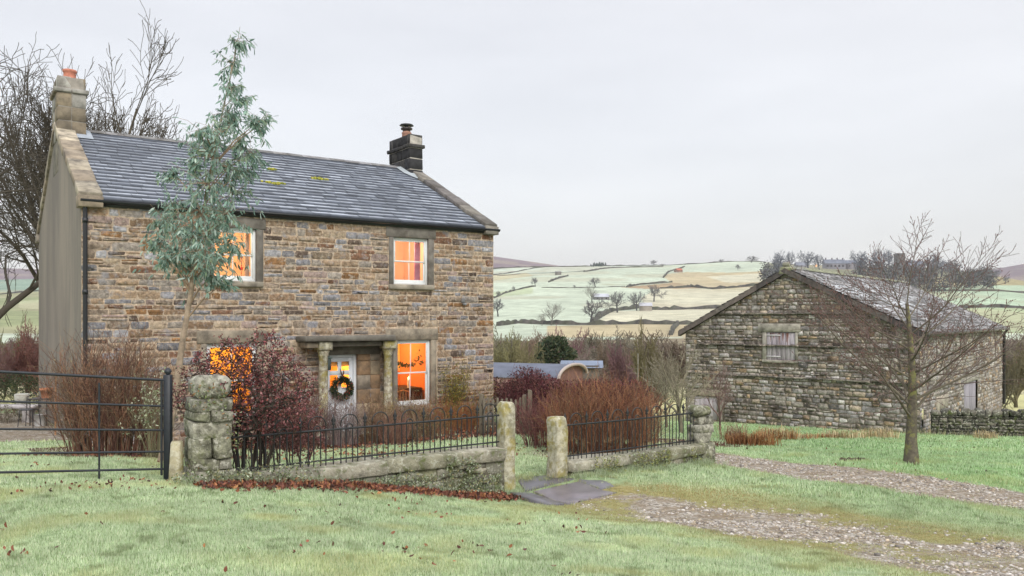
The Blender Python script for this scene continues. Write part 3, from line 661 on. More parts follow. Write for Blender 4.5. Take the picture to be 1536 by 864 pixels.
def window(o, sash_y=.11, lint=None, jam=.16, sillc=(.3, .27, .22), dark=False, latch=True):
    x0, x1, z0_, z1_ = o; WP = (.68, .71, .72)
    f = MB(); t = .055
    for a, b, c, d in ((x0, x0 + t, z0_, z1_), (x1 - t, x1, z0_, z1_), (x0 + t, x1 - t, z1_ - t, z1_), (x0 + t, x1 - t, z0_, z0_ + t * 1.2)):
        cbox(f, (a, sash_y - .05, c), (b, sash_y + .06, d), WP, .006)
    fo = obj('window', f, M['paint'], house, local=True)
    s = MB(); zm = (z0_ + z1_) / 2 + .0; a, b = x0 + t, x1 - t; st = .042
    for (c, d, y) in ((zm - .02, z1_ - t, sash_y - .015), (z0_ + t * 1.2, zm + .02, sash_y + .022)):
        yy = (y - .018, y + .018)
        cbox(s, (a, yy[0], c), (a + st, yy[1], d), WP, .004); cbox(s, (b - st, yy[0], c), (b, yy[1], d), WP, .004)
        cbox(s, (a + st, yy[0], d - st), (b - st, yy[1], d), WP, .004); cbox(s, (a + st, yy[0], c), (b - st, yy[1], c + st * (1.5 if y > sash_y else .8)), WP, .004)
        xm = (a + b) / 2; cbox(s, (xm - .011, yy[0] + .004, c + st), (xm + .011, yy[1] - .004, d - st), WP, .003)
    obj('sash', s, M['paint'], fo, local=True)
    gm_ = MB()
    for (c, d, y) in ((zm, z1_ - t, sash_y - .015), (z0_ + t, zm, sash_y + .022)): quad(gm_, (a, y, c), (b, y, c), (b, y, d), (a, y, d), (1, 1, 1))
    obj('pane', gm_, M['glass'], fo, local=True)
    C1 = (.2, .185, .165) if dark else (.33, .285, .22)
    lh = lint
    for xa, xb in ((x0 - jam * .8, x0), (x1, x1 + jam)):
        j = MB(); cbox(j, (xa, -.03, z0_), (xb, .2, z1_), np.array(C1) * rng.uniform(.8, 1.1), .012); obj('jamb', j, M['dressed'], fo, local=True)
    j = MB(); cbox(j, (x0 - jam - .06, -.035, z1_), (x1 + jam + .06, .2, z1_ + lh), np.array(C1) * .9, .015); obj('lintel', j, M['dressed'], fo, local=True)
    j = MB(); cbox(j, (x0 - jam * .9, -.1, z0_ - .13), (x1 + jam * .9, .2, z0_), sillc, .015); obj('sill', j, M['dressed'], fo, local=True)
    return fo
window(w_ur, lint=.27, dark=True); window(w_ul, lint=.25, dark=True); window(w_lr, lint=.3); window(w_ll, lint=.3)
# rooms behind the panes
def room(o, depth, col, name, ceil=None, zx=.25, sx=.5, power=40, lamp=(.5, .5, .6), wcol=(1, .62, .3), rad=.12, upper=None):
    x0, x1, z0_, z1_ = o; a, b, c, d = x0 - sx, x1 + sx, z0_ - .75, z1_ + zx; y = .21; e = y + depth
    mb = MB(); ce = ceil or col
    hm = z0_ + (z1_ - z0_) * .42 if upper else d; uc = upper or col
    quad(mb, (a, e, c), (b, e, c), (b, e, hm), (a, e, hm), col)
    if upper: quad(mb, (a, e, hm), (b, e, hm), (b, e, d), (a, e, d), uc)
    quad(mb, (a, y, c), (a, e, c), (a, e, d), (a, y, d), col); quad(mb, (b, y, c), (b, e, c), (b, e, d), (b, y, d), col)
    quad(mb, (a, y, c), (b, y, c), (b, e, c), (a, e, c), (.25, .12, .06)); quad(mb, (a, y, d), (b, y, d), (b, e, d), (a, e, d), ce)
    # inner face of the front wall, around the opening
    for p in ((a, x0, c, d), (x1, b, c, d), (x0, x1, c, z0_), (x0, x1, z1_, d)): quad(mb, (p[0], y, p[2]), (p[1], y, p[2]), (p[1], y, p[3]), (p[0], y, p[3]), col)
    obj('room', mb, M['room'], house, local=True, label=name)
    l = bpy.data.lights.new('room_lamp', 'POINT'); l.energy = power; l.color = wcol; l.shadow_soft_size = rad
    lo = bpy.data.objects.new('room_lamp', l); COL.objects.link(lo); lo.parent = house
    lo.location = (a + (b - a) * lamp[0], y + depth * lamp[1], c + (d - c) * lamp[2])
room(w_ur, 2.2, (.82, .62, .46), 'peach coloured lit bedroom', power=78, lamp=(.5, .3, .8), wcol=(1, .60, .40))
room(w_ul, 2.2, (.82, .64, .44), 'peach coloured lit bedroom', power=80, lamp=(.5, .3, .8), wcol=(1, .64, .38))
room(w_lr, 2.6, (.72, .23, .07), 'deep orange lit sitting room', ceil=(.8, .65, .4), power=120, lamp=(.45, .68, .9), wcol=(1, .66, .30), zx=.1, upper=(.85, .60, .20))
room(w_ll, 2.4, (.78, .46, .10), 'golden lit parlour', power=85, lamp=(.5, .5, .8), wcol=(1, .68, .22))
room((door_o[0], door_o[1], .8, door_o[3] - .3), 2.2, (.8, .45, .15), 'orange lit hallway', power=70, lamp=(.5, .5, .8), wcol=(1, .6, .22), zx=.3, sx=.25)
# door
x0, x1, z0_, z1_ = door_o; DW = (.66, .70, .75); t = .075
f = MB()
for a, b, c, d in ((x0, x0 + t, z0_, z1_), (x1 - t, x1, z0_, z1_), (x0 + t, x1 - t, z1_ - t, z1_)): cbox(f, (a, .08, c), (b, .19, d), DW, .008)
door = obj('door', f, M['paint'], house, local=True, label='pale blue white front door with small panes')
a, b, c, d = x0 + t + .004, x1 - t - .004, z0_ + .01, z1_ - t - .004; W = b - a; HH = d - c; l = MB()
zr = [c, c + .09 * HH, c + .30 * HH, c + .36 * HH, c + .58 * HH, c + .66 * HH, c + .765 * HH, c + .825 * HH, c + .945 * HH, d]
for z_a, z_b in ((zr[0], zr[1]), (zr[2], zr[3]), (zr[4], zr[4] + .03), (zr[6], zr[7]), (zr[8], zr[9])): cbox(l, (a + .1, .12, z_a), (b - .1, .165, z_b), DW, .004)
for xx in ((a, a + .1), (b - .1, b)): cbox(l, (xx[0], .12, c), (xx[1], .165, d), DW, .004)
xm = (a + b) / 2; cbox(l, (xm - .05, .122, zr[1]), (xm + .05, .163, zr[8]), DW, .004)
for pz in ((zr[1], zr[2]), (zr[3], zr[4])): cbox(l, (a + .09, .137, pz[0] - .01), (b - .09, .155, pz[1] + .01), np.array(DW) * .97, .002)
obj('leaf_panel', l, M['paint'], door, local=True)
p = MB()
for pz in ((zr[4] + .03, zr[6]), (zr[7], zr[8])): quad(p, (a + .09, .142, pz[0]), (b - .09, .142, pz[0]), (b - .09, .142, pz[1]), (a + .09, .142, pz[1]), (1, 1, 1))
obj('pane', p, M['glass'], door, local=True)
k = MB(); lathe(k, [(.012, 0), (.03, .012), (.03, .03), (.012, .045)], (0, 0, 0), 10, (.3, .22, .09)); k.V[0] = k.V[0][:, [0, 2, 1]]; k.V = [np.asarray(v) for v in k.V]
for i in range(len(k.V)):
    if i: k.V[i] = k.V[i][:, [0, 2, 1]]
    k.V[i] = k.V[i] * np.array((1, -1, 1)) + np.array((b - .05, .12, zr[3]))
obj('handle', k, M['iron'], door, local=True)
s = MB(); cbox(s, (x0 - .16, -.035, z1_), (x1 + .62, .2, z1_ + .36), (.18, .165, .14), .012); obj('lintel', s, M['dressed'], door, local=True)
QS = [MB(), MB()]; QC = [(.36, .29, .2), (.30, .2, .12), (.4, .35, .27), (.28, .24, .19)]; z = 0.0
while z < z1_ - .01:
    q = min(.36, z1_ - z); 
    if z1_ - z - q < .12: q = z1_ - z
    for s, xa, xb in ((QS[0], x0 - .16, x0), (QS[1], x1, x1 + .34)):
        cbox(s, (xa, -.03, z + .004), (xb, .2, z + q - .004), palette(1, QC, None, .12)[0], .012)
    cbox(s, (x1 + .348, -.028, z + .004), (x1 + .62, .1, z + q - .004), palette(1, QC, None, .12)[0], .012)
    z += q
for s in QS: obj('jamb', s, M['dressed'], door, local=True)
s = MB(); cbox(s, (x0 - .2, -.45, -.16), (x1 + .2, .1, .01), (.3, .27, .22), .02); obj('doorstep', s, M['dressed'], door, local=True)
# porch
po = MB(); px0, px1 = hx(456, -.6), hx(592, -.6); zs = hz(592, 503, -.6); cbox(po, (px0, -.68, zs - .13), (px1, -.02, zs), (.17, .16, .14), .02, .006)
porch = obj('porch', po, M['dressed'], house, local=True, label='flat stone slab porch on slim columns')
def column(u, sq=False):
    cx = hx(u, -.42); zt_ = zs - .135; r = .105; mb = MB()
    cbox(mb, (cx - .17, -.60, zt_ - .2), (cx + .17, -.26, zt_), (.3, .28, .22), .012)
    prof = [(r * 1.3, zt_ - .2), (r * 1.45, zt_ - .24), (r * 1.1, zt_ - .29), (r * 1.25, zt_ - .32), (r * 1.0, zt_ - .36), (r * 1.12, .22), (r * 1.35, .2), (r * 1.35, .12), (r * 1.6, .1), (r * 1.6, -.3)]
    lathe(mb, prof[::-1], (cx, -.42, 0), 20, (.31, .275, .21)); return mb, cx
for u in (485, 582):
    mb, cx = column(u); obj('column', mb, M['lichen_stone'], porch, local=True)
cx = hx(582, -.42); mb = MB(); cbox(mb, (cx + .115, -.5, -.3), (cx + .24, -.03, zs - .135), (.2, .18, .15), .01); obj('pier', mb, M['dressed'], porch, local=True)
cx = hx(485, -.42); mb = MB(); cbox(mb, (px0 + .1, -.56, zs - .28), (cx - .18, -.03, zs - .135), (.24, .2, .15), .012)
cbox(mb, (cx + .2, -.5, zs - .26), (hx(582, -.42) - .2, -.4, zs - .137), (.13, .12, .1), .01); obj('beam', mb, M['dressed'], porch, local=True)
# small fittings on the walls
lm = MB(); lx, lz = hx(492, -.2), hz(492, 545, -.2)
cbox(lm, (lx - .06, -.26, lz - .17), (lx + .06, -.14, lz + .12), (.05, .07, .07), .01); cbox(lm, (lx - .085, -.285, lz + .12), (lx + .085, -.115, lz + .16), (.13, .18, .17), .01)
tube(lm, [(lx, -.2, lz + .16), (lx, -.2, lz + .25), (lx, -.03, lz + .25)], .012, 6, (.05, .06, .06))
lt = thing('door_lantern', 'small verdigris lantern hanging left of the front door', 'lantern', tuple(H(lx, -.2, lz - .17)), HA)
lm.V = [v - np.array((lx, -.2, lz - .17)) for v in lm.V]; obj('lantern_body', lm, M['iron'], lt, local=True)
sm_ = MB(); sx, sz = hx(694), hz(694, 453); q = H(sx, 0, sz)
cbox(sm_, (-.06, -.05, -.02), (.06, 0, .1), (.16, .16, .16), .01); cbox(sm_, (-.035, -.17, -.09), (.035, -.03, -.03), (.25, .26, .27), .015)
st = thing('security_light', 'small grey security light fixed high on the stone front', 'light fitting', tuple(q), HA); obj('light_body', sm_, M['plain'], st, local=True)
# moss tufts on the slates
for k, (u, v, sz_, lab) in enumerate(((478, 271, .2, 'largest yellow green moss tuft on the slates, higher one'), (415, 278, .22, 'yellow moss tuft on the slates beside the eucalyptus, lower one'), (408, 257, .1, 'tiny dark moss tuft on the slates near the ridge'))):
    yv = 2.5
    for _ in range(30):
        x = hx(u, yv); zt_ = hz(u, v, yv); ze = HE + .03 + (yv - y0) / dy * dz; yv += (zt_ - ze) * .9
        yv = min(max(yv, .2), 4.8)
    b_ = H(x, yv, HE + .03 + (yv - y0) / dy * dz + .03); mb = MB()
    for _ in range(26):
        o = rng.normal(0, 1, 3) * np.array((sz_ * .6, sz_ * .22, .012)); r_ = rng.uniform(.025, .06)
        p_ = o[0] * np.append(D1, 0) + o[1] * np.array((D2[0] * dy, D2[1] * dy, dz)) + np.array((0, 0, .02))
        lathe(mb, [(r_ * .5, -.03), (r_, 0), (r_ * .7, r_ * .6), (.004, r_ * .8)], b_ + p_, 7, palette(1, [(.26, .26, .04), (.36, .33, .06), (.18, .2, .04)])[0])
    obj('moss_tuft', mb, M['moss'], org=tuple(b_), label=lab, cat='moss', group='moss growing on the house roof')

# ------------------------------------------------------------------ things inside the lit rooms
def hthing(name, lab, cat, x, y, z, group=None):
    return thing(name, lab, cat, tuple(H(x, y, z)), HA, group)
def lobj(name, mb, m, t, x, y, z, **kw):
    mb.V = [np.asarray(v) - np.array((x, y, z)) for v in mb.V]; return obj(name, mb, m, t, local=True, **kw)
def curtain(x0, x1, y, z0, z1, col, n=9):
    mb = MB(); xs_ = np.linspace(x0, x1, n * 4); yy = y + .035 * np.sin(np.arange(n * 4) * 1.7)
    v = np.concatenate((np.column_stack((xs_, yy, np.full(n * 4, z1))), np.column_stack((xs_, yy * 1.0 + .01, np.full(n * 4, z0))))); k = n * 4
    mb.add(v, [(i, i + 1, k + i + 1, k + i) for i in range(k - 1)], col); return mb
a, b, c, d = w_ur; t = hthing('window_curtain', 'lilac and pink curtain inside the upper right window', 'curtain', b - .1, .35, c)
mb = curtain(b - .24, b - .07, .33, c, d, (.62, .35, .5)); lobj('fabric', mb, M['fabric'], t, b - .1, .35, c)
t = hthing('wall_hanging', 'red wall hanging seen through the lower right pane upstairs', 'textile', (a + b) / 2 + .1, 2.2, c)
mb = MB(); cbox(mb, (b - .35, 2.3, c - .3), (b + .15, 2.36, c + .6), (.65, .08, .1), .01); cbox(mb, (b - .22, 2.28, c - .15), (b + .02, 2.3, c + .4), (.6, .3, .45), .01); lobj('cloth', mb, M['fabric'], t, (a + b) / 2 + .1, 2.2, c)
a, b, c, d = w_ul; t = hthing('hanging_ornament', 'string of red beads with a star hanging in the upper left window', 'ornament', a + (b - a) * .74, .28, c)
mb = MB(); ox = a + (b - a) * .74; zt_ = (c + d) / 2
tube(mb, [(ox, .28, zt_), (ox, .28, c + .12)], .004, 4, (.3, .05, .04))
for z in np.linspace(c + .12, zt_ - .05, 6): lathe(mb, [(.004, -.016), (.016, 0), (.004, .016)], (ox, .28, z), 8, (.6, .03, .02))
for k in range(5):
    an = k * 2 * math.pi / 5 + math.pi / 2; tube(mb, [(ox, .28, c + .32), (ox + .06 * math.cos(an), .28, c + .32 + .06 * math.sin(an))], (.022, .004), 5, (.6, .02, .02))
lobj('bead_string', mb, M['plain'], t, ox, .28, c)
t = hthing('window_curtain', 'pale curtain at the right edge of the upper left window', 'curtain', b - .1, .33, c)
mb = curtain(b - .17, b - .06, .33, c, d, (.75, .6, .5)); lobj('fabric', mb, M['fabric'], t, b - .1, .33, c)
a, b, c, d = w_lr; W_ = b - a; Hh = d - c
t = hthing('picture_frame', 'framed picture on the far wall behind the upper sash downstairs', 'picture', a + W_ * .5 + .5, 2.77, d - .55)
mb = MB(); pxc = a + W_ * .62 + .55
cbox(mb, (pxc - .22, 2.74, d - .75), (pxc + .22, 2.78, d - .25), (.3, .14, .04), .01); cbox(mb, (pxc - .17, 2.73, d - .70), (pxc + .17, 2.745, d - .30), (.8, .6, .3), .004)
lobj('frame', mb, M['plain'], t, a + W_ * .5 + .5, 2.77, d - .55)
t = hthing('leaf_garland', 'leafy garland draped across the lower right window', 'garland', a + W_ / 2, .3, c + Hh * .62)
mb = MB(); s_ = np.linspace(0, 1, 150); gx = a + .06 + s_ * (W_ - .12); gz = c + Hh * .64 - .05 * np.sin(s_ * math.pi) + np.where((s_ > .76) & (s_ < .9), rng.uniform(0, .38, 150), 0)
pos = np.column_stack((gx, .3 + rng.normal(0, .02, 150), gz + rng.normal(0, .018, 150))); leaf_cards(mb, pos, rng.normal(0, 1, (150, 3)), .085, .045, palette(150, [(.1, .09, .02), (.2, .12, .03)])); 
pos = np.column_stack((a + .07 + abs(rng.normal(0, .035, 90)), .3 + rng.normal(0, .02, 90), rng.uniform(c + .2, c + Hh * .7, 90))); leaf_cards(mb, pos, rng.normal(0, 1, (90, 3)), .055, .03, palette(90, [(.1, .09, .02), (.25, .14, .03)]))
lobj('foliage', mb, M['leaf'], t, a + W_ / 2, .3, c + Hh * .62)
t = hthing('upright_piano', 'dark wooden upright piano inside the lower right window', 'piano', b + .2, 1.6, c - .75)
mb = MB(); cbox(mb, (b - .1, 1.3, c - .72), (b + .45, 2.4, c + .34), (.05, .025, .015), .02); cbox(mb, (b - .32, 1.3, c - .72), (b - .1, 2.4, c + .04), (.06, .03, .018), .02); lobj('case', mb, M['plain'], t, b + .2, 1.6, c - .75)
t = hthing('lit_candle', 'lit white candle standing on the piano downstairs', 'candle', b + .06, 1.4, c + .34)
mb = MB(); lathe(mb, [(.035, c + .345), (.035, c + .56), (.01, c + .57)], (b + .06, 1.4, 0), 12, (.85, .75, .55)); lobj('wax', mb, M['plain'], t, b + .06, 1.4, c + .34)
mb = MB(); lathe(mb, [(.004, c + .575), (.016, c + .60), (.012, c + .63), (.002, c + .67)], (b + .06, 1.4, 0), 8, (1, .6, .2)); lobj('flame', mb, M['flame'], t, b + .06, 1.4, c + .34)
t = hthing('wooden_chair', 'small wooden chair back behind the lower right sash', 'chair', a + .62, .9, c - .7)
mb = MB(); X0 = a + W_ * .52
for i in range(5): tube(mb, [(X0 + i * .09, .9, c - .3), (X0 + i * .09, .92, c + .28)], .012, 5, (.4, .2, .07))
tube(mb, [(X0 - .03, .92, c + .28), (X0 + .18, .92, c + .33), (X0 + .39, .92, c + .28)], .02, 6, (.4, .2, .07))
lobj('chair_back', mb, M['plain'], t, a + .62, .9, c - .7)
mb = MB(); cbox(mb, (X0 - .04, .92, c - .34), (X0 + .4, 1.3, c - .3), (.38, .19, .07), .01); lobj('seat', mb, M['plain'], t, a + .62, .9, c - .7)
for i in (0, 1):
    for j in (0, 1): mb = MB(); tube(mb, [(X0 + i * .36, .94 + j * .33, c - .74), (X0 + i * .36, .94 + j * .33, c - .33)], .018, 5, (.36, .18, .07)); lobj('leg', mb, M['plain'], t, a + .62, .9, c - .7)
a, b, c, d = w_ll; W_ = b - a
t = hthing('christmas_tree', 'christmas tree covered in glowing lights in the lower left window', 'christmas tree', a + W_ * .45, .85, c - .6)
mb = MB(); n = 500; hh_ = rng.uniform(0, 1, n); an = rng.uniform(0, 6.28, n); rr = (1 - hh_) * .42 + .04
pos = np.column_stack((a + W_ * .45 + np.cos(an) * rr * .6, .85 + np.sin(an) * rr * .6, c - .45 + hh_ * 1.5)); leaf_cards(mb, pos, np.column_stack((np.cos(an), np.sin(an), -.3 + 0 * an)), .10, .014, palette(n, [(.06, .09, .02), (.1, .12, .03)]))
tube(mb, [(a + W_ * .45, .85, c - .58), (a + W_ * .45, .85, c + 1.0)], (.03, .008), 6, (.08, .05, .02)); lobj('branches', mb, M['leaf'], t, a + W_ * .45, .85, c - .6)
mb = MB(); n = 42; hh_ = rng.uniform(.05, .95, n); an = rng.uniform(3.3, 6.1, n); rr = (1 - hh_) * .42 + .06
for k in range(n): lathe(mb, [(.004, -.022), (.022, 0), (.004, .022)], (a + W_ * .45 + math.cos(an[k]) * rr[k], .85 + math.sin(an[k]) * rr[k] * .8, c - .45 + hh_[k] * 1.45), 7, (1, .8, .4)); lobj('fairy_light', mb, M['bulb'], t, a + W_ * .45, .85, c - .6); mb = MB()
# wreath on the door
wx, wz, wy = hx(514, .0), hz(514, 582.5, .0), .06
t = hthing('door_wreath', 'round evergreen wreath with red berries hanging on the door', 'wreath', wx, wy, wz)
mb = MB(); n = 1500; an = rng.uniform(0, 2 * math.pi, n); q = rng.normal(0, 1, (n, 2)); q /= np.linalg.norm(q, axis=1, keepdims=True); q *= rng.uniform(.02, .085, (n, 1)); rr = .215 + q[:, 0]
pos = np.column_stack((wx + np.cos(an) * rr, wy - .02 + q[:, 1] * .7, wz + np.sin(an) * rr)); dr = np.column_stack((np.cos(an + 1.2) , rng.normal(-.5, .5, n), np.sin(an + 1.2))) + rng.normal(0, .6, (n, 3))
leaf_cards(mb, pos, dr, rng.uniform(.05, .1, n), .026, palette(n, [(.02, .045, .022), (.035, .07, .03), (.06, .09, .03), (.09, .06, .02), (.10, .05, .05)], [4, 4, 2, 1, .7]))
lobj('foliage', mb, M['leaf'], t, wx, wy, wz)
mb = MB()
for k in range(40):
    an_ = rng.uniform(0, 6.28); r_ = .215 + rng.normal(0, .05); lathe(mb, [(.003, -.013), (.013, 0), (.003, .013)], (wx + r_ * math.cos(an_), wy - .09, wz + r_ * math.sin(an_)), 7, (.45, .03, .03) if k % 2 else (.5, .25, .06)); lobj('berry', mb, M['plain'], t, wx, wy, wz); mb = MB()
mb = MB(); 
for sg in (-1, 1): tube(mb, [(wx, wy - .05, wz + .28), (wx + sg * .03, wy - .04, wz + .38), (wx + sg * .055, wy - .02, wz + .5)], (.012, .02, .004), 5, (.1, .05, .04))
lobj('bow', mb, M['plain'], t, wx, wy, wz)

# ------------------------------------------------------------------ the barn
barn = thing('stone_barn', 'rough stone field barn with stone slate roof and boarded loft hatch', 'barn', (BP[0], BP[1], BZ), BA)
BAZ = np.array((BX, BY))
def bx(u, y=0.0):
    r = (u - CU) / F; p = BP + BY * y; return (r * p[1] - p[0]) / (BX[0] - r * BX[1])
def bz(u, v, y=0.0):
    x = bx(u, y); return (HV - v) / F * (BP + BY * y + BX * x)[1] - BZ
def bys(u):                                             # along the right-hand side wall
    r = (u - CU) / F; p = BPR; return (r * p[1] - p[0]) / (BY[0] - r * BY[1])
def bzs(u, v): return (HV - v) / F * (BPR + BY * bys(u))[1] - BZ
BE, BRI, BAP = bz(1378, 498), 1.66 - BZ, 3.95
hat = (bx(1149.5), bx(1192.5), bz(1170, 540), bz(1170, 498)); bdo = (bx(1041), bx(1076), .02, bz(1060, 594))
def inside_gable(x, z):
    return z < BE + (BRI - BE) * (x / BAP if x < BAP else (BW - x) / (BW - BAP)) - .02
mb = MB(); bo = [hat, bdo]
rects = []
for (a, b, c, d) in courses(BW, BRI, (.09, .19), (.12, .40), [(hat[0] - .16, hat[1] + .1, hat[2] - .12, hat[3] + .32), (bdo[0] - .28, bdo[1] + .28, 0, bdo[3] + .26)], z0=-.3):
    rects.append((a, b, c, d))
stones(mb, rects, front, BARN_C, BARN_W, gap=.026, dep=(.008, .05), bev=.02, var=.22, jit=.011, keep=inside_gable)
for zt_, x_a, x_b in ((bz(1200, 519), .5, BW), (bz(1200, 567), 0.2, BW), (bz(1250, 470), 1.3, 6.4)):
    x = x_a
    while x < x_b - .1:
        w = min(rng.uniform(.35, .9), x_b - x); cbox(mb, (x + .005, -.1, zt_ - .03), (x + w - .005, .02, zt_ + .03), palette(1, [(.16, .15, .13), (.22, .2, .17)])[0], .012, .008); x += w
gap_m = (.17, .15, .12)
Zc = BE
panel(mb, BW, BE, [(o[0], o[1], o[2], min(o[3], BE)) for o in bo], front, gap_m, base=-.6)
hx0, hx1 = hat[0], hat[1]; xs_ = sorted([0, hx0, hx1, BAP, BW]); rake = lambda x: BE + (BRI - BE) * (x / BAP if x < BAP else (BW - x) / (BW - BAP))
for a, b in zip(xs_[:-1], xs_[1:]):
    lo = max(BE, hat[3]) if hx0 - 1e-6 <= a and b <= hx1 + 1e-6 else BE
    if rake(a) > lo - 1e-6 and rake(b) > lo - 1e-6:
        mb.add([(a, 0, lo), (b, 0, lo), (b, 0, rake(b)), (a, 0, rake(a))], [(0, 1, 2, 3)], gap_m)
obj('wall', mb, M['barn_stone'], barn, local=True, label='rough coursed gable wall')
mb = MB(); side = lambda x, o, z: np.column_stack((BW + o, x, z))
pale = (bys(1404), bys(1421), bzs(1410, 616), bzs(1410, 594)); sdo = (bys(1446), bys(1466), -.1, bzs(1456, 572)); slit = (bys(1382), bys(1385), bzs(1383, 642), bzs(1383, 614))
stones(mb, courses(BL, BE, (.1, .17), (.15, .42), [(pale[0], pale[1], pale[2], pale[3]), (sdo[0] - .1, sdo[1] + .1, sdo[2], sdo[3] + .2), slit], z0=-.3), side, BARN_C, [5, 3, 2, 1, 4, 2, 3], gap=.02, dep=(.012, .04), bev=.02, var=.15)
panel(mb, BL, BE, [sdo, slit], side, (.22, .2, .17), base=-.6)
x = 0
obj('wall', mb, M['barn_stone'], barn, local=True, label='lighter long side wall')
mb = MB(); cbox(mb, (BW - .02, pale[0], pale[2]), (BW + .03, pale[1], pale[3]), (.45, .4, .33), .01); obj('blocked_opening', mb, M['dressed'], barn, local=True)
mb = MB(); cbox(mb, (BW - .02, sdo[0] - .1, sdo[3]), (BW + .04, sdo[1] + .1, sdo[3] + .2), (.36, .34, .3), .01)
obj('lintel', mb, M['dressed'], barn, local=True)
mb = MB(); quad(mb, (BW - .3, slit[0], slit[2]), (BW - .3, slit[1], slit[2]), (BW - .3, slit[1], slit[3]), (BW - .3, slit[0], slit[3]), (.01, .01, .01)); obj('window', mb, M['plain'], barn, local=True)
mb = MB(); quad(mb, (0, 0, -.6), (0, BL, -.6), (0, BL, BE), (0, 0, BE), (.2, .18, .15)); mb.add([(0, BL, -.6), (BW, BL, -.6), (BW, BL, BE), (BAP, BL, BRI), (0, BL, BE)], [(0, 1, 2, 3, 4)], (.2, .18, .15))
obj('wall', mb, M['barn_stone'], barn, local=True, label='plain hidden walls')
# stone slates with frost left in streaks
mb = MB()
for s, xe in ((0, 0.0), (1, BW)):
    xo = -.22 if s == 0 else BW + .22; rise = (BRI - BE) / abs(BAP - xe); ze = BE - .22 * rise + .06; S = math.hypot(BAP - xo, BRI + .06 - ze); ux, uz = (BAP - xo) / S, (BRI + .06 - ze) / S; nxn = (-uz if s == 0 else -uz, ux if s == 0 else ux)
    sgn = 1 if s == 0 else -1
    N_ = np.array((-uz, ux)) if ux > 0 else np.array((uz, -ux))
    n = 19; e = S / n
    for r in range(n):
        y = -.1 - rng.uniform(0, .2)
        while y < BL + .1:
            w = rng.uniform(.28, .62); a, b = max(y, -.1) + .006, min(y + w, BL + .1) - .006; y += w
            if b - a < .05: continue
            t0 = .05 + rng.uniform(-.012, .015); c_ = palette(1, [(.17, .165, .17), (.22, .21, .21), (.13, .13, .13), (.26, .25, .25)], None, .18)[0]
            if s == 1 and rng.random() < .55 * math.exp(-((r / n - .55 - .0 * y) / .22) ** 2) * (1 if 1.0 < y < 9 else .25): c_ = c_ * .25 + np.array((.62, .65, .7)) * .75
            s0 = r * e + rng.uniform(-.02, .02); s1 = min((r + 1.3) * e, S); V = []
            for ss, off in ((s0, 0.), (s0, t0), (s1, .012)):
                for yy in (a, b): V.append((xo + ux * ss + N_[0] * off, yy, ze + uz * ss + N_[1] * off))
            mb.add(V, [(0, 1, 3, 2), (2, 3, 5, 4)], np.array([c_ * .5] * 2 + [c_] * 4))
    mb.add([(xo, -.1, ze - .02), (xo, BL + .1, ze - .02), (BAP, BL + .1, BRI + .03), (BAP, -.1, BRI + .03)], [(0, 1, 2, 3)], (.08, .08, .08))
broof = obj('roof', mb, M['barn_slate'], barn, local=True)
mb = MB(); y = -.12
while y < BL + .1:
    w = rng.uniform(.5, .8)
    for sg in (1, -1): mb.add([(BAP, y + .005, BRI + .16), (BAP, y + w - .005, BRI + .16), (BAP + sg * .2, y + w - .005, BRI + .04), (BAP + sg * .2, y + .005, BRI + .04)], [(0, 1, 2, 3)], palette(1, [(.2, .2, .19), (.26, .27, .18)])[0])
    y += w
cbox(mb, (BAP - .2, -.16, BRI - .16), (BAP + .2, .2, BRI + .1), (.3, .3, .2), .03, .02); cbox(mb, (BAP - .11, -.14, BRI + .1), (BAP + .11, .14, BRI + .27), (.32, .31, .26), .04, .015)
obj('ridge', mb, M['mossy_stone'], broof, local=True)
mb = MB()
for xa, xb in ((-.24, BAP), (BW + .24, BAP)):
    za = BE - .24 * (BRI - BE) / BAP
    for i in range(8):
        f0, f1 = i / 8, (i + 1) / 8
        p = [(xa + (xb - xa) * f0, za + (BRI - za) * f0), (xa + (xb - xa) * f1, za + (BRI - za) * f1)]
        c_ = palette(1, [(.075, .065, .055), (.11, .1, .085), (.055, .05, .045)])[0]; V = []
        for (q, z) in p:
            for yy in (-.16, .1):
                for dz_ in (-.13, .06): V.append((q, yy, z + dz_ + rng.normal(0, .006)))
        mb.add(V, [(0, 1, 5, 4), (2, 3, 7, 6), (1, 3, 7, 5), (0, 2, 6, 4), (0, 1, 3, 2), (4, 5, 7, 6)], c_)
obj('verge', mb, M['soot_stone'], broof, local=True)
mb = MB(); cbox(mb, (BW + .2, -.1, BE - .12), (BW + .3, BL + .12, BE - .02), (.07, .065, .06), .01); bgut = obj('gutter', mb, M['plastic'], barn, local=True)
mb = MB(); tube(mb, [(BW + .1, BL - .1, -.2), (BW + .1, BL - .1, BE - .3), (BW + .25, BL - .1, BE - .08)], .06, 8, (.02, .02, .022)); obj('downpipe', mb, M['plastic'], barn, local=True)
def planks(name, x0, x1, z0, z1, y, n, cols, par, axis=0, lab=None):
    mb = MB(); w = (x1 - x0) / n
    for i in range(n):
        a, b = x0 + i * w + .005, x0 + (i + 1) * w - .005; c_ = palette(1, cols, None, .08)[0]
        if axis == 0: cbox(mb, (a, y - .02, z0 + rng.uniform(0, .015)), (b, y + .02, z1 - rng.uniform(0, .01)), c_, .005)
        else: cbox(mb, (y - .02, a, z0), (y + .02, b, z1), c_, .005)
    return obj(name, mb, M['wood'], par, local=True, label=lab)
GW = [(.42, .38, .42), (.36, .32, .36), (.46, .42, .46)]
hs = planks('hatch', hat[0] + .01, hat[1] - .01, hat[2], hat[3] - .01, .03, 6, GW, barn, lab='grey board loft hatch stained with rust')
mb = MB()
for z in (hat[2] + .1, hat[3] - .14): mb = MB(); cbox(mb, (hat[0] - .03, -.012, z), (hat[0] + .52, .008, z + .045), (.55, .53, .55), .004); obj('hinge', mb, M['plain'], hs, local=True)
mb = MB()
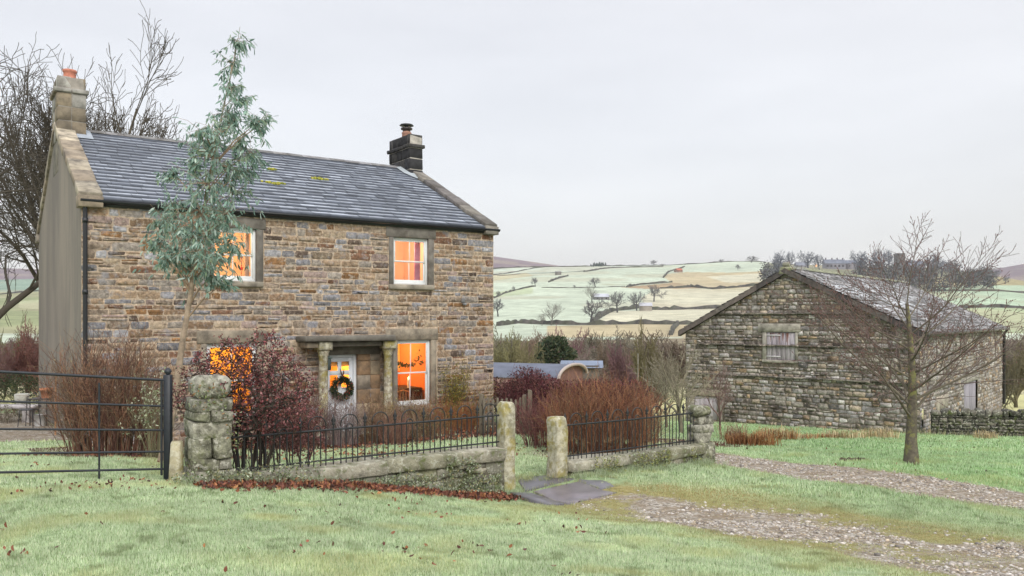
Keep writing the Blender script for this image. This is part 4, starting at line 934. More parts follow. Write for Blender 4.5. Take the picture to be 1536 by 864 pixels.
for i in range(16):
    x = rng.uniform(hat[0] + .08, hat[1] - .04); l_ = rng.uniform(.12, .5); quad(mb, (x, .0085, hat[3] - .03), (x + rng.uniform(.012, .04), .0085, hat[3] - .03), (x + .018, .0085, hat[3] - l_), (x + .006, .0085, hat[3] - l_), (.2, .09, .07))
obj('rust_stain', mb, M['wood'], hs, local=True)
mb = MB(); cbox(mb, (hat[0] - .3, -.045, hat[3]), (hat[1] + .2, .15, hat[3] + .3), (.37, .345, .3), .012, .004); obj('lintel', mb, M['dressed'], hs, local=True)
for xa, xb in ((hat[0] - .14, hat[0]), (hat[1], hat[1] + .1)): mb = MB(); cbox(mb, (xa, -.03, hat[2]), (xb, .15, hat[3]), (.36, .34, .3), .01); obj('jamb', mb, M['dressed'], hs, local=True)
mb = MB(); cbox(mb, (hat[0] - .14, -.06, hat[2] - .1), (hat[1] + .1, .15, hat[2]), (.4, .37, .32), .012); obj('sill', mb, M['dressed'], hs, local=True)
bd = planks('door', bdo[0] + .01, bdo[1] - .01, 0, bdo[3] - .02, .05, 5, GW, barn, lab='weathered plank door with stone lintel')
mb = MB(); cbox(mb, (bdo[0] - .3, -.045, bdo[3]), (bdo[1] + .3, .15, bdo[3] + .24), (.4, .34, .28), .012); obj('lintel', mb, M['dressed'], bd, local=True)
JB = [MB(), MB()]; z = 0
while z < bdo[3] - .05:
    q_ = min(rng.uniform(.3, .5), bdo[3] - z)
    for mb, xa, xb in ((JB[0], bdo[0] - .27, bdo[0]), (JB[1], bdo[1], bdo[1] + rng.uniform(.2, .27))): cbox(mb, (xa, -.035, z + .005), (xb, .15, z + q_ - .005), palette(1, [(.34, .31, .27), (.4, .35, .3)])[0], .012)
    z += q_
for mb in JB: obj('jamb', mb, M['dressed'], bd, local=True)
planks('door', sdo[0] + .02, sdo[1] - .02, -.1, sdo[3] - .01, BW - .08, 4, [(.36, .34, .4), (.3, .28, .33)], barn, 1, lab='narrow plank side door')

# ------------------------------------------------------------------ garden wall, piers, railings, gate
gw_top = {0: -1.905, 1: -2.245}
def garden_wall(s0, s1, top, lab, mossy_=False):
    t = thing('garden_wall', lab, 'garden wall', tuple(fl((s0 + s1) / 2, 0, top - .6)), 0)
    A = math.atan2(.5703, .8214)
    fr = lambda x, o, z: np.stack([fl(0, 0)[0] + .8214 * (s0 + x) + .5703 * (.17 + o), 12 + .5703 * (s0 + x) - .8214 * (.17 + o), z], 1)
    mb = MB(); zb = top - .95
    stones(mb, [(a, b, c + zb, d + zb) for a, b, c, d in courses(s1 - s0, .79, (.1, .2), (.2, .5))], fr, MOSSY_C, None, gap=.02, dep=(.01, .05), bev=.025, var=.18, jit=.01)
    n = 12
    for i in range(n):
        sa, sb = s0 + (s1 - s0) * i / n, s0 + (s1 - s0) * (i + 1) / n
        p = [fl(sa, -.17), fl(sb, -.17), fl(sb, .17), fl(sa, .17)]
        for q0, q1 in ((0, 1), (2, 3)): quad(mb, (*p[q0][:2], zb - .3), (*p[q1][:2], zb - .3), (*p[q1][:2], top - .15), (*p[q0][:2], top - .15), (.12, .11, .08))
    obj('wall_courses', mb, M['mossy_stone'], t)
    mb = MB(); s = s0
    while s < s1 - .05:
        l_ = rng.uniform(.8, 1.25); e = min(s + l_, s1)
        if s1 - e < .4: e = s1
        def fr2(v): 
            o = np.stack([fl(0, 0)[0] + .8214 * v[:, 0] + .5703 * v[:, 1], 12 + .5703 * v[:, 0] - .8214 * v[:, 1], v[:, 2]], 1); return o
        cbox(mb, (s + .004, -.2, top - .17 + rng.normal(0, .006)), (e - .004, .25, top + rng.normal(0, .006)), palette(1, [(.36, .34, .27), (.30, .29, .21), (.26, .25, .18)])[0], .012, .012, fr2)
        s = e
    obj('coping', mb, M['mossy_stone'], t); return t
garden_wall(-4.0, -.13, gw_top[0], 'low mossy garden wall under the longer iron railing, behind drifted leaves')
garden_wall(1.12, 4.08, gw_top[1], 'low mossy garden wall with yellow moss under the shorter iron railing')
def stone_post(s, w, d, zb, zt_, lab, rag=.02):
    mb = MB(); base = fl(s, 0, zb)
    K = 9; v = []; prof = np.array([(-1, -.88), (-.88, -1), (.88, -1), (1, -.88), (1, .88), (.88, 1), (-.88, 1), (-1, .88)])
    zs_ = np.concatenate((np.linspace(zb - .3, zt_ - .07, K), [zt_ - .02, zt_]))
    for i, z in enumerate(zs_):
        sc_ = 1.0 if i < K else (.86 if i == K else .6)
        r_ = prof * np.array((w / 2, d / 2)) * sc_ + rng.normal(0, rag * .5, (8, 2))
        v += [(fl(s + a, b)[0], fl(s + a, b)[1], z + rng.normal(0, .008)) for a, b in r_]
    v = np.array(v); n = len(zs_); i = np.arange(n - 1)[:, None] * 8; j = np.arange(8)[None, :]; k = (j + 1) % 8
    mb.add(v, np.stack((i + j, i + k, i + 8 + k, i + 8 + j), -1).reshape(-1, 4), (.36, .34, .25)); mb.add(v[-8:], [tuple(range(8))], (.4, .38, .28))
    return obj('stone_gatepost', mb, M['lichen_stone'], org=tuple(base), label=lab, cat='gatepost', group='stone posts of the garden gateway')
stone_post(0.02, .2, .22, g1(*fl(0, 0)[:2]), -1.265, 'taller pale lichened stone post at the end of the longer railing')
stone_post(.99, .22, .25, g1(*fl(.99, 0)[:2]), -1.545, 'shorter yellowish stone post at the start of the shorter railing')
def pier(s, blocks, lab, zb, lean=0):
    """blocks: list of (width, depth, height, shift, stones across)"""
    base = fl(s, 0, zb); mb = MB(); z = zb - .15
    def fr(v): return np.stack([fl(0, 0)[0] + .8214 * v[:, 0] - .5703 * v[:, 1], 12 + .5703 * v[:, 0] + .8214 * v[:, 1], v[:, 2]], 1)
    for i, (w, d, hgt, sh, na) in enumerate(blocks):
        top = z + hgt; cuts = np.concatenate(([0], np.sort(rng.uniform(.3, .7, na - 1)), [1])); last = i == len(blocks) - 1
        for a, b in zip(cuts[:-1], cuts[1:]):
            cbox(mb, (s + sh - w / 2 + a * w + .005, -d / 2 + rng.normal(0, .02), z + .002), (s + sh - w / 2 + b * w - .003, d / 2, top - .002), palette(1, [(.34, .33, .27), (.27, .27, .2), (.4, .39, .33)], None, .1)[0], .1 if last else .012, .010, fr)
        z = top
    return obj('stone_pier', mb, M['lichen_stone'] if lean else M['pier'], org=tuple(base), label=lab, cat='pier', group='stacked stone piers of the garden wall')
zb = g1(*fl(-4.3, 0)[:2])
pier(-4.24, [(.52, .46, .30, .02, 2), (.45, .42, .14, .0, 2), (.44, .42, .24, 0, 2), (.44, .42, .2, .0, 1), (.45, .42, .12, .0, 2), (.44, .42, .14, 0, 1), (.42, .4, .27, 0, 1)], 'tall broad stone pier with rounded top beside the iron gate', zb)
pier(4.22, [(.34, .34, .5, .0, 1), (.3, .3, .2, -.02, 1), (.36, .34, .12, 0, 1), (.3, .3, .14, .02, 2), (.34, .32, .2, -.04, 1)], 'slim stacked stone pier ending the shorter railing by the drive', g1(*fl(4.2, 0)[:2]))
b_ = P(263.5, 725, 9.35); zt_ = (HV - 662) / F * 9.35; mb = MB(); gz_ = g1(b_[0], b_[1])
cbox(mb, (b_[0] - .065, b_[1] - .06, gz_ - .2), (b_[0] + .065, b_[1] + .06, zt_), (.42, .38, .26), .02, .008); obj('stone_stub', mb, M['lichen_stone'], org=(b_[0], b_[1], gz_), label='short pale stone stub between iron gatepost and broad pier', cat='stone stub')
# railings
def ring_pts(cx, cz, r, s, n=10, a0=0, a1=math.pi):
    return [tuple(fl(s + cx + r * math.cos(t), 0, cz + r * math.sin(t))) for t in np.linspace(a0, a1, n)]
def railing(s0, s1, zb, zr_, lab, unit=.44, first=0.0):
    base = fl((s0 + s1) / 2, 0, zb); t = thing('iron_railing', lab, 'railing', tuple(base)); IR = (.018, .02, .022)
    for z, h_ in ((zb + .06, .012), (zr_, .014)):
        mb = MB(); p0, p1 = fl(s0, 0, z), fl(s1, 0, z); ms = []
        tube(mb, [p0, (p0 + p1) / 2 + np.array((0, 0, rng.normal(0, .006))), p1], h_, 4, IR); obj('rail', mb, M['iron'], t)
    def proto(name, mbx): return obj(name, mbx, M['iron'], t)
    mb = MB(); tube(mb, [fl(s0, 0, zb - .02), fl(s0, 0, zr_)], .0085, 6, IR); bar = proto('bar', mb)
    mb = MB(); ro = .118; tube(mb, [fl(s0 - ro, 0, zr_)] + [np.array(p) for p in ring_pts(0, zr_ + .06, ro, s0, 12)][::-1] + [fl(s0 + ro, 0, zr_)], .0085, 6, IR); hoop = proto('hoop', mb)
    mb = MB(); ri = .045; tube(mb, [np.array(p) for p in ring_pts(0, zr_ + .01, ri, s0, 9)], .008, 6, IR); small = proto('small_hoop', mb)
    mb = MB(); q = fl(s0, 0, zr_); tube(mb, [q, q + (0, 0, .06)], .012, 6, IR); lathe(mb, [(.008, .05), (.03, .065), (.012, .08), (.032, .11), (.012, .15), (.003, .2)], q, 8, IR); fin = proto('finial', mb)
    first_use = set()
    def put(o, s):
        d = fl(s, 0) - fl(s0, 0)
        if o.name not in first_use: first_use.add(o.name); o.location = d; return
        c = o.copy(); COL.objects.link(c); c.parent = t; c.location = d
    s = s0 + first
    while s < s1 - .02:
        for off, kind in ((0, 'f'), (.103, 'b'), (.176, 'b'), (.266, 'b'), (.338, 'b')):
            if s + off < s1 - .01: put(bar, s + off)
        put(fin, s)
        if s + .34 < s1: put(hoop, s + .221); put(small, s + .221)
        s += unit
railing(-4.0, -.1, gw_top[0], -1.455, 'longer black hooped railing between the broad pier and tall gatepost')
railing(1.11, 4.1, gw_top[1], -1.70, 'shorter black hooped railing in front of the orange dogwood', first=.03)
# estate gate
gd = np.array((-.8214, -.5703)); gp0 = np.array(((252 - CU) / F * 9.42, 9.42)); BLK = (.016, .02, .028)
gz0 = g1(*gp0); t = thing('iron_gate', 'black five barred iron estate gate standing across the lawn', 'gate', (gp0[0], gp0[1], gz0))
def gpt(s, z): return np.array((*(gp0 + gd * s), z))
zt_ = (HV - 562) / F * 9.42; mb = MB()
cbox(mb, (gp0[0] - .04, gp0[1] - .04, gz0 - .2), (gp0[0] + .04, gp0[1] + .04, zt_), BLK, .006); lathe(mb, [(.02, zt_), (.042, zt_ + .03), (.042, zt_ + .045), (.02, zt_ + .075), (.002, zt_ + .08)], (*gp0, 0), 10, BLK)
obj('gatepost', mb, M['iron'], t)
for z_v0, z_v1, r_ in ((570, 555, .017), (609, 599.5, .013), (645, 641, .013), (677, 678, .013), (703, 706, .014)):
    Y1 = (gp0 + gd * 1.62)[1]; za, zb_ = (HV - z_v0) / F * 9.42, (HV - z_v1) / F * 8.5
    mb = MB(); k = (zb_ - za) / 1.62; tube(mb, [gpt(.03, za), gpt(3.6, za + k * 3.6 * .9)], r_, 6, BLK); obj('bar', mb, M['iron'], t)
for s in (.07, .72, 2.0, 3.55):
    mb = MB(); tube(mb, [gpt(s, (HV - 570) / F * 9.42), gpt(s, -1.84 + .05 * s)], .011 if s > .1 else .014, 6, BLK); obj('upright', mb, M['iron'], t)
# flagstones at the gateway
FLAG_E = []
FLG = [([(773, 718), (850, 713), (868, 720), (788, 738)], 'upper left one between the two gateposts, mossy edged'),
 ([(870, 718), (920, 719), (941, 729), (902, 736), (866, 724)], 'small right hand one beside the gravel'),
 ([(800, 739), (868, 724), (902, 737), (925, 741), (852, 757), (828, 752)], 'largest one with a brown stain in its middle'),
 ([(762, 740), (796, 741), (846, 758), (820, 759)], 'narrow one nearest the lawn, half covered by grass')]
for k, (poly, lab) in enumerate(FLG):
    pts = []
    for u, v in poly:
        Y_ = 11.5
        for _ in range(12): Y_ = -g1((u - CU) / F * Y_, Y_) * F / (v - HV)
        pts.append(((u - CU) / F * Y_, Y_, g1((u - CU) / F * Y_, Y_)))
    pts = np.array(pts); n = len(pts); cen = pts.mean(0); top = pts + np.array((0, 0, .018)); inn = cen + (pts - cen) * .97 + np.array((0, 0, .024)); mb = MB()
    v = np.concatenate((pts - (0, 0, .1), top, inn)); f = [(i, (i + 1) % n, n + (i + 1) % n, n + i) for i in range(n)] + [(n + i, n + (i + 1) % n, 2 * n + (i + 1) % n, 2 * n + i) for i in range(n)] + [tuple(range(2 * n, 3 * n))]
    mb.add(v, f, palette(1, [(.12, .105, .12), (.15, .115, .11), (.1, .095, .11)])[0])
    FLAG_E.append(pts)
    obj('flagstone', mb, M['flag'], org=tuple(cen), label='wet dark flagstone, ' + lab, cat='flagstone', group='flagstones at the garden gateway')
# dry-stone wall in front of the barn's side
def drystone(pts, top_h, lab, copes=True):
    base = np.array((*pts[0], g1(*pts[0]))); t = thing('drystone_wall', lab, 'stone wall', tuple(base)); mb = MB(); cb = MB()
    for (a, b) in zip(pts[:-1], pts[1:]):
        a, b = np.array(a, float), np.array(b, float); L_ = np.linalg.norm(b - a); d = (b - a) / L_; nrm = np.array((d[1], -d[0])); za, zb_ = g1(*a), g1(*b)
        zz = lambda x: za + (zb_ - za) * x / L_
        fr = lambda x, o, z: np.stack([a[0] + d[0] * x + nrm[0] * (.22 + o), a[1] + d[1] * x + nrm[1] * (.22 + o), z + zz(x)], 1)
        stones(mb, [(p, q, r - .2, s - .2) for p, q, r, s in courses(L_, top_h + .2, (.07, .15), (.12, .38))], fr, [(.11, .1, .085), (.16, .145, .12), (.075, .07, .06), (.2, .18, .15)], None, gap=.025, dep=(.0, .06), bev=.03, var=.2, jit=.012)
        quad(mb, fr(np.zeros(1), np.zeros(1), np.array([-.4]))[0], fr(np.array([L_]), np.zeros(1), np.array([-.4]))[0], fr(np.array([L_]), np.zeros(1), np.array([top_h]))[0], fr(np.zeros(1), np.zeros(1), np.array([top_h]))[0], (.03, .03, .025))
        o2 = np.full(1, -.44); quad(mb, fr(np.zeros(1), o2, np.array([-.4]))[0], fr(np.array([L_]), o2, np.array([-.4]))[0], fr(np.array([L_]), o2, np.array([top_h]))[0], fr(np.zeros(1), o2, np.array([top_h]))[0], (.06, .055, .05))
        x = 0
        while x < L_:
            w = rng.uniform(.12, .3); hgt = rng.uniform(.13, .22)
            cbox(cb, (x, -.46, top_h - .01), (x + w - .015, .03, top_h + hgt), palette(1, [(.13, .12, .1), (.19, .175, .15), (.09, .085, .075)], None, .2)[0], .04, .02, lambda v: fr(v[:, 0], v[:, 1], v[:, 2])); x += w
    obj('wall_courses', mb, M['mossy_stone'], t); obj('coping', cb, M['mossy_stone'], t); return t
drystone([((1397 - CU) / F * 25.6, 25.6), ((1536 - CU) / F * 24.6, 24.6), (19.5, 23.2), (24, 22)], .62, 'dark dry stone wall right of the barn, behind the bare tree')

# ------------------------------------------------------------------ trees
def rot_about(d, az, ang):
    d = d / np.linalg.norm(d); ref = np.array((0, 0, 1.)) if abs(d[2]) < .9 else np.array((1., 0, 0))
    a = np.cross(d, ref); a /= np.linalg.norm(a); b = np.cross(d, a)
    return d * math.cos(ang) + (a * math.cos(az) + b * math.sin(az)) * math.sin(ang)
def branch(out, p, d, L, r, lev, c, rd):
    n = c['seg'][lev]; pts = [p]; dirs = [d]
    for i in range(n):
        d = d + np.array([rd.gauss(0, 1) for _ in range(3)]) * c['wob'][lev] + np.array((0, 0, c['up'][lev])); d = d / np.linalg.norm(d)
        p = p + d * L / n; pts.append(p); dirs.append(d)
    pts = np.array(pts); rad = np.linspace(r, max(r * c['tap'][lev], c['rmin']), n + 1); out.append((pts, rad, lev))
    if lev >= c['max']: return
    kids = c['kids'][lev]; az = rd.uniform(0, 6.28); st = c['start'][lev]
    for j in range(kids):
        f = st + (1 - st) * (j + rd.uniform(.1, .9)) / kids
        if j == kids - 1: f = 1.0
        x = f * n; i = min(int(x), n - 1); q = pts[i] + (pts[i + 1] - pts[i]) * (x - i); rr = rad[i] + (rad[i + 1] - rad[i]) * (x - i)
        az += 2.4 + rd.uniform(-.5, .5); ang = c['ang'][lev] * rd.uniform(.65, 1.3) * (.45 if f == 1.0 else 1)
        nd = rot_about(dirs[i + 1], az, ang)
        if c.get('flat') and nd[2] < -.1: nd[2] *= -.3
        branch(out, q, nd, L * c['ratio'][lev] * (1.15 - .55 * (f - st) / (1 - st + 1e-6)) * rd.uniform(.7, 1.25), max(rr * c['rr'][lev], c['rmin']), lev + 1, c, rd)
def make_tree(seed, c, trunk_dir=(0, 0, 1)):
    rd = random.Random(seed); out = []
    branch(out, np.zeros(3), np.asarray(trunk_dir, float), c['L'], c['r'], 0, c, rd); return out
def tree_meshes(out, tcol, ccol, split=1, sides=(8, 5, 4, 3, 3, 3), var=.15):
    A, B = MB(), MB()
    for pts, rad, lev in out:
        m = A if lev < split else B; tube(m, pts, rad, sides[lev], np.asarray(tcol if lev < split else ccol) * random.uniform(1 - var, 1 + var), cap=False)
    return A, B
OAK = dict(L=.42, r=.034, seg=(5, 6, 5, 4, 3, 2), wob=(.06, .16, .2, .24, .25, .25), up=(.0, .05, .04, .03, .02, 0), tap=(.62, .3, .3, .35, .5, .6), rmin=.0016, kids=(8, 8, 7, 5, 3), start=(.5, .25, .2, .15, .1), ang=(.95, .75, .75, .75, .7), ratio=(1.15, .55, .52, .55, .6), rr=(.55, .5, .5, .6, .7), max=3)
def norm_proto(cfg, seed, tw=1.0):
    out = make_tree(seed, cfg); zt = max(p[0][:, 2].max() for p in out)
    return [(p / zt, np.maximum(r / zt, cfg['rmin'] * tw), l) for p, r, l in out]
def proto_tree(name, lab, cat, cfg, seed, tcol, ccol, loc, scale=1.0, group=None, rz=0, color=None, split=1, tdir=(0, 0, 1)):
    o = thing(name, lab, cat, loc, 0, group); A, B = tree_meshes(norm_proto(cfg, seed), tcol, ccol, split)
    ORG[o.name] = (0, 0, 0)
    a = obj('trunk', A, M['bark'], o, smooth=True); b = obj('crown', B, M['twig'], o)
    o.scale = (scale,) * 3 if not hasattr(scale, '__len__') else scale; o.rotation_euler = (0, 0, rz); o['frame'] = 1
    if color: a.color = b.color = (*color, 1)
    return o
# tall bare trees behind the house
cfg = dict(OAK); cfg.update(max=4, kids=(11, 9, 8, 5, 3), L=.46, r=.036, rmin=.0008, wob=(.05, .11, .15, .18, .2, .2), up=(0, .09, .07, .05, .03, 0), ang=(.62, .55, .6, .65, .7), rr=(.46, .48, .5, .6, .7), start=(.45, .25, .2, .15, .1))
DARKB = (.075, .065, .05)
def at(u, v, Y): p = P(u, v, Y); return (p[0], p[1], g1(p[0], p[1]))
l0 = at(152, 500, 40); tA = proto_tree('bare_tree', 'tall bare tree behind the house, right behind the red chimney pot', 'tree', cfg, 5, DARKB, DARKB, l0, (15, 15, 19.8), 'tall bare trees behind the house', .4)
l1 = at(-118, 500, 30); proto_tree('bare_tree', 'tall bare tree cut by the left edge of the picture, twisting dark limbs', 'tree', dict(cfg, up=(0, .02, .0, .0, 0, 0), ang=(1.0, .7, .7, .7, .7), wob=(.06, .17, .22, .24, .25, .2), start=(.22, .25, .2, .15, .1), kids=(10, 7, 6, 4, 3), r=.028, rr=(.46, .48, .48, .6, .7)), 21, DARKB, DARKB, l1, 14.9, 'tall bare trees behind the house', 1.0)
cfgb = dict(cfg); cfgb.update(max=3, kids=(9, 8, 6, 5), rmin=.0016)
l2 = at(226, 500, 44); proto_tree('bare_tree', 'lower bare tree showing over the slates left of the eucalyptus', 'tree', dict(cfgb, max=4, kids=(8, 8, 6, 4, 3)), 9, DARKB, DARKB, l2, (8.5, 8.5, 16.6), 'tall bare trees behind the house', 2.0)
l3 = at(82, 500, 46); dup(tA, l3, 2.2, (12, 12, 19.2), 'tall bare tree behind the house, upright and left of the red chimney pot')

# small bare tree on the lawn in front of the barn
LAWN = dict(L=.62, r=.021, seg=(7, 7, 5, 4, 3, 2), wob=(.03, .05, .09, .13, .16, .2), up=(0, .05, .02, .01, .0, 0), tap=(.3, .25, .35, .45, .6, .7), rmin=.0008, kids=(22, 10, 7, 3, 1), start=(.24, .15, .12, .15, .1), ang=(1.0, .62, .7, .7, .7), ratio=(.74, .44, .5, .55, .6), rr=(.36, .45, .55, .65, .7), max=3)
b_ = P(1367, 694, 14.2); bz_ = g1(b_[0], b_[1]); t = thing('bare_tree', 'small bare rounded tree standing alone on the lawn before the barn', 'tree', (b_[0], b_[1], bz_)); out = make_tree(97, LAWN)
allz = max(p[0][:, 2].max() for p in out); S_ = 4.42 / allz; A, B = MB(), MB(); 
for pts, rad, lev in out:
    m = A if lev < 1 else B; q = pts * S_ * np.array((1.04, 1.04, 1)) + np.array((b_[0], b_[1], bz_ - .03)); rr = rad * S_
    if lev == 0: rr = rr * np.linspace(1.15, 1, len(rr)); rr[0] *= 1.25
    tube(m, q, rr, (10, 6, 4, 3, 3)[lev], np.array((.15, .13, .10) if lev < 2 else (.145, .105, .095)) * random.uniform(.8, 1.2), cap=False)
    if lev >= 2:
        for f in range(1, len(q)):
            if random.random() < .3: lathe(m, [(.002, -.012), (.008, 0), (.002, .014)], q[f], 4, (.2, .1, .09))
obj('trunk', A, amat('mossy_bark', .95, .4, 14, .6, 40, .01, lichen=(.2, .2, .07), lsize=7, lthr=.55), t, smooth=True); obj('crown', B, M['twig'], t)
# eucalyptus beside the gate
eb = P(240, 700, 11.4); ez = g1(eb[0], eb[1]); t = thing('eucalyptus_tree', 'slender young eucalyptus with drooping blue green leaves and leaning pale trunk', 'tree', (eb[0], eb[1], ez))
tp = [P(u, v, Y) for u, v, Y in ((236, 712, 11.4), (243, 690, 11.4), (263, 600, 11.42), (272, 520, 11.45), (290, 420, 11.5), (302, 340, 11.5), (318, 250, 11.5), (335, 160, 11.5), (352, 90, 11.5), (360, 40, 11.5))]
tp = np.array(tp); rr = np.array((.074, .06, .05, .043, .032, .021, .015, .01, .006, .003)); A = MB()
tt = np.linspace(0, len(tp) - 1, 46); tp2 = np.column_stack([np.interp(tt, np.arange(len(tp)), tp[:, k]) for k in range(3)]); r2 = np.interp(tt, np.arange(len(tp)), rr)
for _ in range(3): tp2[1:-1] = (tp2[:-2] + tp2[1:-1] * 2 + tp2[2:]) / 4
tube(A, tp2, r2, 9, np.where((np.linspace(0, 1, 46) < .5)[:, None], (.30, .235, .175), (.25, .24, .19))); obj('trunk', A, M['bark'], t, smooth=True)
B, Lf = MB(), MB(); lp, ld = [], []
# limb targets: (u, v, spread px) clumps of the crown as the photograph shows it
CL = [(355, 62, 12), (350, 95, 14), (345, 130, 18), (360, 150, 14), (340, 170, 22), (330, 200, 24), (385, 185, 14), (398, 182, 10), (360, 215, 18), (320, 235, 26), (300, 195, 16), (345, 250, 26), (372, 258, 14), (310, 275, 30), (350, 290, 26), (290, 250, 16), (262, 262, 14), (258, 305, 20), (245, 330, 16), (300, 315, 30), (340, 320, 24), (240, 365, 16), (262, 345, 22), (290, 355, 26), (325, 345, 24), (265, 385, 22), (300, 390, 24), (330, 385, 18), (250, 390, 12), (285, 405, 18), (318, 415, 20), (335, 425, 10), (310, 375, 24), (347, 365, 14), (315, 210, 18), (375, 230, 12), (352, 185, 16)]
for u, v, sp in CL:
    Y_ = 11.5 + rng.normal(0, .33); c_ = P(u, v, Y_); i0 = int(np.argmin(np.abs(tp2[:, 2] - (c_[2] - .25 - abs(c_[0] - tp2[np.argmin(np.abs(tp2[:, 2] - c_[2])), 0]) * .6)))); a_ = tp2[i0]
    mid = (a_ + c_) / 2 + np.array((0, 0, .06)); tube(B, [a_, mid, c_], (min(r2[i0] * .5, .016), .009, .004), 4, (.3, .22, .15), cap=False)
    rad_ = sp / F * 11.5
    for k in range(int(8 + sp * (.55 if v < 220 else .66))):
        e = c_ + rng.normal(0, 1, 3) * rad_ * np.array((.85, .8, .9)); m_ = (c_ + e) / 2 + rng.normal(0, .02, 3); tube(B, [c_, m_, e], (.004, .003, .002), 3, (.28, .2, .14), cap=False)
        kk = rng.integers(6, 12); f = rng.uniform(.25, 1.05, kk)[:, None]; lp.append(c_ + (e - c_) * f + rng.normal(0, .015, (kk, 3)))
        dd = rng.normal(0, .6, (kk, 3)) + np.array((0, 0, -1.1)) + (e - c_) / (rad_ + 1e-6) * .35; ld.append(dd)
lp = np.concatenate(lp); ld = np.concatenate(ld); n = len(lp)
leaf_cards(Lf, lp, ld, rng.uniform(.065, .135, n), rng.uniform(.018, .031, n), palette(n, [(.24, .37, .31), (.33, .46, .39), (.11, .19, .15), (.45, .55, .49), (.27, .36, .24)], [4, 4, 2.4, 2.4, 1.2], .15), curl=.12)
M['gum_leaf'] = amat('gum_leaf', .55, .15, 6, 0, spec=.4, transl=.42)
obj('limbs', B, M['bark'], t); obj('foliage', Lf, M['gum_leaf'], t)

# shrubs built from stems, twigs and leaves
def shrub(name, lab, cat, base, rx, ry, hgt, nst, twigs, scol, lcols=None, nleaf=0, lsz=(.03, .05), lw=.02, r0=.012, fan=.55, wob=.12, spread=.35, group=None, ltop=.2, top_flat=False, curve=.4, leaf_m='leaf', twig_l=.25):
    base = np.array(base, float); t = thing(name, lab, cat, tuple(base), 0, group); A = MB(); ends = []
    for i in range(nst):
        an = rng.uniform(0, 6.283); q = math.sqrt(rng.uniform(0, 1)); tip_h = hgt * (rng.choice((rng.uniform(.5, 1.0), rng.uniform(.75, 1.08))) * (1 - .28 * q * q if not top_flat else 1))
        p0 = base + np.array((math.cos(an) * rx * spread * q, math.sin(an) * ry * spread * q, -.03)); p3 = base + np.array((math.cos(an) * rx * q, math.sin(an) * ry * q, tip_h)); n = 7
        s_ = np.linspace(0, 1, n)[:, None]; pts = p0 + (p3 - p0) * np.concatenate((s_ ** (1 + curve), s_ ** (1 + curve), s_ ** (1 / (1 + curve * .3))), 1); pts[1:] += rng.normal(0, wob * .1 * hgt, (n - 1, 3)) * s_[1:]
        c_ = palette(1, scol, None, .15)[0]; r_ = r0 * rng.uniform(.6, 1.2); tube(A, pts, np.linspace(r_, max(r_ * .22, .0025), n), 4, c_, cap=False)
        for k in range(twigs):
            f = rng.uniform(fan, 1) * (n - 1); j = min(int(f), n - 2); q0 = pts[j] + (pts[j + 1] - pts[j]) * (f - j); dd = (pts[j + 1] - pts[j]); dd = dd / (np.linalg.norm(dd) + 1e-9)
            nd = rot_about(dd, rng.uniform(0, 6.28), rng.uniform(.35, 1.1)); l_ = rng.uniform(.5, 1.2) * twig_l * hgt; q1 = q0 + nd * l_ * .5 + rng.normal(0, .012, 3); q2 = q1 + (nd + np.array((0, 0, .25))) * l_ * .5 + rng.normal(0, .02, 3)
            tube(A, [q0, q1, q2], (r_ * .4, r_ * .3, .0022), 3, c_ * rng.uniform(.8, 1.2), cap=False); ends.append((q0, q1, q2))
        ends.append((pts[-3], pts[-2], pts[-1]))
    obj('stems', A, M['twig'], t)
    if nleaf:
        B = MB(); E = np.array(ends); k = rng.integers(0, len(E), nleaf); f = rng.uniform(0, 1, (nleaf, 1)); pos = np.where(f < .5, E[k, 0] + (E[k, 1] - E[k, 0]) * f * 2, E[k, 1] + (E[k, 2] - E[k, 1]) * (f * 2 - 1)); hh_ = (pos[:, 2] - base[2]) / hgt
        pos = pos[hh_ > ltop]; n = len(pos); leaf_cards(B, pos + rng.normal(0, .008, (n, 3)), rng.normal(0, 1, (n, 3)), rng.uniform(*lsz, n), lw, palette(n, lcols, None, .2), curl=.15, simple=True); obj('foliage', B, M[leaf_m], t)
    return t
def gbase(x, y): return (x, y, g1(x, y))
def gat(u, Y): x = (u - CU) / F * Y; return gbase(x, Y)
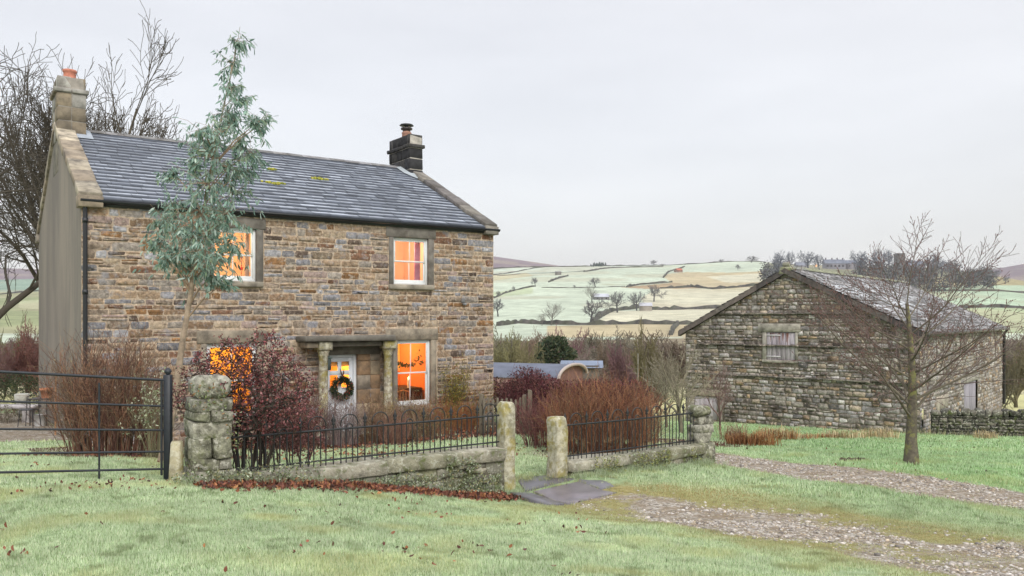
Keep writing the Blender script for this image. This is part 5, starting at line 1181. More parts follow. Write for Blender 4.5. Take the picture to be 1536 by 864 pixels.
# dark berry bush against the railing
def crown_shrub(name, lab, cat, base, cen, rad, nt, nst, r0, scol, lcols, nleaf, lsz, lw, step=.07, low=.25, jit=.02):
    """stems from the base that keep forking towards points spread through the crown"""
    base = np.array(base, float); t = thing(name, lab, cat, tuple(base)); q = rng.normal(0, 1, (nt, 3)); q /= np.linalg.norm(q, axis=1, keepdims=True); q *= rng.uniform(low, 1, (nt, 1)) ** .5
    q *= (.85 + .3 * vnoise(q[:, 0] * 2 + 5, q[:, 2] * 2 + q[:, 1], .8, 33))[:, None]; T = np.asarray(cen) + q * np.asarray(rad); T = T[T[:, 2] > .3]
    an = rng.uniform(0, 6.283, nst); rr_ = np.sqrt(rng.uniform(.05, 1, nst)); nodes = []; par = []
    for a, r_ in zip(an, rr_):
        p = np.array((math.cos(a) * .26 * r_, math.sin(a) * .2 * r_, -.05)); d = np.array((math.cos(a) * r_ * .28, math.sin(a) * r_ * .22, 1.)); last = -1
        for k in range(int(rng.integers(8, 15))): nodes.append(p); par.append(last); last = len(nodes) - 1; p = p + d / np.linalg.norm(d) * step * 1.1 + rng.normal(0, .008, 3) * (1, 1, 0); d = d + rng.normal(0, .06, 3)
    N_ = np.zeros((90000, 3)); n = len(nodes); N_[:n] = nodes
    for tg_ in T[np.argsort(np.linalg.norm((T - (0, 0, .4)) , axis=1))]:
        dd = N_[:n] - tg_; dist = np.sqrt((dd ** 2).sum(1)) + np.maximum(N_[:n, 2] - tg_[2], 0) * .8; i = int(np.argmin(dist)); p = N_[i].copy(); k = max(1, int(round(np.linalg.norm(tg_ - p) / step))); last = i
        for m_ in range(1, k + 1):
            N_[n] = p + (tg_ - p) * m_ / k + rng.normal(0, jit, 3); par.append(last); last = n; n += 1
    cnt = np.zeros(n); child = [[] for _ in range(n)]
    for i in range(n):
        if par[i] >= 0: child[par[i]].append(i)
    for i in range(n - 1, -1, -1):
        if not child[i]: cnt[i] += 1
        if par[i] >= 0: cnt[par[i]] += cnt[i]
    R_ = np.minimum(r0 * cnt ** .42, .02); A = MB(); cs = palette(n, scol, None, .15); done = np.zeros(n, bool)
    for i in range(n):
        if done[i] or not (par[i] < 0 or child[par[i]][0] != i): continue
        ch = [i] if par[i] < 0 else [par[i], i]; j = i; done[j] = True
        while child[j]: j = child[j][0]; ch.append(j); done[j] = True
        if len(ch) > 1: rr2 = R_[ch].copy(); rr2[0] = min(rr2[0], rr2[1] * 1.3); tube(A, N_[ch] + base, rr2, 4, cs[i], cap=False)
    obj('stems', A, M['twig'], t); up_ = np.where((N_[:n, 2] > cen[2] - rad[2] * .95) & (cnt < 4))[0]; k = rng.choice(up_, nleaf); B = MB()
    leaf_cards(B, N_[k] + base + rng.normal(0, .022, (nleaf, 3)), rng.normal(0, 1, (nleaf, 3)), rng.uniform(*lsz, nleaf), lw, palette(nleaf, lcols, None, .22), curl=.15, simple=True); obj('foliage', B, M['leaf'], t); return t
bb = gat(372, 10.15); crown_shrub('berry_shrub', 'big dark bush with pinkish red leaves and berries in front of the golden window', 'shrub', bb, (-.03, -.05, 1.14), (.84, .68, .72), 2300, 40, .0029, [(.05, .042, .034), (.07, .058, .046), (.035, .03, .026)], [(.17, .045, .05), (.25, .08, .09), (.09, .03, .03), (.36, .17, .17), (.07, .045, .03), (.2, .06, .05)], 7600, (.022, .05), .023, low=.05, step=.06)
bb = gat(440, 10.9); crown_shrub('berry_shrub', 'smaller reddish bush leaning out right of the big berry bush', 'shrub', bb, (0, 0, .62), (.42, .4, .42), 300, 14, .003, [(.06, .045, .036), (.09, .06, .05)], [(.17, .055, .06), (.24, .10, .1), (.11, .04, .035), (.3, .16, .15)], 2600, (.02, .042), .022, low=.02)
tw = gat(168, 13.0); shrub('twiggy_shrub', 'dense upright leafless orange brown shrub behind the iron gate', 'shrub', tw, 1.08, .8, 1.9, 380, 7, [(.22, .11, .075), (.33, .18, .11), (.13, .065, .05), (.24, .18, .12), (.08, .045, .035)], [(.36, .2, .12), (.2, .1, .06), (.3, .28, .16)], 1400, (.015, .04), .014, r0=.0075, fan=.2, wob=.34, spread=.62, twig_l=.26, curve=.15)
tg = gat(233, 12.2); shrub('variegated_shrub', 'pale leaved scraggly shrub between the eucalyptus and iron gatepost', 'shrub', tg, .38, .3, 1.35, 26, 5, [(.16, .15, .09), (.22, .2, .12)], [(.42, .46, .33), (.3, .36, .2), (.5, .5, .38)], 420, (.03, .06), .025, r0=.008)
og = gat(905, 16.2); shrub('orange_shrub', 'bright orange brown dogwood shrub behind the shorter railing', 'shrub', og, 1.25, .95, 1.45, 330, 14, [(.30, .13, .065), (.22, .095, .055), (.36, .19, .10), (.12, .055, .04), (.24, .15, .09)], [(.33, .16, .07), (.2, .1, .06), (.25, .2, .1)], 1100, (.015, .04), .015, r0=.0065, fan=.1, wob=.4, spread=.85, twig_l=.26, curve=.1)
rg = gat(818, 17.4); shrub('red_shrub', 'low pinkish red twig shrub right of the garden gateway', 'shrub', rg, .85, .7, 1.12, 170, 7, [(.18, .07, .07), (.25, .11, .10), (.11, .05, .05)], None, 0, r0=.007, fan=.3, wob=.3, spread=.5, twig_l=.24)
def hedge(lab, pts, wid, hgt, n, scols, lcols, nleaf, name='hedge', up=.6, wild=.18):
    pts = np.array(pts, float); mid = pts.mean(0); base = gbase(*mid[:2]); t = thing(name, lab, 'hedge', base); A, B = MB(), MB(); seg = np.linalg.norm(np.diff(pts, axis=0), axis=1); cum = np.concatenate(([0], np.cumsum(seg))); L_ = cum[-1]
    def point(m):
        s = rng.uniform(0, L_, m); xy = np.column_stack([np.interp(s, cum, pts[:, k]) for k in range(2)]); tn = np.column_stack([np.interp(s + .1, cum, pts[:, k]) - np.interp(s - .1, cum, pts[:, k]) for k in range(2)]); tn /= np.linalg.norm(tn, axis=1, keepdims=True) + 1e-9
        w = rng.uniform(-1, 1, m) * wid / 2; xy = xy + np.column_stack((-tn[:, 1], tn[:, 0])) * w[:, None]; hmax = hgt * (1 - .35 * (np.abs(w) / (wid / 2)) ** 3) * (.86 + .28 * vnoise(xy[:, 0], xy[:, 1], .9, 31)); return xy, hmax, zg(xy[:, 0], xy[:, 1])
    xy, hm, zz = point(n); z = zz + hm * rng.uniform(0, 1, n) ** .6 * .96; dr = rng.normal(0, .55, (n, 3)) + np.array((0, 0, up)); dr /= np.linalg.norm(dr, axis=1, keepdims=True); l_ = rng.uniform(.4, 1.2, n) * wild * hgt * 1.4
    p0 = np.column_stack((xy, z - l_ * .5)); cs = palette(n, scols, None, .2)
    for i in range(n): tube(A, [p0[i], p0[i] + dr[i] * l_[i] * .5 + rng.normal(0, .015, 3), p0[i] + dr[i] * l_[i] + rng.normal(0, .03, 3)], (.008, .006, .003), 3, cs[i], cap=False)
    obj('stems', A, M['twig'], t)
    if nleaf: xy, hm, zz = point(nleaf); z = zz + hm * rng.uniform(0.02, 1, nleaf) ** .5; leaf_cards(B, np.column_stack((xy, z)), rng.normal(0, 1, (nleaf, 3)), rng.uniform(.05, .1, nleaf), .035, palette(nleaf, lcols, None, .22), simple=True); obj('foliage', B, M['leaf'], t)
    return t
RED_S = [(.11, .04, .045), (.16, .06, .06), (.07, .03, .03), (.2, .09, .075)]; RED_L = [(.105, .025, .035), (.075, .022, .026), (.15, .04, .05), (.05, .028, .022), (.17, .075, .065)]
hedge('dark crimson hedge of dense twigs beyond the garden gateway', [(.2, 22.6), (1.2, 21.6), (2.4, 20.6), (3.2, 19.9)], 1.5, 1.46, 5200, RED_S, RED_L, 9000)
hedge('low dull red hedge running from the house corner to the wooden fence', [(-1.2, 24.6), (-.2, 23.9), (.6, 23.2)], .9, 1.25, 1500, RED_S, RED_L + [(.1, .08, .03)], 2600)
# climbing plant and borders by the house
def wall_plant(lab, u, v0, v1, wpx, dep, lcols, scol, nl, name='climbing_shrub', trellis=False):
    x = hx(u); zb, zt_ = hz(u, v1), hz(u, v0); w = (hx(u + wpx / 2) - hx(u - wpx / 2)) / 2; b0 = H(x, -.1, max(zb, -.1)); t = thing(name, lab, 'climber', tuple(b0)); A, B = MB(), MB(); lp = []
    for i in range(60):
        p = [H(x + rng.normal(0, w * .3), -.12 - rng.uniform(0, dep * .3), zb - .1)]
        tgt = H(x + rng.normal(0, w * .55), -.1 - rng.uniform(0, dep), zb + (zt_ - zb) * rng.uniform(.35, 1.0))
        pts = np.array([p[0] + (tgt - p[0]) * s + rng.normal(0, .03, 3) for s in np.linspace(0, 1, 6)]); tube(A, pts, np.linspace(.008, .003, 6), 3, palette(1, scol)[0], cap=False); lp.append(pts)
    obj('stems', A, M['twig'], t); E = np.concatenate(lp); k = rng.integers(0, len(E), nl); pos = E[k] + rng.normal(0, .07, (nl, 3)); leaf_cards(B, pos, rng.normal(0, 1, (nl, 3)), rng.uniform(.03, .06, nl), .028, palette(nl, lcols, None, .2), simple=True); obj('foliage', B, M['leaf'], t)
    return t
wall_plant('yellow leaved shrub trained on the wall right of the orange window', 674, 536, 640, 40, .4, [(.28, .23, .05), (.2, .19, .04), (.38, .30, .07), (.12, .13, .04)], [(.2, .14, .06), (.14, .1, .05)], 4200)
wall_plant('sparse olive and rust climber spreading towards the house corner', 700, 565, 640, 60, .5, [(.25, .22, .07), (.28, .14, .05), (.2, .2, .07)], [(.3, .13, .06), (.22, .12, .06)], 1900)
x, zb = hx(668), hz(668, 640); tr_ = thing('wooden_trellis', 'small square pale trellis behind the yellow leaved wall shrub', 'trellis', tuple(H(x, -.06, zb)), HA); mb = MB()
for i in range(5): cbox(mb, (-.3 + i * .15 - .01, -.02, 0), (-.3 + i * .15 + .01, 0, 1.35), (.35, .3, .2), .003)
for i in range(9): cbox(mb, (-.32, -.035, .1 + i * .15), (.32, -.021, .12 + i * .15), (.36, .31, .21), .003)
obj('lattice', mb, M['wood'], tr_, local=True)
DEADS = [(.2, .13, .08), (.27, .18, .1), (.14, .08, .06), (.3, .22, .14)]
def hb(u, yl): q = H(hx(u, -yl), -yl, 0); return gbase(q[0], q[1])
for u, yl, rx, hh_, nst, lab, lc, sc__ in (
  (607, 1.9, .55, 1.0, 120, 'dead straw coloured border plant below the orange window', [(.3, .28, .12), (.2, .2, .08)], DEADS),
  (560, 2.4, .5, .95, 110, 'brown dead stalks at the foot of the round porch column', [(.2, .12, .06), (.28, .2, .1)], DEADS),
  (655, 1.7, .6, .9, 110, 'rusty border plant with green leaves below the wall shrub', [(.3, .3, .08), (.16, .22, .07), (.28, .12, .05)], [(.3, .12, .05), (.22, .1, .05)]),
  (512, 2.6, .5, 1.0, 130, 'grey purple twig mound in front of the pale front door', None, [(.24, .18, .18), (.18, .13, .13), (.3, .24, .22)]),
  (455, 2.2, .75, 1.25, 110, 'dark reddish shrub left of the porch', [(.14, .05, .05), (.2, .08, .07), (.1, .06, .04)], [(.1, .05, .045), (.15, .07, .06)]),
  (420, 3.2, .7, 1.15, 90, 'low reddish brown shrub beside the big berry bush', [(.15, .06, .06), (.2, .09, .08), (.1, .07, .04)], [(.11, .055, .045), (.15, .08, .06)]),
  (590, 3.0, .45, .7, 80, 'low reddish brown stalk clump in the middle of the front border', None, [(.2, .1, .08), (.26, .15, .11)]),
  (640, 2.9, .45, .62, 70, 'small dark evergreen mound seen through the railing', [(.05, .07, .03), (.09, .11, .04), (.14, .14, .05)], DEADS),
  (700, 1.6, .45, .7, 70, 'thin orange stemmed shrub near the house corner', [(.25, .12, .05), (.2, .18, .07)], [(.33, .14, .06), (.25, .1, .05)])):
    shrub('border_plant', lab, 'plant', hb(u, yl), rx * 1.2, rx * .9, hh_ * 1.05, nst, 7, sc__, lc, 320 if lc else 0, (.03, .07), .022, .006, .2, .4, .6, 'plants in the border along the house front', .15, twig_l=.25)
# wooden fence beside the garden hedge
ft = thing('wooden_fence', 'dark rustic wooden fence between house corner and gateway', 'fence', (-.1, 19.6, g1(-.1, 19.6)), 0, None)
for i, x in enumerate((-.75, .3, .42)):
    mb = MB(); y = 19.7 - .2 * i; cbox(mb, (x - .05, y - .05, g1(x, y) - .2), (x + .05, y + .05, g1(x, y) + (1.0 if i < 2 else 1.12)), (.13, .11, .08), .01, .008); obj('post', mb, M['wood'], ft)
mb = MB()
for i in range(9):
    x = -.68 + i * .11; y = 19.62; cbox(mb, (x - .028, y - .015, g1(x, y) + .05), (x + .028, y + .015, g1(x, y) + .88 + rng.uniform(-.04, .04)), (.14, .12, .09), .006)
for z in (.25, .72): cbox(mb, (-.75, 19.64, g1(0, 19.6) + z), (.3, 19.68, g1(0, 19.6) + z + .07), (.12, .1, .08), .006)
obj('palings', mb, M['wood'], ft)

# ------------------------------------------------------------------ valley and hillside trees (height 1 prototypes)
VAL = dict(OAK); VAL.update(max=3, kids=(11, 10, 8, 5), rmin=.0032, L=.34, ang=(.75, .65, .65, .7), up=(0, .05, .05, .03, 0, 0), start=(.3, .2, .15, .1, .1))
BUSHY = dict(VAL); BUSHY.update(L=.22, kids=(15, 10, 8, 4), start=(.1, .15, .15, .1, .1), ang=(.75, .55, .6, .7), ratio=(2.4, .5, .5, .55, .6), rmin=.0036)
SPARSE = dict(VAL); SPARSE.update(kids=(10, 8, 7, 4), max=3, rmin=.0022, L=.5, wob=(.05, .14, .2, .22, .2, .2))
FARO = dict(OAK); FARO.update(kids=(9, 8, 7, 4), rmin=.0042, L=.36, up=(0, .03, .03, .02, 0, 0))
WHITE = (1, 1, 1)
def tree_set(kinds):
    res = {}
    for k, (cfg, seed) in kinds.items(): res[k] = tree_meshes(norm_proto(cfg, seed), (.8, .8, .8), (1, 1, 1), 1, (6, 4, 3, 3, 3), .2)
    return res
TS = tree_set({'valley': (VAL, 3), 'valley2': (VAL, 14), 'bushy': (BUSHY, 6), 'bushy2': (BUSHY, 17), 'sparse': (SPARSE, 8), 'far': (FARO, 12), 'far2': (FARO, 25)})
TM = {k: (a.mesh('trunk', smooth=True), b.mesh('crown')) for k, (a, b) in TS.items()}
for a, b in TM.values(): a.materials.append(M['bark']); b.materials.append(M['twig'])
def ftree(kind, lab, loc, hgt, wid=1.0, col=(.12, .11, .09), group=None, name='bare_tree'):
    t = thing(name, lab, 'tree', tuple(loc), 0, group); t.rotation_euler = (0, 0, rng.uniform(0, 6.28)); t.scale = (hgt * wid, hgt * wid, hgt)
    for me, nm, m in ((TM[kind][0], 'trunk', None), (TM[kind][1], 'crown', None)):
        o = bpy.data.objects.new(nm, me); COL.objects.link(o); o.parent = t; o.color = (*[c * (.7 if nm == 'trunk' else 1) for c in col], 1)
    return t
def vtree(kind, u, vtop, Y, wpx, lab, col, base_v=None, group='bare trees in the valley behind the garden', name='bare_tree'):
    x = (u - CU) / F * Y; z = g1(x, Y); hgt = (HV - vtop) / F * Y - z; w = wpx / F * Y
    nat = {'valley': .95, 'valley2': .95, 'bushy': .95, 'bushy2': .95, 'sparse': .8, 'far': 1.0, 'far2': 1.0}[kind]
    return ftree(kind, lab, (x, Y, z - .05), hgt, w / (hgt * nat), col, group, name)
OLV, PUR, GRY, GRN = (.17, .15, .08), (.19, .11, .12), (.20, .18, .15), (.15, .17, .08)
vtree('valley', 966, 470, 34, 62, 'tallest olive bare tree between the hedge and barn, ivy on its trunk', (.17, .15, .08))
vtree('valley2', 928, 500, 36, 50, 'purple brown bare tree just left of the tallest olive one', PUR)
vtree('sparse', 1022, 500, 24, 92, 'crooked pale barked tree in front of the barn door side', (.27, .24, .18), group='bare trees in the valley behind the garden')
vtree('sparse', 1000, 528, 26, 55, 'smaller pale crooked tree beside the crooked barked one', (.25, .23, .17))
vtree('bushy', 765, 488, 70, 62, 'round olive green bare tree touching the house corner in view', (.19, .18, .09))
vtree('bushy2', 812, 487, 85, 60, 'reddish bare thicket tree right of the round olive one', (.22, .15, .12))
vtree('bushy', 845, 484, 95, 58, 'mauve bare tree above the curved roof', PUR)
vtree('bushy2', 880, 505, 75, 56, 'grey bare tree right of the dark evergreen', GRY)
vtree('valley', 905, 498, 90, 46, 'brown bare tree behind the low blue roof', (.17, .13, .1))
vtree('bushy', 790, 505, 60, 50, 'yellowish bare bush over the curved roof, left of evergreen', (.22, .2, .11))
vtree('bushy2', 950, 520, 48, 52, 'purple twiggy bush under the tallest olive tree', (.2, .12, .13))
vtree('bushy', 985, 545, 40, 40, 'low grey brown bush left of the crooked pale tree', (.18, .16, .12))
vtree('bushy', 855, 540, 52, 40, 'low reddish bush behind the curved roof end', (.2, .12, .11))
vtree('bushy2', 900, 545, 50, 44, 'low dun bush right of the low blue roof', (.2, .17, .13))
vtree('sparse', 1080, 530, 25.5, 46, 'thin reddish sapling against the barn gable left of the hatch', (.2, .13, .12))
vtree('bushy', 1524, 500, 52, 60, 'brown bare bush beyond the barn at the right edge', (.17, .15, .09))
vtree('bushy2', 1560, 470, 60, 70, 'tall olive bare bush at the right picture edge', (.18, .17, .09))
vtree('bushy', 1500, 530, 45, 40, 'low dark bush behind the dry stone wall', (.13, .12, .08))
# left of the house
vtree('bushy2', 22, 462, 62, 80, 'olive bare tree left of the house under the moor', (.15, .15, .08), group='bare trees and bushes left of the house')
vtree('bushy', 52, 470, 58, 60, 'dull red bare bush touching the rendered gable', (.19, .1, .09), group='bare trees and bushes left of the house')
vtree('bushy2', -15, 480, 52, 70, 'pinkish bare bush at the left picture edge', (.2, .12, .12), group='bare trees and bushes left of the house')
vtree('bushy', 40, 500, 45, 60, 'rust red low bush above the dark evergreen hedge', (.2, .09, .08), group='bare trees and bushes left of the house')
vtree('bushy2', 8, 505, 44, 50, 'purple low bush above the dark evergreen hedge', (.18, .1, .1), group='bare trees and bushes left of the house')
vtree('valley2', 95, 455, 75, 70, 'bare tree hidden behind the rendered gable', (.15, .13, .1), group='bare trees and bushes left of the house')
hedge('dark evergreen hedge left of the house behind the terrace', [(-22, 29.5), (-16.2, 30), (-12, 31)], 2.0, 1.35, 1400, [(.05, .045, .03)], [(.025, .045, .02), (.04, .06, .025), (.06, .07, .03)], 14000)
# the wood along the valley floor, one far-off mass behind the trees above
mb = MB(); WB = [np.concatenate(TS[k][1].V) for k in ('bushy', 'bushy2')]; WF = [TS[k][1].Fa for k in ('bushy', 'bushy2')]; WN = [TS[k][1] for k in ('bushy', 'bushy2')]
for i in range(56):
    u = rng.choice((rng.uniform(735, 1060), rng.uniform(900, 1060), rng.uniform(735, 900), rng.uniform(-60, 62), rng.uniform(1490, 1580))); Y_ = rng.uniform(95, 150); x = (u - CU) / F * Y_; k = i % 2; a = rng.uniform(0, 6.28); hgt = rng.uniform(4.5, 7.8)
    v = WB[k] * np.array((rng.uniform(.9, 1.4),) * 2 + (1,)) * hgt; v = np.column_stack((v[:, 0] * math.cos(a) - v[:, 1] * math.sin(a) + x, v[:, 0] * math.sin(a) + v[:, 1] * math.cos(a) + Y_, v[:, 2] + g1(x, Y_)))
    mb.V.append(v); mb.C.append(np.tile(palette(1, [(.19, .165, .12), (.19, .14, .13), (.2, .18, .14), (.16, .155, .1), (.21, .16, .12)])[0], (len(v), 1)))
    for fa in WF[k]: mb.Fa.append(fa + mb.n)
    mb.n += len(v)
obj('valley_woodland', mb, M['twig'], kind='stuff', label='grey purple bare wood filling the valley floor', cat='wood')
# evergreen in the valley
x = (830 - CU) / F * 62; z = g1(x, 62); t = thing('evergreen_tree', 'round dark evergreen tree behind the curved roof', 'tree', (x, 62, z)); A, B = MB(), MB(); tube(A, [(x, 62, z - .2), (x, 62, z + 3.4)], (.25, .1), 6, (.07, .06, .05)); obj('trunk', A, M['bark'], t)
hgt = (HV - 508) / F * 62 - z; n = 5200; q = rng.normal(0, 1, (n, 3)); q /= np.linalg.norm(q, axis=1, keepdims=True); q *= rng.uniform(.35, 1, (n, 1)) ** .4; pos = np.array((x, 62, z + hgt * .55)) + q * np.array((1.75, 1.6, hgt * .46)) * (.82 + .3 * vnoise(q[:, 0] * 3 + 9, q[:, 2] * 3, 1, 3))[:, None]
leaf_cards(B, pos, q + rng.normal(0, .7, (n, 3)), rng.uniform(.2, .4, n), .16, palette(n, [(.035, .06, .03), (.055, .08, .04), (.09, .1, .05)], None, .2), simple=True); obj('crown', B, M['leaf'], t)
# telegraph pole
p_ = at(957, 590, 33); mb = MB(); tube(mb, [(p_[0], 33, p_[2]), (p_[0], 33, (HV - 530) / F * 33)], (.032, .024), 6, (.27, .25, .22)); obj('wooden_pole', mb, M['wood'], org=p_, label='thin pale wooden pole between hedge and tallest olive tree', cat='pole')
# hillside trees
HG = 'bare trees on the far hillside'
BL_ = (.16, .16, .165)  # far-tree grey with some distance haze mixed into the colour
for (u, v, hp, wp, k, lab) in ((803, 430, 15, 13, 'far', 'dark round tree at the wall end, above the palest pasture'), (893, 431, 16, 21, 'far2', 'round dark bare tree on the brow above the long farm roof'),
  (888, 455, 30, 18, 'sparse', 'thin grey tree left of the long low farmhouse'), (886, 487, 40, 36, 'far', 'wide bare tree at the bottom of the slanting wall'),
  (926, 469, 34, 32, 'far2', 'large oval tree left of the small grey field barn'), (955, 466, 30, 26, 'far', 'tree standing directly beside the small grey field barn'),
  (981, 453, 28, 26, 'far2', 'dense dark tree up the slope right of the small barn'), (827, 488, 38, 28, 'sparse', 'tall wispy tree on the lowest pasture wall'),
  (747, 475, 29, 26, 'far', 'oak shaped tree at the house corner on the pale pasture'), (813, 489, 20, 14, 'sparse', 'small wispy tree left of the tall wispy one'),
  (747, 445, 9, 10, 'far2', 'tiny tree on the broken wall near the house'), (771, 437, 8, 7, 'far', 'tiny dark bush halfway along the broken wall'),
  (981, 398.5, 9, 11, 'far', 'small pale tree alone on the skyline'), (1127, 394, 11, 20, 'far2', 'broad dark tree on the skyline left of the village wood'), (1082, 394.5, 6, 8, 'far', 'tiny tree on the bare skyline between two larger ones'),
  (945, 430, 5, 8, 'far2', 'low dark bush beside the rusty strip'), (862, 433, 6, 5, 'far', 'tiny thorn bush on the middle pasture'), (1107, 405, 9, 10, 'far2', 'dark bush at the right end of the hedge line')):
    q = hit(u, v); D_ = q[1]; ftree(k, lab, q, hp / F * D_, wp / hp if k != 'sparse' else wp / hp * 1.2, BL_ if k != 'sparse' else (.2, .19, .17), HG)
VG = 'bare trees round the hilltop village'
for (u, v, hp, wp, k, lab) in ((1165, 421, 46, 28, 'far', 'tall bluish tree rising directly behind the barn apex'), (1186, 405, 30, 20, 'far2', 'open bare tree right of the barn apex'), (1212, 407, 32, 28, 'far', 'first dark tree left of the village roofs'),
  (1229, 406, 26, 20, 'far2', 'bushy tree touching the left village house'), (1292, 412, 38, 30, 'far', 'round tree behind the lawn tree, left of the church'), (1318, 412, 40, 34, 'far2', 'tallest tree beside the church tower'), (1334, 408, 36, 22, 'far', 'narrow tree left of the church tower'),
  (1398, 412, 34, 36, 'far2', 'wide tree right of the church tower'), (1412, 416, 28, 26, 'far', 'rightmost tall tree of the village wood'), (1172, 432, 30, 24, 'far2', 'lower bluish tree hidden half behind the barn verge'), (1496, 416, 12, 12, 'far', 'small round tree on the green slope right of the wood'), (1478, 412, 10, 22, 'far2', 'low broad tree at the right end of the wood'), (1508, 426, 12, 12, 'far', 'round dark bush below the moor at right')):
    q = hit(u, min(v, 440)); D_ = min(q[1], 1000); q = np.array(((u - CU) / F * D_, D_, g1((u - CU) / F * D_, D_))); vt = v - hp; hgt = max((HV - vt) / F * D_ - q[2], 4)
    ftree(k, lab, q, hgt, wp / F * D_ / hgt, (.13, .145, .175), VG)  # blue cast is distance haze put into the tree colour
# the wood below the village and the conifer clump: masses nobody could count
mb = MB(); cols = []
for i in range(240):
    u = rng.uniform(1285, 1492) if i < 200 else rng.uniform(1148, 1182); v = rng.uniform(399, 442) if u < 1440 else rng.uniform(412, 438)
    if i >= 200: v = rng.uniform(408, 434)
    q = hit(u, v); s_ = rng.uniform(7, 13); n = 60; d_ = rng.normal(0, 1, (n, 3)); d_ /= np.linalg.norm(d_, axis=1, keepdims=True); pos = q + np.array((0, 0, s_ * .55)) + d_ * rng.uniform(.3, 1, (n, 1)) * np.array((.45, .45, .5)) * s_
    leaf_cards(mb, pos, d_ + rng.normal(0, .5, (n, 3)), s_ * .2, s_ * .1, palette(n, [(.085, .09, .1), (.11, .105, .11), (.07, .08, .065)], None, .15), simple=True); tube(mb, [q, q + (0, 0, s_ * .6)], s_ * .02, 3, (.09, .09, .09), cap=False)
obj('woodland', mb, M['twig'], kind='stuff', label='dark bare wood on the slope below the hilltop village', cat='wood')
mb = MB()
for i in range(26):
    u = rng.uniform(884, 909); D_ = rng.uniform(1040, 1060); x = (u - CU) / F * D_; z = g1(x, D_); s_ = rng.uniform(3, 6.5); lathe(mb, [(s_ * .3, 0), (s_ * .2, s_ * .5), (.05, s_)], (x, D_, z - .5), 6, palette(1, [(.05, .07, .06), (.07, .085, .08)])[0])
obj('conifer_clump', mb, M['twig'], kind='stuff', label='dark clump of conifers on the skyline', cat='wood')
# far farm buildings
def far_house(name, lab, cat, u, v, D_, wpx, hpx, rpx, ang, wc, rc, chim=(), depth=7, tower=False, group=None, wins=2):
    x = (u - CU) / F * D_; z = (HV - v) / F * D_ ; k = D_ / F; w, h_, r_ = wpx * k, hpx * k, rpx * k; zg_ = min(z, g1(x, D_)); t = thing(name, lab, cat, (x, D_, zg_), ang, group)
    z0 = z - zg_; mb = MB(); mb.add([(-w / 2, 0, -2), (w / 2, 0, -2), (w / 2, 0, z0 + h_), (-w / 2, 0, z0 + h_), (-w / 2, depth, -2), (w / 2, depth, -2), (w / 2, depth, z0 + h_), (-w / 2, depth, z0 + h_), (-w / 2, depth / 2, z0 + h_ + r_), (w / 2, depth / 2, z0 + h_ + r_)], [(0, 1, 2, 3), (4, 7, 6, 5), (0, 3, 8, 7, 4), (1, 5, 6, 9, 2)], wc)
    obj('wall', mb, M['far'], t, local=True)
    mb = MB(); e = .3
    if not tower:
        for sg, yy in ((0, -e), (1, depth + e)): mb.add([(-w / 2 - e, yy, z0 + h_ - .15), (w / 2 + e, yy, z0 + h_ - .15), (w / 2 + e, depth / 2, z0 + h_ + r_ + .12), (-w / 2 - e, depth / 2, z0 + h_ + r_ + .12)], [(0, 1, 2, 3)], rc)
    else:
        for i in range(4):
            for yy in (-.2, depth - .8): cbox(mb, (-w / 2 + i * w / 3.6 - .2, yy, z0 + h_), (-w / 2 + i * w / 3.6 + w / 6, yy + 1, z0 + h_ + r_), wc, .05)
    ro = obj('roof' if not tower else 'battlement', mb, M['far'], t, local=True)
    for c_ in chim: mb = MB(); cbox(mb, (c_ * w - .6, depth / 2 - .6, z0 + h_ + r_ * .5), (c_ * w + .6, depth / 2 + .6, z0 + h_ + r_ + 2), np.array(wc) * .7, .05); obj('chimney', mb, M['far'], ro, local=True)
    for i in range(wins):
        mb = MB(); xc = (-.5 + (i + .7) / (wins + .4)) * w; cbox(mb, (xc - w * .045, -.1, z0 + h_ * .35), (xc + w * .045, .05, z0 + h_ * .7), (.04, .04, .045), .01); obj('window', mb, M['plain'], t, local=True)
    return t
BG = 'stone buildings on the far hillside'
far_house('long_farmhouse', 'long low pale roofed farm building between two trees on the far slope', 'farm building', 903, 450, hit(903, 450)[1], 23, 5, 4.5, .12, (.2, .2, .2), (.46, .48, .53), group=BG, wins=3)
far_house('field_barn', 'small square grey field barn with pale roof beside two trees', 'barn', 969, 466.5, hit(969, 466.5)[1], 18, 8, 4.5, -.1, (.34, .31, .27), (.45, .46, .5), group=BG, wins=0)
far_house('red_shed', 'small rust red roofed shed by the bracken field', 'shed', 1020, 408, 820, 9, 3, 2.5, .3, (.3, .2, .16), (.42, .14, .09), group=BG, wins=0)
far_house('stone_shed', 'tiny ruined stone shed by the rusty strip', 'shed', 838, 410, 830, 8, 2.2, 1, .1, (.2, .19, .17), (.2, .2, .2), group=BG, wins=0)
VGH = 'houses of the hilltop village'
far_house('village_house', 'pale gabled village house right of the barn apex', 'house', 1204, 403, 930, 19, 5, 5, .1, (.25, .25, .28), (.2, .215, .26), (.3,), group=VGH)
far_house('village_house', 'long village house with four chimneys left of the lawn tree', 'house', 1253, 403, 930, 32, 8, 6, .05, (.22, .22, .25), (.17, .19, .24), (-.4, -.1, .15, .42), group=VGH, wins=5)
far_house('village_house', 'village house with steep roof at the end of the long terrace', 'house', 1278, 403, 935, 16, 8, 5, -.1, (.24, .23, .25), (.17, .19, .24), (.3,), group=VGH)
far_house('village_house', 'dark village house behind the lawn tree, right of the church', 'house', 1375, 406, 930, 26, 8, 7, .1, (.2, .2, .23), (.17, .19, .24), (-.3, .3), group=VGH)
far_house('church_tower', 'square dark church tower on the hilltop behind the lawn tree', 'church', 1352, 406, 930, 12, 24, 2.5, 0, (.13, .125, .12), (.1, .1, .1), tower=True, depth=9, group=VGH, wins=1)
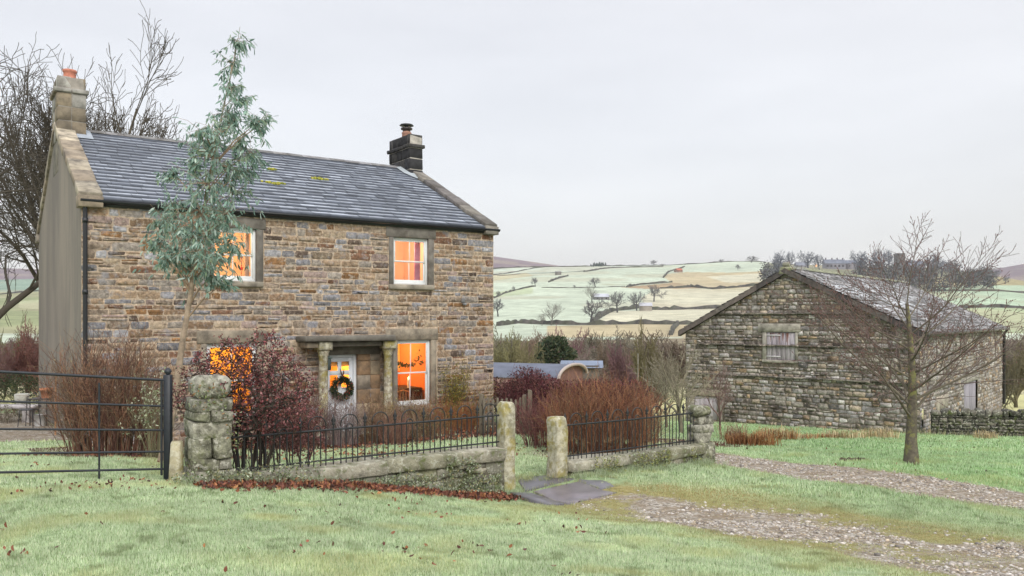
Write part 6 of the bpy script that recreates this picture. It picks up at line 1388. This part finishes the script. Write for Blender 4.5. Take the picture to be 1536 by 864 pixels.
mb = MB(); q = P(1224, 398, 925); lathe(mb, [(.2, -1.6), (1.7, 0), (.2, 1.6)], q, 8, (1, .7, .4)); obj('lit_window', mb, emat('far_lamp', (1, .5, .2), 2.0), org=tuple(q), label='orange lit window of the village beside the long house', cat='lamp light', group='lit lamps of the village')
mb = MB(); q = P(1400.5, 399, 925); lathe(mb, [(.2, -1.6), (1.7, 0), (.2, 1.6)], q, 8, (1, .5, .3)); obj('lit_window', mb, emat('far_lamp', (1, .3, .15), 2.0), org=tuple(q), label='red orange lit window of the village at its right end', cat='lamp light', group='lit lamps of the village')
# barrel-roofed shed behind the garden
ax = np.array((-.93, .37)); pe = np.array(((853 - CU) / F * 44, 44.)); nrm = np.array((ax[1], -ax[0])); W2, L2 = 2.5, 16; zt_ = (HV - 546.5) / F * 44; ze = zt_ - .62; gz_ = g1(*pe); t = thing('barrel_roofed_shed', 'blue grey barrel roofed shed with pink brown boarded sides behind the hedge', 'shed', (pe[0], pe[1], gz_))
def bp(l_, w, z): return np.array((*(pe + ax * l_ + nrm * w), z))
mb = MB(); n = 14; th = np.linspace(0, math.pi, n); V = []
for l_ in (-.25, L2):
    for a in th: V.append(bp(l_, W2 * 1.03 * math.cos(a), ze + .62 * math.sin(a)))
mb.add(V, [(i, i + 1, n + i + 1, n + i) for i in range(n - 1)], (.125, .14, .185)); rb = obj('roof', mb, M['metal_sheet'], t, smooth=True)
mb = MB(); tube(mb, [bp(-.28, W2 * 1.03 * math.cos(a), ze + .62 * math.sin(a)) for a in th], .085, 6, (.42, .36, .33)); obj('bargeboard', mb, M['paint'], rb)
mb = MB(); V = [bp(-.05, W2 * math.cos(a), ze + .6 * math.sin(a)) for a in th] + [bp(-.05, -W2, gz_ - .5), bp(-.05, W2, gz_ - .5)]; mb.add(V, [tuple(range(len(V)))], (.2, .11, .095))
nb = 7
for sg in (1, -1):
    for i in range(nb):
        za, zb_ = ze - (ze - gz_ + .4) * (i + 1) / nb, ze - (ze - gz_ + .4) * i / nb; c_ = palette(1, [(.26, .15, .14), (.32, .21, .2), (.19, .11, .1)])[0]
        mb.add([bp(0, sg * W2, za + .02), bp(L2, sg * W2, za + .02), bp(L2, sg * (W2 - .03), zb_), bp(0, sg * (W2 - .03), zb_)], [(0, 1, 2, 3)], c_)
obj('wall', mb, M['wood'], t)
far_house('low_shed', 'low shed with flat pale blue roof beside the dark evergreen', 'shed', 872, 552, 54, 52, 4, 1.5, -.1, (.13, .12, .11), (.2, .24, .32), wins=0, depth=5)

# ------------------------------------------------------------------ terrace things left of the house
def gz(x, y): return g1(x, y)
tx, ty = (64 - CU) / F * 21.6, 21.6; tz = gz(tx, ty); t = thing('garden_table', 'small dark metal garden table against the rendered gable', 'table', (tx, ty, tz)); mb = MB()
cbox(mb, (tx - .26, ty - .25, tz + .68), (tx + .26, ty + .25, tz + .72), (.05, .045, .045), .008); obj('table_top', mb, M['iron'], t)
for a in (-.22, .22):
    for b in (-.2, .2): mb = MB(); tube(mb, [(tx + a, ty + b, tz - .02), (tx + a, ty + b, tz + .68)], .014, 5, (.04, .035, .035)); obj('leg', mb, M['iron'], t)
pz = tz + .72; mb = MB(); lathe(mb, [(.11, pz), (.15, pz + .2), (.17, pz + .2), (.17, pz + .26), (.14, pz + .26), (.12, pz + .2)], (tx + .1, ty, 0), 16, (.42, .18, .1)); obj('terracotta_pot', mb, M['terracotta'], org=(tx + .1, ty, pz), label='terracotta flower pot standing on the small dark garden table', cat='flower pot')
cx = (44 - CU) / F * 21; cy = 21; cz = gz(cx, cy); t = thing('garden_chair', 'thin black wire garden chair left of the small table', 'chair', (cx, cy, cz)); mb = MB(); 
lathe(mb, [(.2, cz + .44), (.21, cz + .46), (.02, cz + .465)], (cx, cy, 0), 14, (.04, .04, .045)); obj('seat', mb, M['iron'], t)
for a, b in ((-.16, -.14), (.16, -.14), (-.16, .14), (.16, .14)): mb = MB(); tube(mb, [(cx + a * 1.25, cy + b * 1.25, cz - .02), (cx + a, cy + b, cz + .44)], .011, 5, (.03, .03, .035)); obj('leg', mb, M['iron'], t)
mb = MB(); tube(mb, [(cx - .17, cy + .16, cz + .44), (cx - .18, cy + .2, cz + .75), (cx, cy + .22, cz + .86), (cx + .18, cy + .2, cz + .75), (cx + .17, cy + .16, cz + .44)], .011, 5, (.03, .03, .035)); obj('backrest', mb, M['iron'], t)
bx_ = (60 - CU) / F * 21.3; mb = MB(); z = gz(bx_, 21.3); lathe(mb, [(.12, z), (.15, z + .3), (.16, z + .3), (.14, z + .29)], (bx_, 21.3, 0), 14, (.5, .5, .5)); t = thing('metal_bucket', 'pale galvanised bucket under the small garden table', 'bucket', (bx_, 21.3, z)); obj('pail', mb, M['plain'], t)
mb = MB(); tube(mb, [(bx_ + .16 * math.cos(a), 21.3, z + .3 + .14 * math.sin(a)) for a in np.linspace(0, math.pi, 9)], .006, 4, (.3, .3, .3)); obj('handle', mb, M['plain'], t)
sx_ = (26 - CU) / F * 22.5; sz_ = gz(sx_, 22.5); t = thing('stone_bench', 'long low pale stone bench on the gravel terrace', 'bench', (sx_, 22.5, sz_)); mb = MB(); cbox(mb, (sx_ - 1.1, 22.3, sz_ + .36), (sx_ + .55, 22.72, sz_ + .45), (.5, .48, .5), .015); obj('seat', mb, M['dressed'], t)
for a in (-.8, .3): mb = MB(); cbox(mb, (sx_ + a - .1, 22.36, sz_ - .1), (sx_ + a + .1, 22.66, sz_ + .36), (.4, .38, .38), .015); obj('leg', mb, M['dressed'], t)
ux_ = (33 - CU) / F * 25.5; uz_ = gz(ux_, 25.5); mb = MB(); lathe(mb, [(.13, uz_ - .05), (.15, uz_ + .1), (.1, uz_ + .2), (.2, uz_ + .42), (.22, uz_ + .62), (.18, uz_ + .64)], (ux_, 25.5, 0), 14, (.42, .42, .38)); obj('stone_urn', mb, M['dressed'], org=(ux_, 25.5, uz_), label='pale stone urn in front of the dark evergreen hedge', cat='urn')
px_ = (83 - CU) / F * 19.2; pz = gz(px_, 19.2); mb = MB(); tube(mb, [(px_, 19.2, pz - .1), (px_ + .01, 19.2, (HV - 564) / F * 19.2)], .022, 6, (.36, .2, .11)); obj('wooden_stake', mb, M['wood'], org=(px_, 19.2, pz), label='slim brown wooden stake standing beside the garden table', cat='stake')
for u, Y_, s_, lab in ((8, 22, .5, 'low leafless plant left of the black chair'), (40, 22.8, .45, 'low brown plant behind the black garden chair')): shrub('terrace_plant', lab, 'plant', gat(u, Y_), s_, s_, .5, 50, 5, [(.16, .13, .1), (.22, .2, .15)], [(.1, .1, .05), (.2, .2, .15)], 250, (.03, .06), .025, .005, .2, .3, .5, 'plants on the terrace', .1)

# ------------------------------------------------------------------ ground cover, leaves, grass, gravel
def blades(mb, x, y, h, w, cols, lean=.5, z=None):
    n = len(x); z = zgb(x, y) if z is None else z; a = rng.uniform(0, 6.283, n); la = rng.uniform(0, 6.283, n); l_ = rng.uniform(0, lean, n) * h
    dx, dy_ = np.cos(a) * w / 2, np.sin(a) * w / 2
    v = np.stack((np.column_stack((x - dx, y - dy_, z - .005)), np.column_stack((x + dx, y + dy_, z - .005)), np.column_stack((x + np.cos(la) * l_, y + np.sin(la) * l_, z + h))), 1).reshape(-1, 3)
    mb.add(v, np.arange(3 * n).reshape(n, 3), np.repeat(cols, 3, 0))
GR = [(.50, .61, .39), (.59, .68, .48), (.36, .47, .26), (.63, .66, .48), (.15, .22, .09)]
def lawn(n, x0, x1, y0_, y1_, h, w, seed, cone=True):
    x = rng.uniform(x0, x1, n); y = rng.uniform(y0_, y1_, n)
    k = (np.abs(x) < .66 * y + 1.6) if cone else np.ones(n, bool)
    k &= rng.uniform(0, 1, n) > np.clip(gravel(x, y) * 1.5, 0, .985); k &= rng.uniform(0, 1, n) > soil(x, y) * .85; k &= ~house_in(x, y, .3) & ~barn_in(x, y, .2) & (terrace(x, y) < .5)
    k &= ~((np.abs((x + .109) * -.5703 + (y - 12) * .8214) < .2) & ((x + .109) * .8214 + (y - 12) * .5703 > -4.5) & ((x + .109) * .8214 + (y - 12) * .5703 < 4.4))
    k &= ~((x > -.1) & (x < 1.75) & (y > 10.95) & (y < 12.35) & (rng.uniform(0, 1, n) < .96))
    k &= (vnoise(x, y, .22, 40 + seed) * .6 + vnoise(x, y, .8, 41) * .4) > rng.uniform(.08, .42, n)
    x, y = x[k], y[k]; n = len(x); c = palette(n, GR, [4, 4, 2.5, 1.8, 1.6], .14); m = mossy(x, y)[:, None]
    pa = vnoise(x, y, 2.2, 42)[:, None]; c = c * (.84 + .34 * pa); spk = np.clip((vnoise(x, y, .10, 45) * .6 + vnoise(x, y, .31, 46) * .4 - .66) * 7, 0, 1)[:, None]; c = c * (1.07 - spk * .62) + spk * .55 * np.array((.13, .16, .06))
    yel = np.clip((vnoise(x, y, .55, 43) - .58) * 3.2, 0, 1)[:, None] * .42; c = c * (1 - yel) + yel * np.array((.56, .52, .24))
    c = c * (1 - m * .65) + m * .65 * np.array((.34, .31, .12)); fg = (np.clip((x - 3) / 4, 0, 1) * np.clip((y - 9) / 4, 0, 1))[:, None]; c = c * (1 - fg * np.array((.15, .06, .15)))
    hh_ = h * rng.uniform(.45, 1.15, n) * (1 - .45 * m[:, 0]) * (.6 + .8 * vnoise(x, y, .3, 44)); return x, y, hh_, np.full(n, w), np.clip(c, .02, .8)
mb = MB()
for args in ((420000, -6.2, 6.2, 4.6, 7.5, .034, .005, 0), (400000, -9, 9, 7.5, 11, .038, .007, 1), (300000, -13, 14, 11, 17, .05, .012, 2), (160000, -14, 22, 17, 30, .06, .022, 3)): blades(mb, *lawn(*args))
obj('grass', mb, M['grass'], kind='stuff', label='short frosted lawn grass', cat='grass')
# long pale tufts along the wall foot and posts
def tuft(mb, x, y, n, r, h, w, cols): blades(mb, x + rng.normal(0, r, n), y + rng.normal(0, r, n), h * rng.uniform(.5, 1.2, n), np.full(n, w), palette(n, cols, None, .15), lean=.9)
mb = MB()
for i in range(150):
    s = rng.uniform(-4.6, 4.4); q = fl(s, -.3 - abs(rng.normal(0, .12)))
    if not (.1 < s < 1.0): tuft(mb, q[0], q[1], 26, .05, .13, .006, [(.42, .5, .33), (.5, .55, .4), (.3, .38, .2)])
for i in range(60): q = fl(rng.uniform(-.2, 1.3), rng.uniform(-.2, .5)); tuft(mb, q[0], q[1], 16, .04, .08, .006, [(.3, .36, .18), (.4, .42, .2)])
for pts in FLAG_E:
    for a, b in zip(pts, np.roll(pts, -1, 0)):
        for f in rng.uniform(0, 1, int(np.linalg.norm(b - a) * 14)): q = a + (b - a) * f; tuft(mb, q[0], q[1], 12, .022, .05, .005, [(.3, .36, .2), (.42, .46, .28), (.34, .3, .13)])
for s in np.linspace(-2, 14, 90): q = np.array(((1397 - CU) / F * 25.2 + s, 25.2 - s * .3)); tuft(mb, q[0], q[1], 14, .12, .22, .014, [(.45, .4, .24), (.4, .42, .24)])
obj('long_grass', mb, M['grass'], kind='stuff', label='longer pale grass tufts at the foot of walls and posts', cat='grass')
# grey-green creeping plants over the wall foot
mb = MB(); n = 9000; s = rng.uniform(-4.7, -.15, n); k = (vnoise(s, s * 0, .35, 53) * .6 + vnoise(s, s * 0, .12, 54) * .4) > rng.uniform(.25, .75, n); s = s[k]; n = len(s); hmax = np.clip((vnoise(s, s * 0, .4, 51) - .3) * 1.1, .03, .62); top = np.where(s < -2.9, -1.78, -1.95); o = -.24 - abs(rng.normal(0, .1, n)) * 1.2; q = np.stack((-.109 + .8214 * s - .5703 * o, 12 + .5703 * s + .8214 * o), 1); z = zg(q[:, 0], q[:, 1]); zz = z + rng.uniform(0, 1, n) ** 1.5 * np.minimum(hmax, np.maximum(top - z, .1))
leaf_cards(mb, np.column_stack((q, zz)), rng.normal(0, 1, (n, 3)) + np.array((.2, -.4, .3)), rng.uniform(.02, .05, n), .022, palette(n, [(.33, .38, .27), (.23, .29, .16), (.42, .45, .33), (.13, .17, .07), (.3, .28, .14)], None, .2), simple=True)
n = 900; pz_ = rng.uniform(0, 1, n) ** 1.6 * 1.15; q = np.array([fl(a_, o_)[:2] for a_, o_ in zip(rng.uniform(-4.55, -3.95, n), -.24 - abs(rng.normal(0, .03, n)))]); k = vnoise(q[:, 0] * 3, pz_ * 3, .8, 57) > .48; leaf_cards(mb, np.column_stack((q, zg(q[:, 0], q[:, 1]) + pz_))[k], rng.normal(0, 1, (k.sum(), 3)), rng.uniform(.02, .05, k.sum()), .022, palette(k.sum(), [(.2, .24, .1), (.33, .38, .24), (.25, .15, .07), (.12, .15, .06)], None, .2), simple=True)
n = 3000; s = rng.uniform(1.2, 4.2, n); o = -.24 - abs(rng.normal(0, .09, n)); q = np.stack((-.109 + .8214 * s - .5703 * o, 12 + .5703 * s + .8214 * o), 1); z = zg(q[:, 0], q[:, 1]); leaf_cards(mb, np.column_stack((q, z + rng.uniform(0, 1, n) ** 2 * .3 * (vnoise(s, s * 0, .4, 52) > .45))), rng.normal(0, 1, (n, 3)), rng.uniform(.02, .045, n), .02, palette(n, [(.2, .22, .06), (.3, .3, .09), (.3, .36, .22), (.14, .14, .05)], None, .2), simple=True)
obj('creeping_ground_cover', mb, M['leaf'], kind='stuff', label='grey green creeping plants spilling over the low garden walls', cat='ground cover')
# fallen leaves
BR = [(.16, .06, .04), (.22, .085, .05), (.1, .04, .03), (.3, .13, .06), (.36, .18, .08), (.07, .035, .03)]
def leaves(mb, x, y, size, up=.25):
    n = len(x); d = rng.normal(0, 1, (n, 3)); d[:, 2] = abs(d[:, 2]) * up; leaf_cards(mb, np.column_stack((x, y, zgb(x, y) + rng.uniform(.005, .045, n))), d, size * rng.uniform(.6, 1.3, n), size * .6, palette(n, BR, [4, 4, 3, 2, 1, 2], .2), curl=.3)
mb = MB(); n = 8000; s = rng.uniform(-4.5, -.25, n); wgt = np.interp(s, [-4.5, -3.4, -2.8, -1.5, -.6, -.25], [.25, .5, 1, 1, .8, .2]); k = rng.uniform(0, 1, n) < wgt; s = s[k]; n = len(s); o = -.34 - abs(rng.normal(0, .24, n)); leaves(mb, -.109 + .8214 * s - .5703 * o, 12 + .5703 * s + .8214 * o, .06, .8)
obj('leaf_drift', mb, M['dead_leaf'], kind='stuff', label='drift of red brown dead leaves along the garden wall foot', cat='leaves')
mb = MB(); x, y = [], []
for i in range(75):
    Y_ = rng.uniform(5.2, 12.5); X_ = rng.uniform(-.64, .12) * Y_; k = rng.integers(1, 9) if i % 3 == 0 else 1; x += list(X_ + rng.normal(0, .12, k)); y += list(Y_ + rng.normal(0, .12, k))
for u, v, k in ((10, 800, 7), (30, 840, 8), (90, 735, 12), (150, 735, 16), (180, 740, 8), (195, 725, 10), (250, 735, 8), (470, 828, 5), (500, 790, 4), (60, 705, 8), (215, 720, 8), (690, 823, 4), (600, 830, 8), (1280, 690, 8), (790, 790, 3)):
    Y_ = 8.
    for _ in range(15): Y_ = np.clip(-g1((u - CU) / F * Y_, Y_) * F / (v - HV), 4, 30)
    x += list((u - CU) / F * Y_ + rng.normal(0, .09, k)); y += list(Y_ + rng.normal(0, .09, k))
for i in range(60): Y_ = rng.uniform(12, 22); x.append(rng.uniform(.38, .6) * Y_); y.append(Y_)
x, y = np.array(x), np.array(y); k = y > 4.5; leaves(mb, x[k], y[k], .042, .9)
for c_, r_, n in (((-5.2, 13.6), 1.0, 420), ((-6.6, 12.6), .8, 260), ((1.9, 17.2), 1.3, 380), ((.8, 20.3), 1.2, 350), ((-16, 27), 3, 300), ((-3.0, 15.5), 2.0, 350), ((-5.2, 16.4), .9, 260), ((-3.6, 17.4), .9, 260), ((-2.0, 18.5), .9, 260), ((-.6, 19.8), .9, 220)): leaves(mb, c_[0] + rng.normal(0, r_ * .6, n), c_[1] + rng.normal(0, r_ * .35, n), .075)
obj('fallen_leaves', mb, M['dead_leaf'], kind='stuff', label='brown dead leaves scattered over the lawn and borders', cat='leaves')
# pebbles of the drive
n = 85000; x = rng.uniform(.8, 12, n); y = rng.uniform(4.3, 16, n); gvm = gravel(x, y); k = (rng.uniform(0, 1, n) < np.clip(gvm * 1.5, 0, 1) ** 1.5 * np.clip(vnoise(x, y, .5, 61) * 2.4 - .6, .08, 1)) & (np.abs(x) < .66 * y + 1); x, y = x[k], y[k]; n = len(x)
bmx = bmesh.new(); bmesh.ops.create_icosphere(bmx, subdivisions=1, radius=1); ico = np.array([v.co[:] for v in bmx.verts]); icf = np.array([[v.index for v in f.verts] for f in bmx.faces]); bmx.free()
sz = rng.lognormal(math.log(.0105), .4, n).clip(.006, .035); an = rng.uniform(0, 6.283, n); z = zgb(x, y)
v = ico[None] * (sz[:, None, None] * np.stack((rng.uniform(.8, 1.5, n), rng.uniform(.7, 1.1, n), rng.uniform(.35, .7, n)), 1)[:, None, :]) * (1 + rng.normal(0, .13, (n, 12, 1)))
v = np.stack((v[..., 0] * np.cos(an)[:, None] - v[..., 1] * np.sin(an)[:, None], v[..., 0] * np.sin(an)[:, None] + v[..., 1] * np.cos(an)[:, None], v[..., 2]), -1) + np.column_stack((x, y, z + sz * .2))[:, None, :]
mb = MB(); mb.add(v.reshape(-1, 3), (icf[None] + np.arange(n)[:, None, None] * 12).reshape(-1, 3), np.repeat(palette(n, [(.42, .385, .35), (.48, .44, .40), (.28, .24, .20), (.53, .50, .47), (.42, .35, .26), (.2, .18, .165)], None, .15), 12, 0))
obj('gravel', mb, M['pebble'], kind='stuff', label='loose pinkish grey gravel of the drive', cat='gravel')
# molehill-like clods on the lawn
for u, v, r_, lab in ((1275, 688, .13, 'dark flat clod of soil on the lawn left of the bare tree'), (1290, 696, .06, 'small dark clod just below the flat one on the lawn')):
    q = P(u, v, 14.6); z = g1(q[0], q[1]); mb = MB()
    for i in range(14): o = rng.normal(0, r_ * .5, 2) * np.array((1.3, .8)); lathe(mb, [(.05, -.02), (.04, .02), (.012, .04)], (q[0] + o[0], q[1] + o[1], z), 6, palette(1, [(.05, .04, .03), (.09, .07, .05)])[0])
    obj('soil_clod', mb, M['moss'], org=(q[0], q[1], z), label=lab, cat='soil', group='clods of soil on the lawn')
# dry grass and bracken clumps at the barn foot
def clump(name, lab, x, y, rx, h, n, cols, w=.016, cat='grass clump'):
    n = int(n * .62); h = h * .75; b = gbase(x, y); mb = MB(); xx = x + rng.normal(0, rx * .36, n).clip(-rx * .6, rx * .6); yy = y + rng.normal(0, .18, n); a = rng.uniform(0, 6.283, n); hh_ = h * rng.uniform(.4, 1.1, n); z = zg(xx, yy); l_ = hh_ * rng.uniform(.2, 1.0, n); dx = np.cos(a); dy_ = np.sin(a)
    p0 = np.column_stack((xx, yy, z - .02)); p1 = p0 + np.column_stack((dx * l_ * .3, dy_ * l_ * .3, hh_ * .7)); p2 = p0 + np.column_stack((dx * l_, dy_ * l_, hh_ * rng.uniform(.55, 1.05, n))); s = np.column_stack((-dy_, dx, 0 * dx)) * w / 2
    v = np.stack((p0 - s, p0 + s, p1 + s * .8, p1 - s * .8, p2), 1).reshape(-1, 3); b0 = np.arange(n)[:, None] * 5; cc = np.repeat(palette(n, cols, None, .18), 5, 0)
    mb.add(v, b0 + np.array([[0, 1, 2, 3]]), cc); m2 = np.arange(n)[:, None] * 5 + np.array([[3, 2, 4]]); mb.Fa.append(m2 + mb.n - len(v))
    obj(name, mb, M['grass'], org=b, label=lab, cat=cat, group='dead grass clumps along the barn foot')
ORG_ = [(.38, .19, .08), (.3, .14, .06), (.46, .27, .13), (.22, .1, .05)]; STR_ = [(.52, .42, .26), (.45, .34, .18), (.58, .48, .32)]
for u, v, Y_, rx, h, n, cols, lab in ((1128, 668, 18.2, .85, .52, 900, ORG_, 'largest orange brown dead bracken clump near the slim stone pier'), (1165, 655, 21, .8, .6, 700, ORG_ + STR_, 'orange and straw clump right behind the largest bracken clump'), (1205, 660, 21.5, .55, .3, 420, ORG_ + STR_, 'low round orange clump alone on the lawn edge'),
  (1265, 655, 22, .9, .42, 520, STR_, 'straw coloured clump under the middle of the barn gable'), (1320, 652, 22.5, .7, .5, 420, STR_, 'pale tall straw clump between the lawn tree and barn gable'), (1240, 657, 22, .6, .26, 360, ORG_, 'low rusty grass strip left of the straw clumps'), (1478, 655, 23.4, .45, .38, 300, STR_, 'straw clump at the foot of the dark dry stone wall'), (1098, 655, 20, .5, .75, 260, [(.3, .2, .14), (.24, .15, .1)], 'tall thin dead stalks before the barn plank door')):
    clump('dead_grass_clump', lab, (u - CU) / F * Y_, Y_, rx, h, n, cols)

# ------------------------------------------------------------------ damp air
mb = MB(); cbox(mb, (-4200, -80, -14), (5200, 4400, 215), (1, 1, 1), .01)
hm = bpy.data.materials.new('damp_air'); hm.use_nodes = True; hm.node_tree.nodes.clear(); pv = hm.node_tree.nodes.new('ShaderNodeVolumePrincipled'); pv.inputs['Color'].default_value = (.86, .88, .93, 1); pv.inputs['Density'].default_value = .00015; ho = hm.node_tree.nodes.new('ShaderNodeOutputMaterial'); hm.node_tree.links.new(pv.outputs[0], ho.inputs['Volume'])
obj('haze', mb, hm, kind='stuff', label='thin damp winter haze over the valley', cat='haze')

# ------------------------------------------------------------------ sky, sun, camera
w = bpy.data.worlds.new('World'); sc.world = w; w.use_nodes = True; nt = w.node_tree; N = nt.nodes; L = nt.links; N.clear()
out = N.new('ShaderNodeOutputWorld'); SE, SR = R(38), R(160)
sky = N.new('ShaderNodeTexSky'); sky.sky_type = 'NISHITA'; sky.sun_disc = False; sky.sun_elevation = SE; sky.sun_rotation = SR; sky.dust_density = 4; sky.air_density = 1
b1 = N.new('ShaderNodeBackground'); b1.inputs[1].default_value = .05; L.new(sky.outputs[0], b1.inputs[0])
tc = N.new('ShaderNodeTexCoord'); sep = N.new('ShaderNodeSeparateXYZ'); L.new(tc.outputs['Generated'], sep.inputs[0])
rp = N.new('ShaderNodeValToRGB'); L.new(sep.outputs['Z'], rp.inputs[0]); e = rp.color_ramp.elements
for i, (p, c) in enumerate(((0.0, (.76, .75, .735)), (.04, (.80, .785, .77)), (.16, (.79, .775, .765)), (.36, (.79, .775, .77)), (.6, (1.25, 1.25, 1.26)), (1.0, (1.55, 1.55, 1.58)))):
    q = e[i] if i < 2 else e.new(p); q.position = p; q.color = (*c, 1)
mp = N.new('ShaderNodeMapping'); mp.inputs['Scale'].default_value = (1.2, 1.2, 5); L.new(tc.outputs['Generated'], mp.inputs[0]); nz = N.new('ShaderNodeTexNoise'); nz.inputs['Scale'].default_value = 2.2; nz.inputs['Detail'].default_value = 5; L.new(mp.outputs[0], nz.inputs['Vector'])
mr = N.new('ShaderNodeMapRange'); mr.inputs[1].default_value = .3; mr.inputs[2].default_value = .7; mr.inputs[3].default_value = .92; mr.inputs[4].default_value = 1.045; L.new(nz.outputs['Fac'], mr.inputs[0])
b2 = N.new('ShaderNodeBackground'); L.new(rp.outputs[0], b2.inputs[0]); L.new(mr.outputs[0], b2.inputs[1])
ad = N.new('ShaderNodeAddShader'); L.new(b1.outputs[0], ad.inputs[0]); L.new(b2.outputs[0], ad.inputs[1]); L.new(ad.outputs[0], out.inputs[0])
sl = bpy.data.lights.new('sun', 'SUN'); sl.energy = 1.5; sl.angle = R(24); sl.color = (1, .97, .92); so = bpy.data.objects.new('sun', sl); COL.objects.link(so)
d = Vector((math.sin(SR) * math.cos(SE), math.cos(SR) * math.cos(SE), math.sin(SE))); so.rotation_euler = d.to_track_quat('Z', 'Y').to_euler()
cam = bpy.data.cameras.new('camera'); cam.sensor_width = 36; cam.lens = 36 * F / 1536; cam.shift_y = 43 / 1536; cam.clip_start = .1; cam.clip_end = 9000
co = bpy.data.objects.new('camera', cam); COL.objects.link(co); co.location = (0, 0, 0); co.rotation_euler = (R(90), 0, 0); sc.camera = co
sc.view_settings.view_transform = 'Standard'; sc.view_settings.look = 'None'; sc.view_settings.gamma = 1; sc.view_settings.use_curve_mapping = False; sc.view_settings.exposure = 0.0
sc.render.engine = 'CYCLES'; sc.cycles.max_bounces = 6; sc.cycles.diffuse_bounces = 3; sc.cycles.transparent_max_bounces = 8; sc.cycles.use_denoising = True; sc.cycles.sample_clamp_indirect = 4
for o in list(COL.objects):
    if 'frame' in o.keys(): del o['frame']
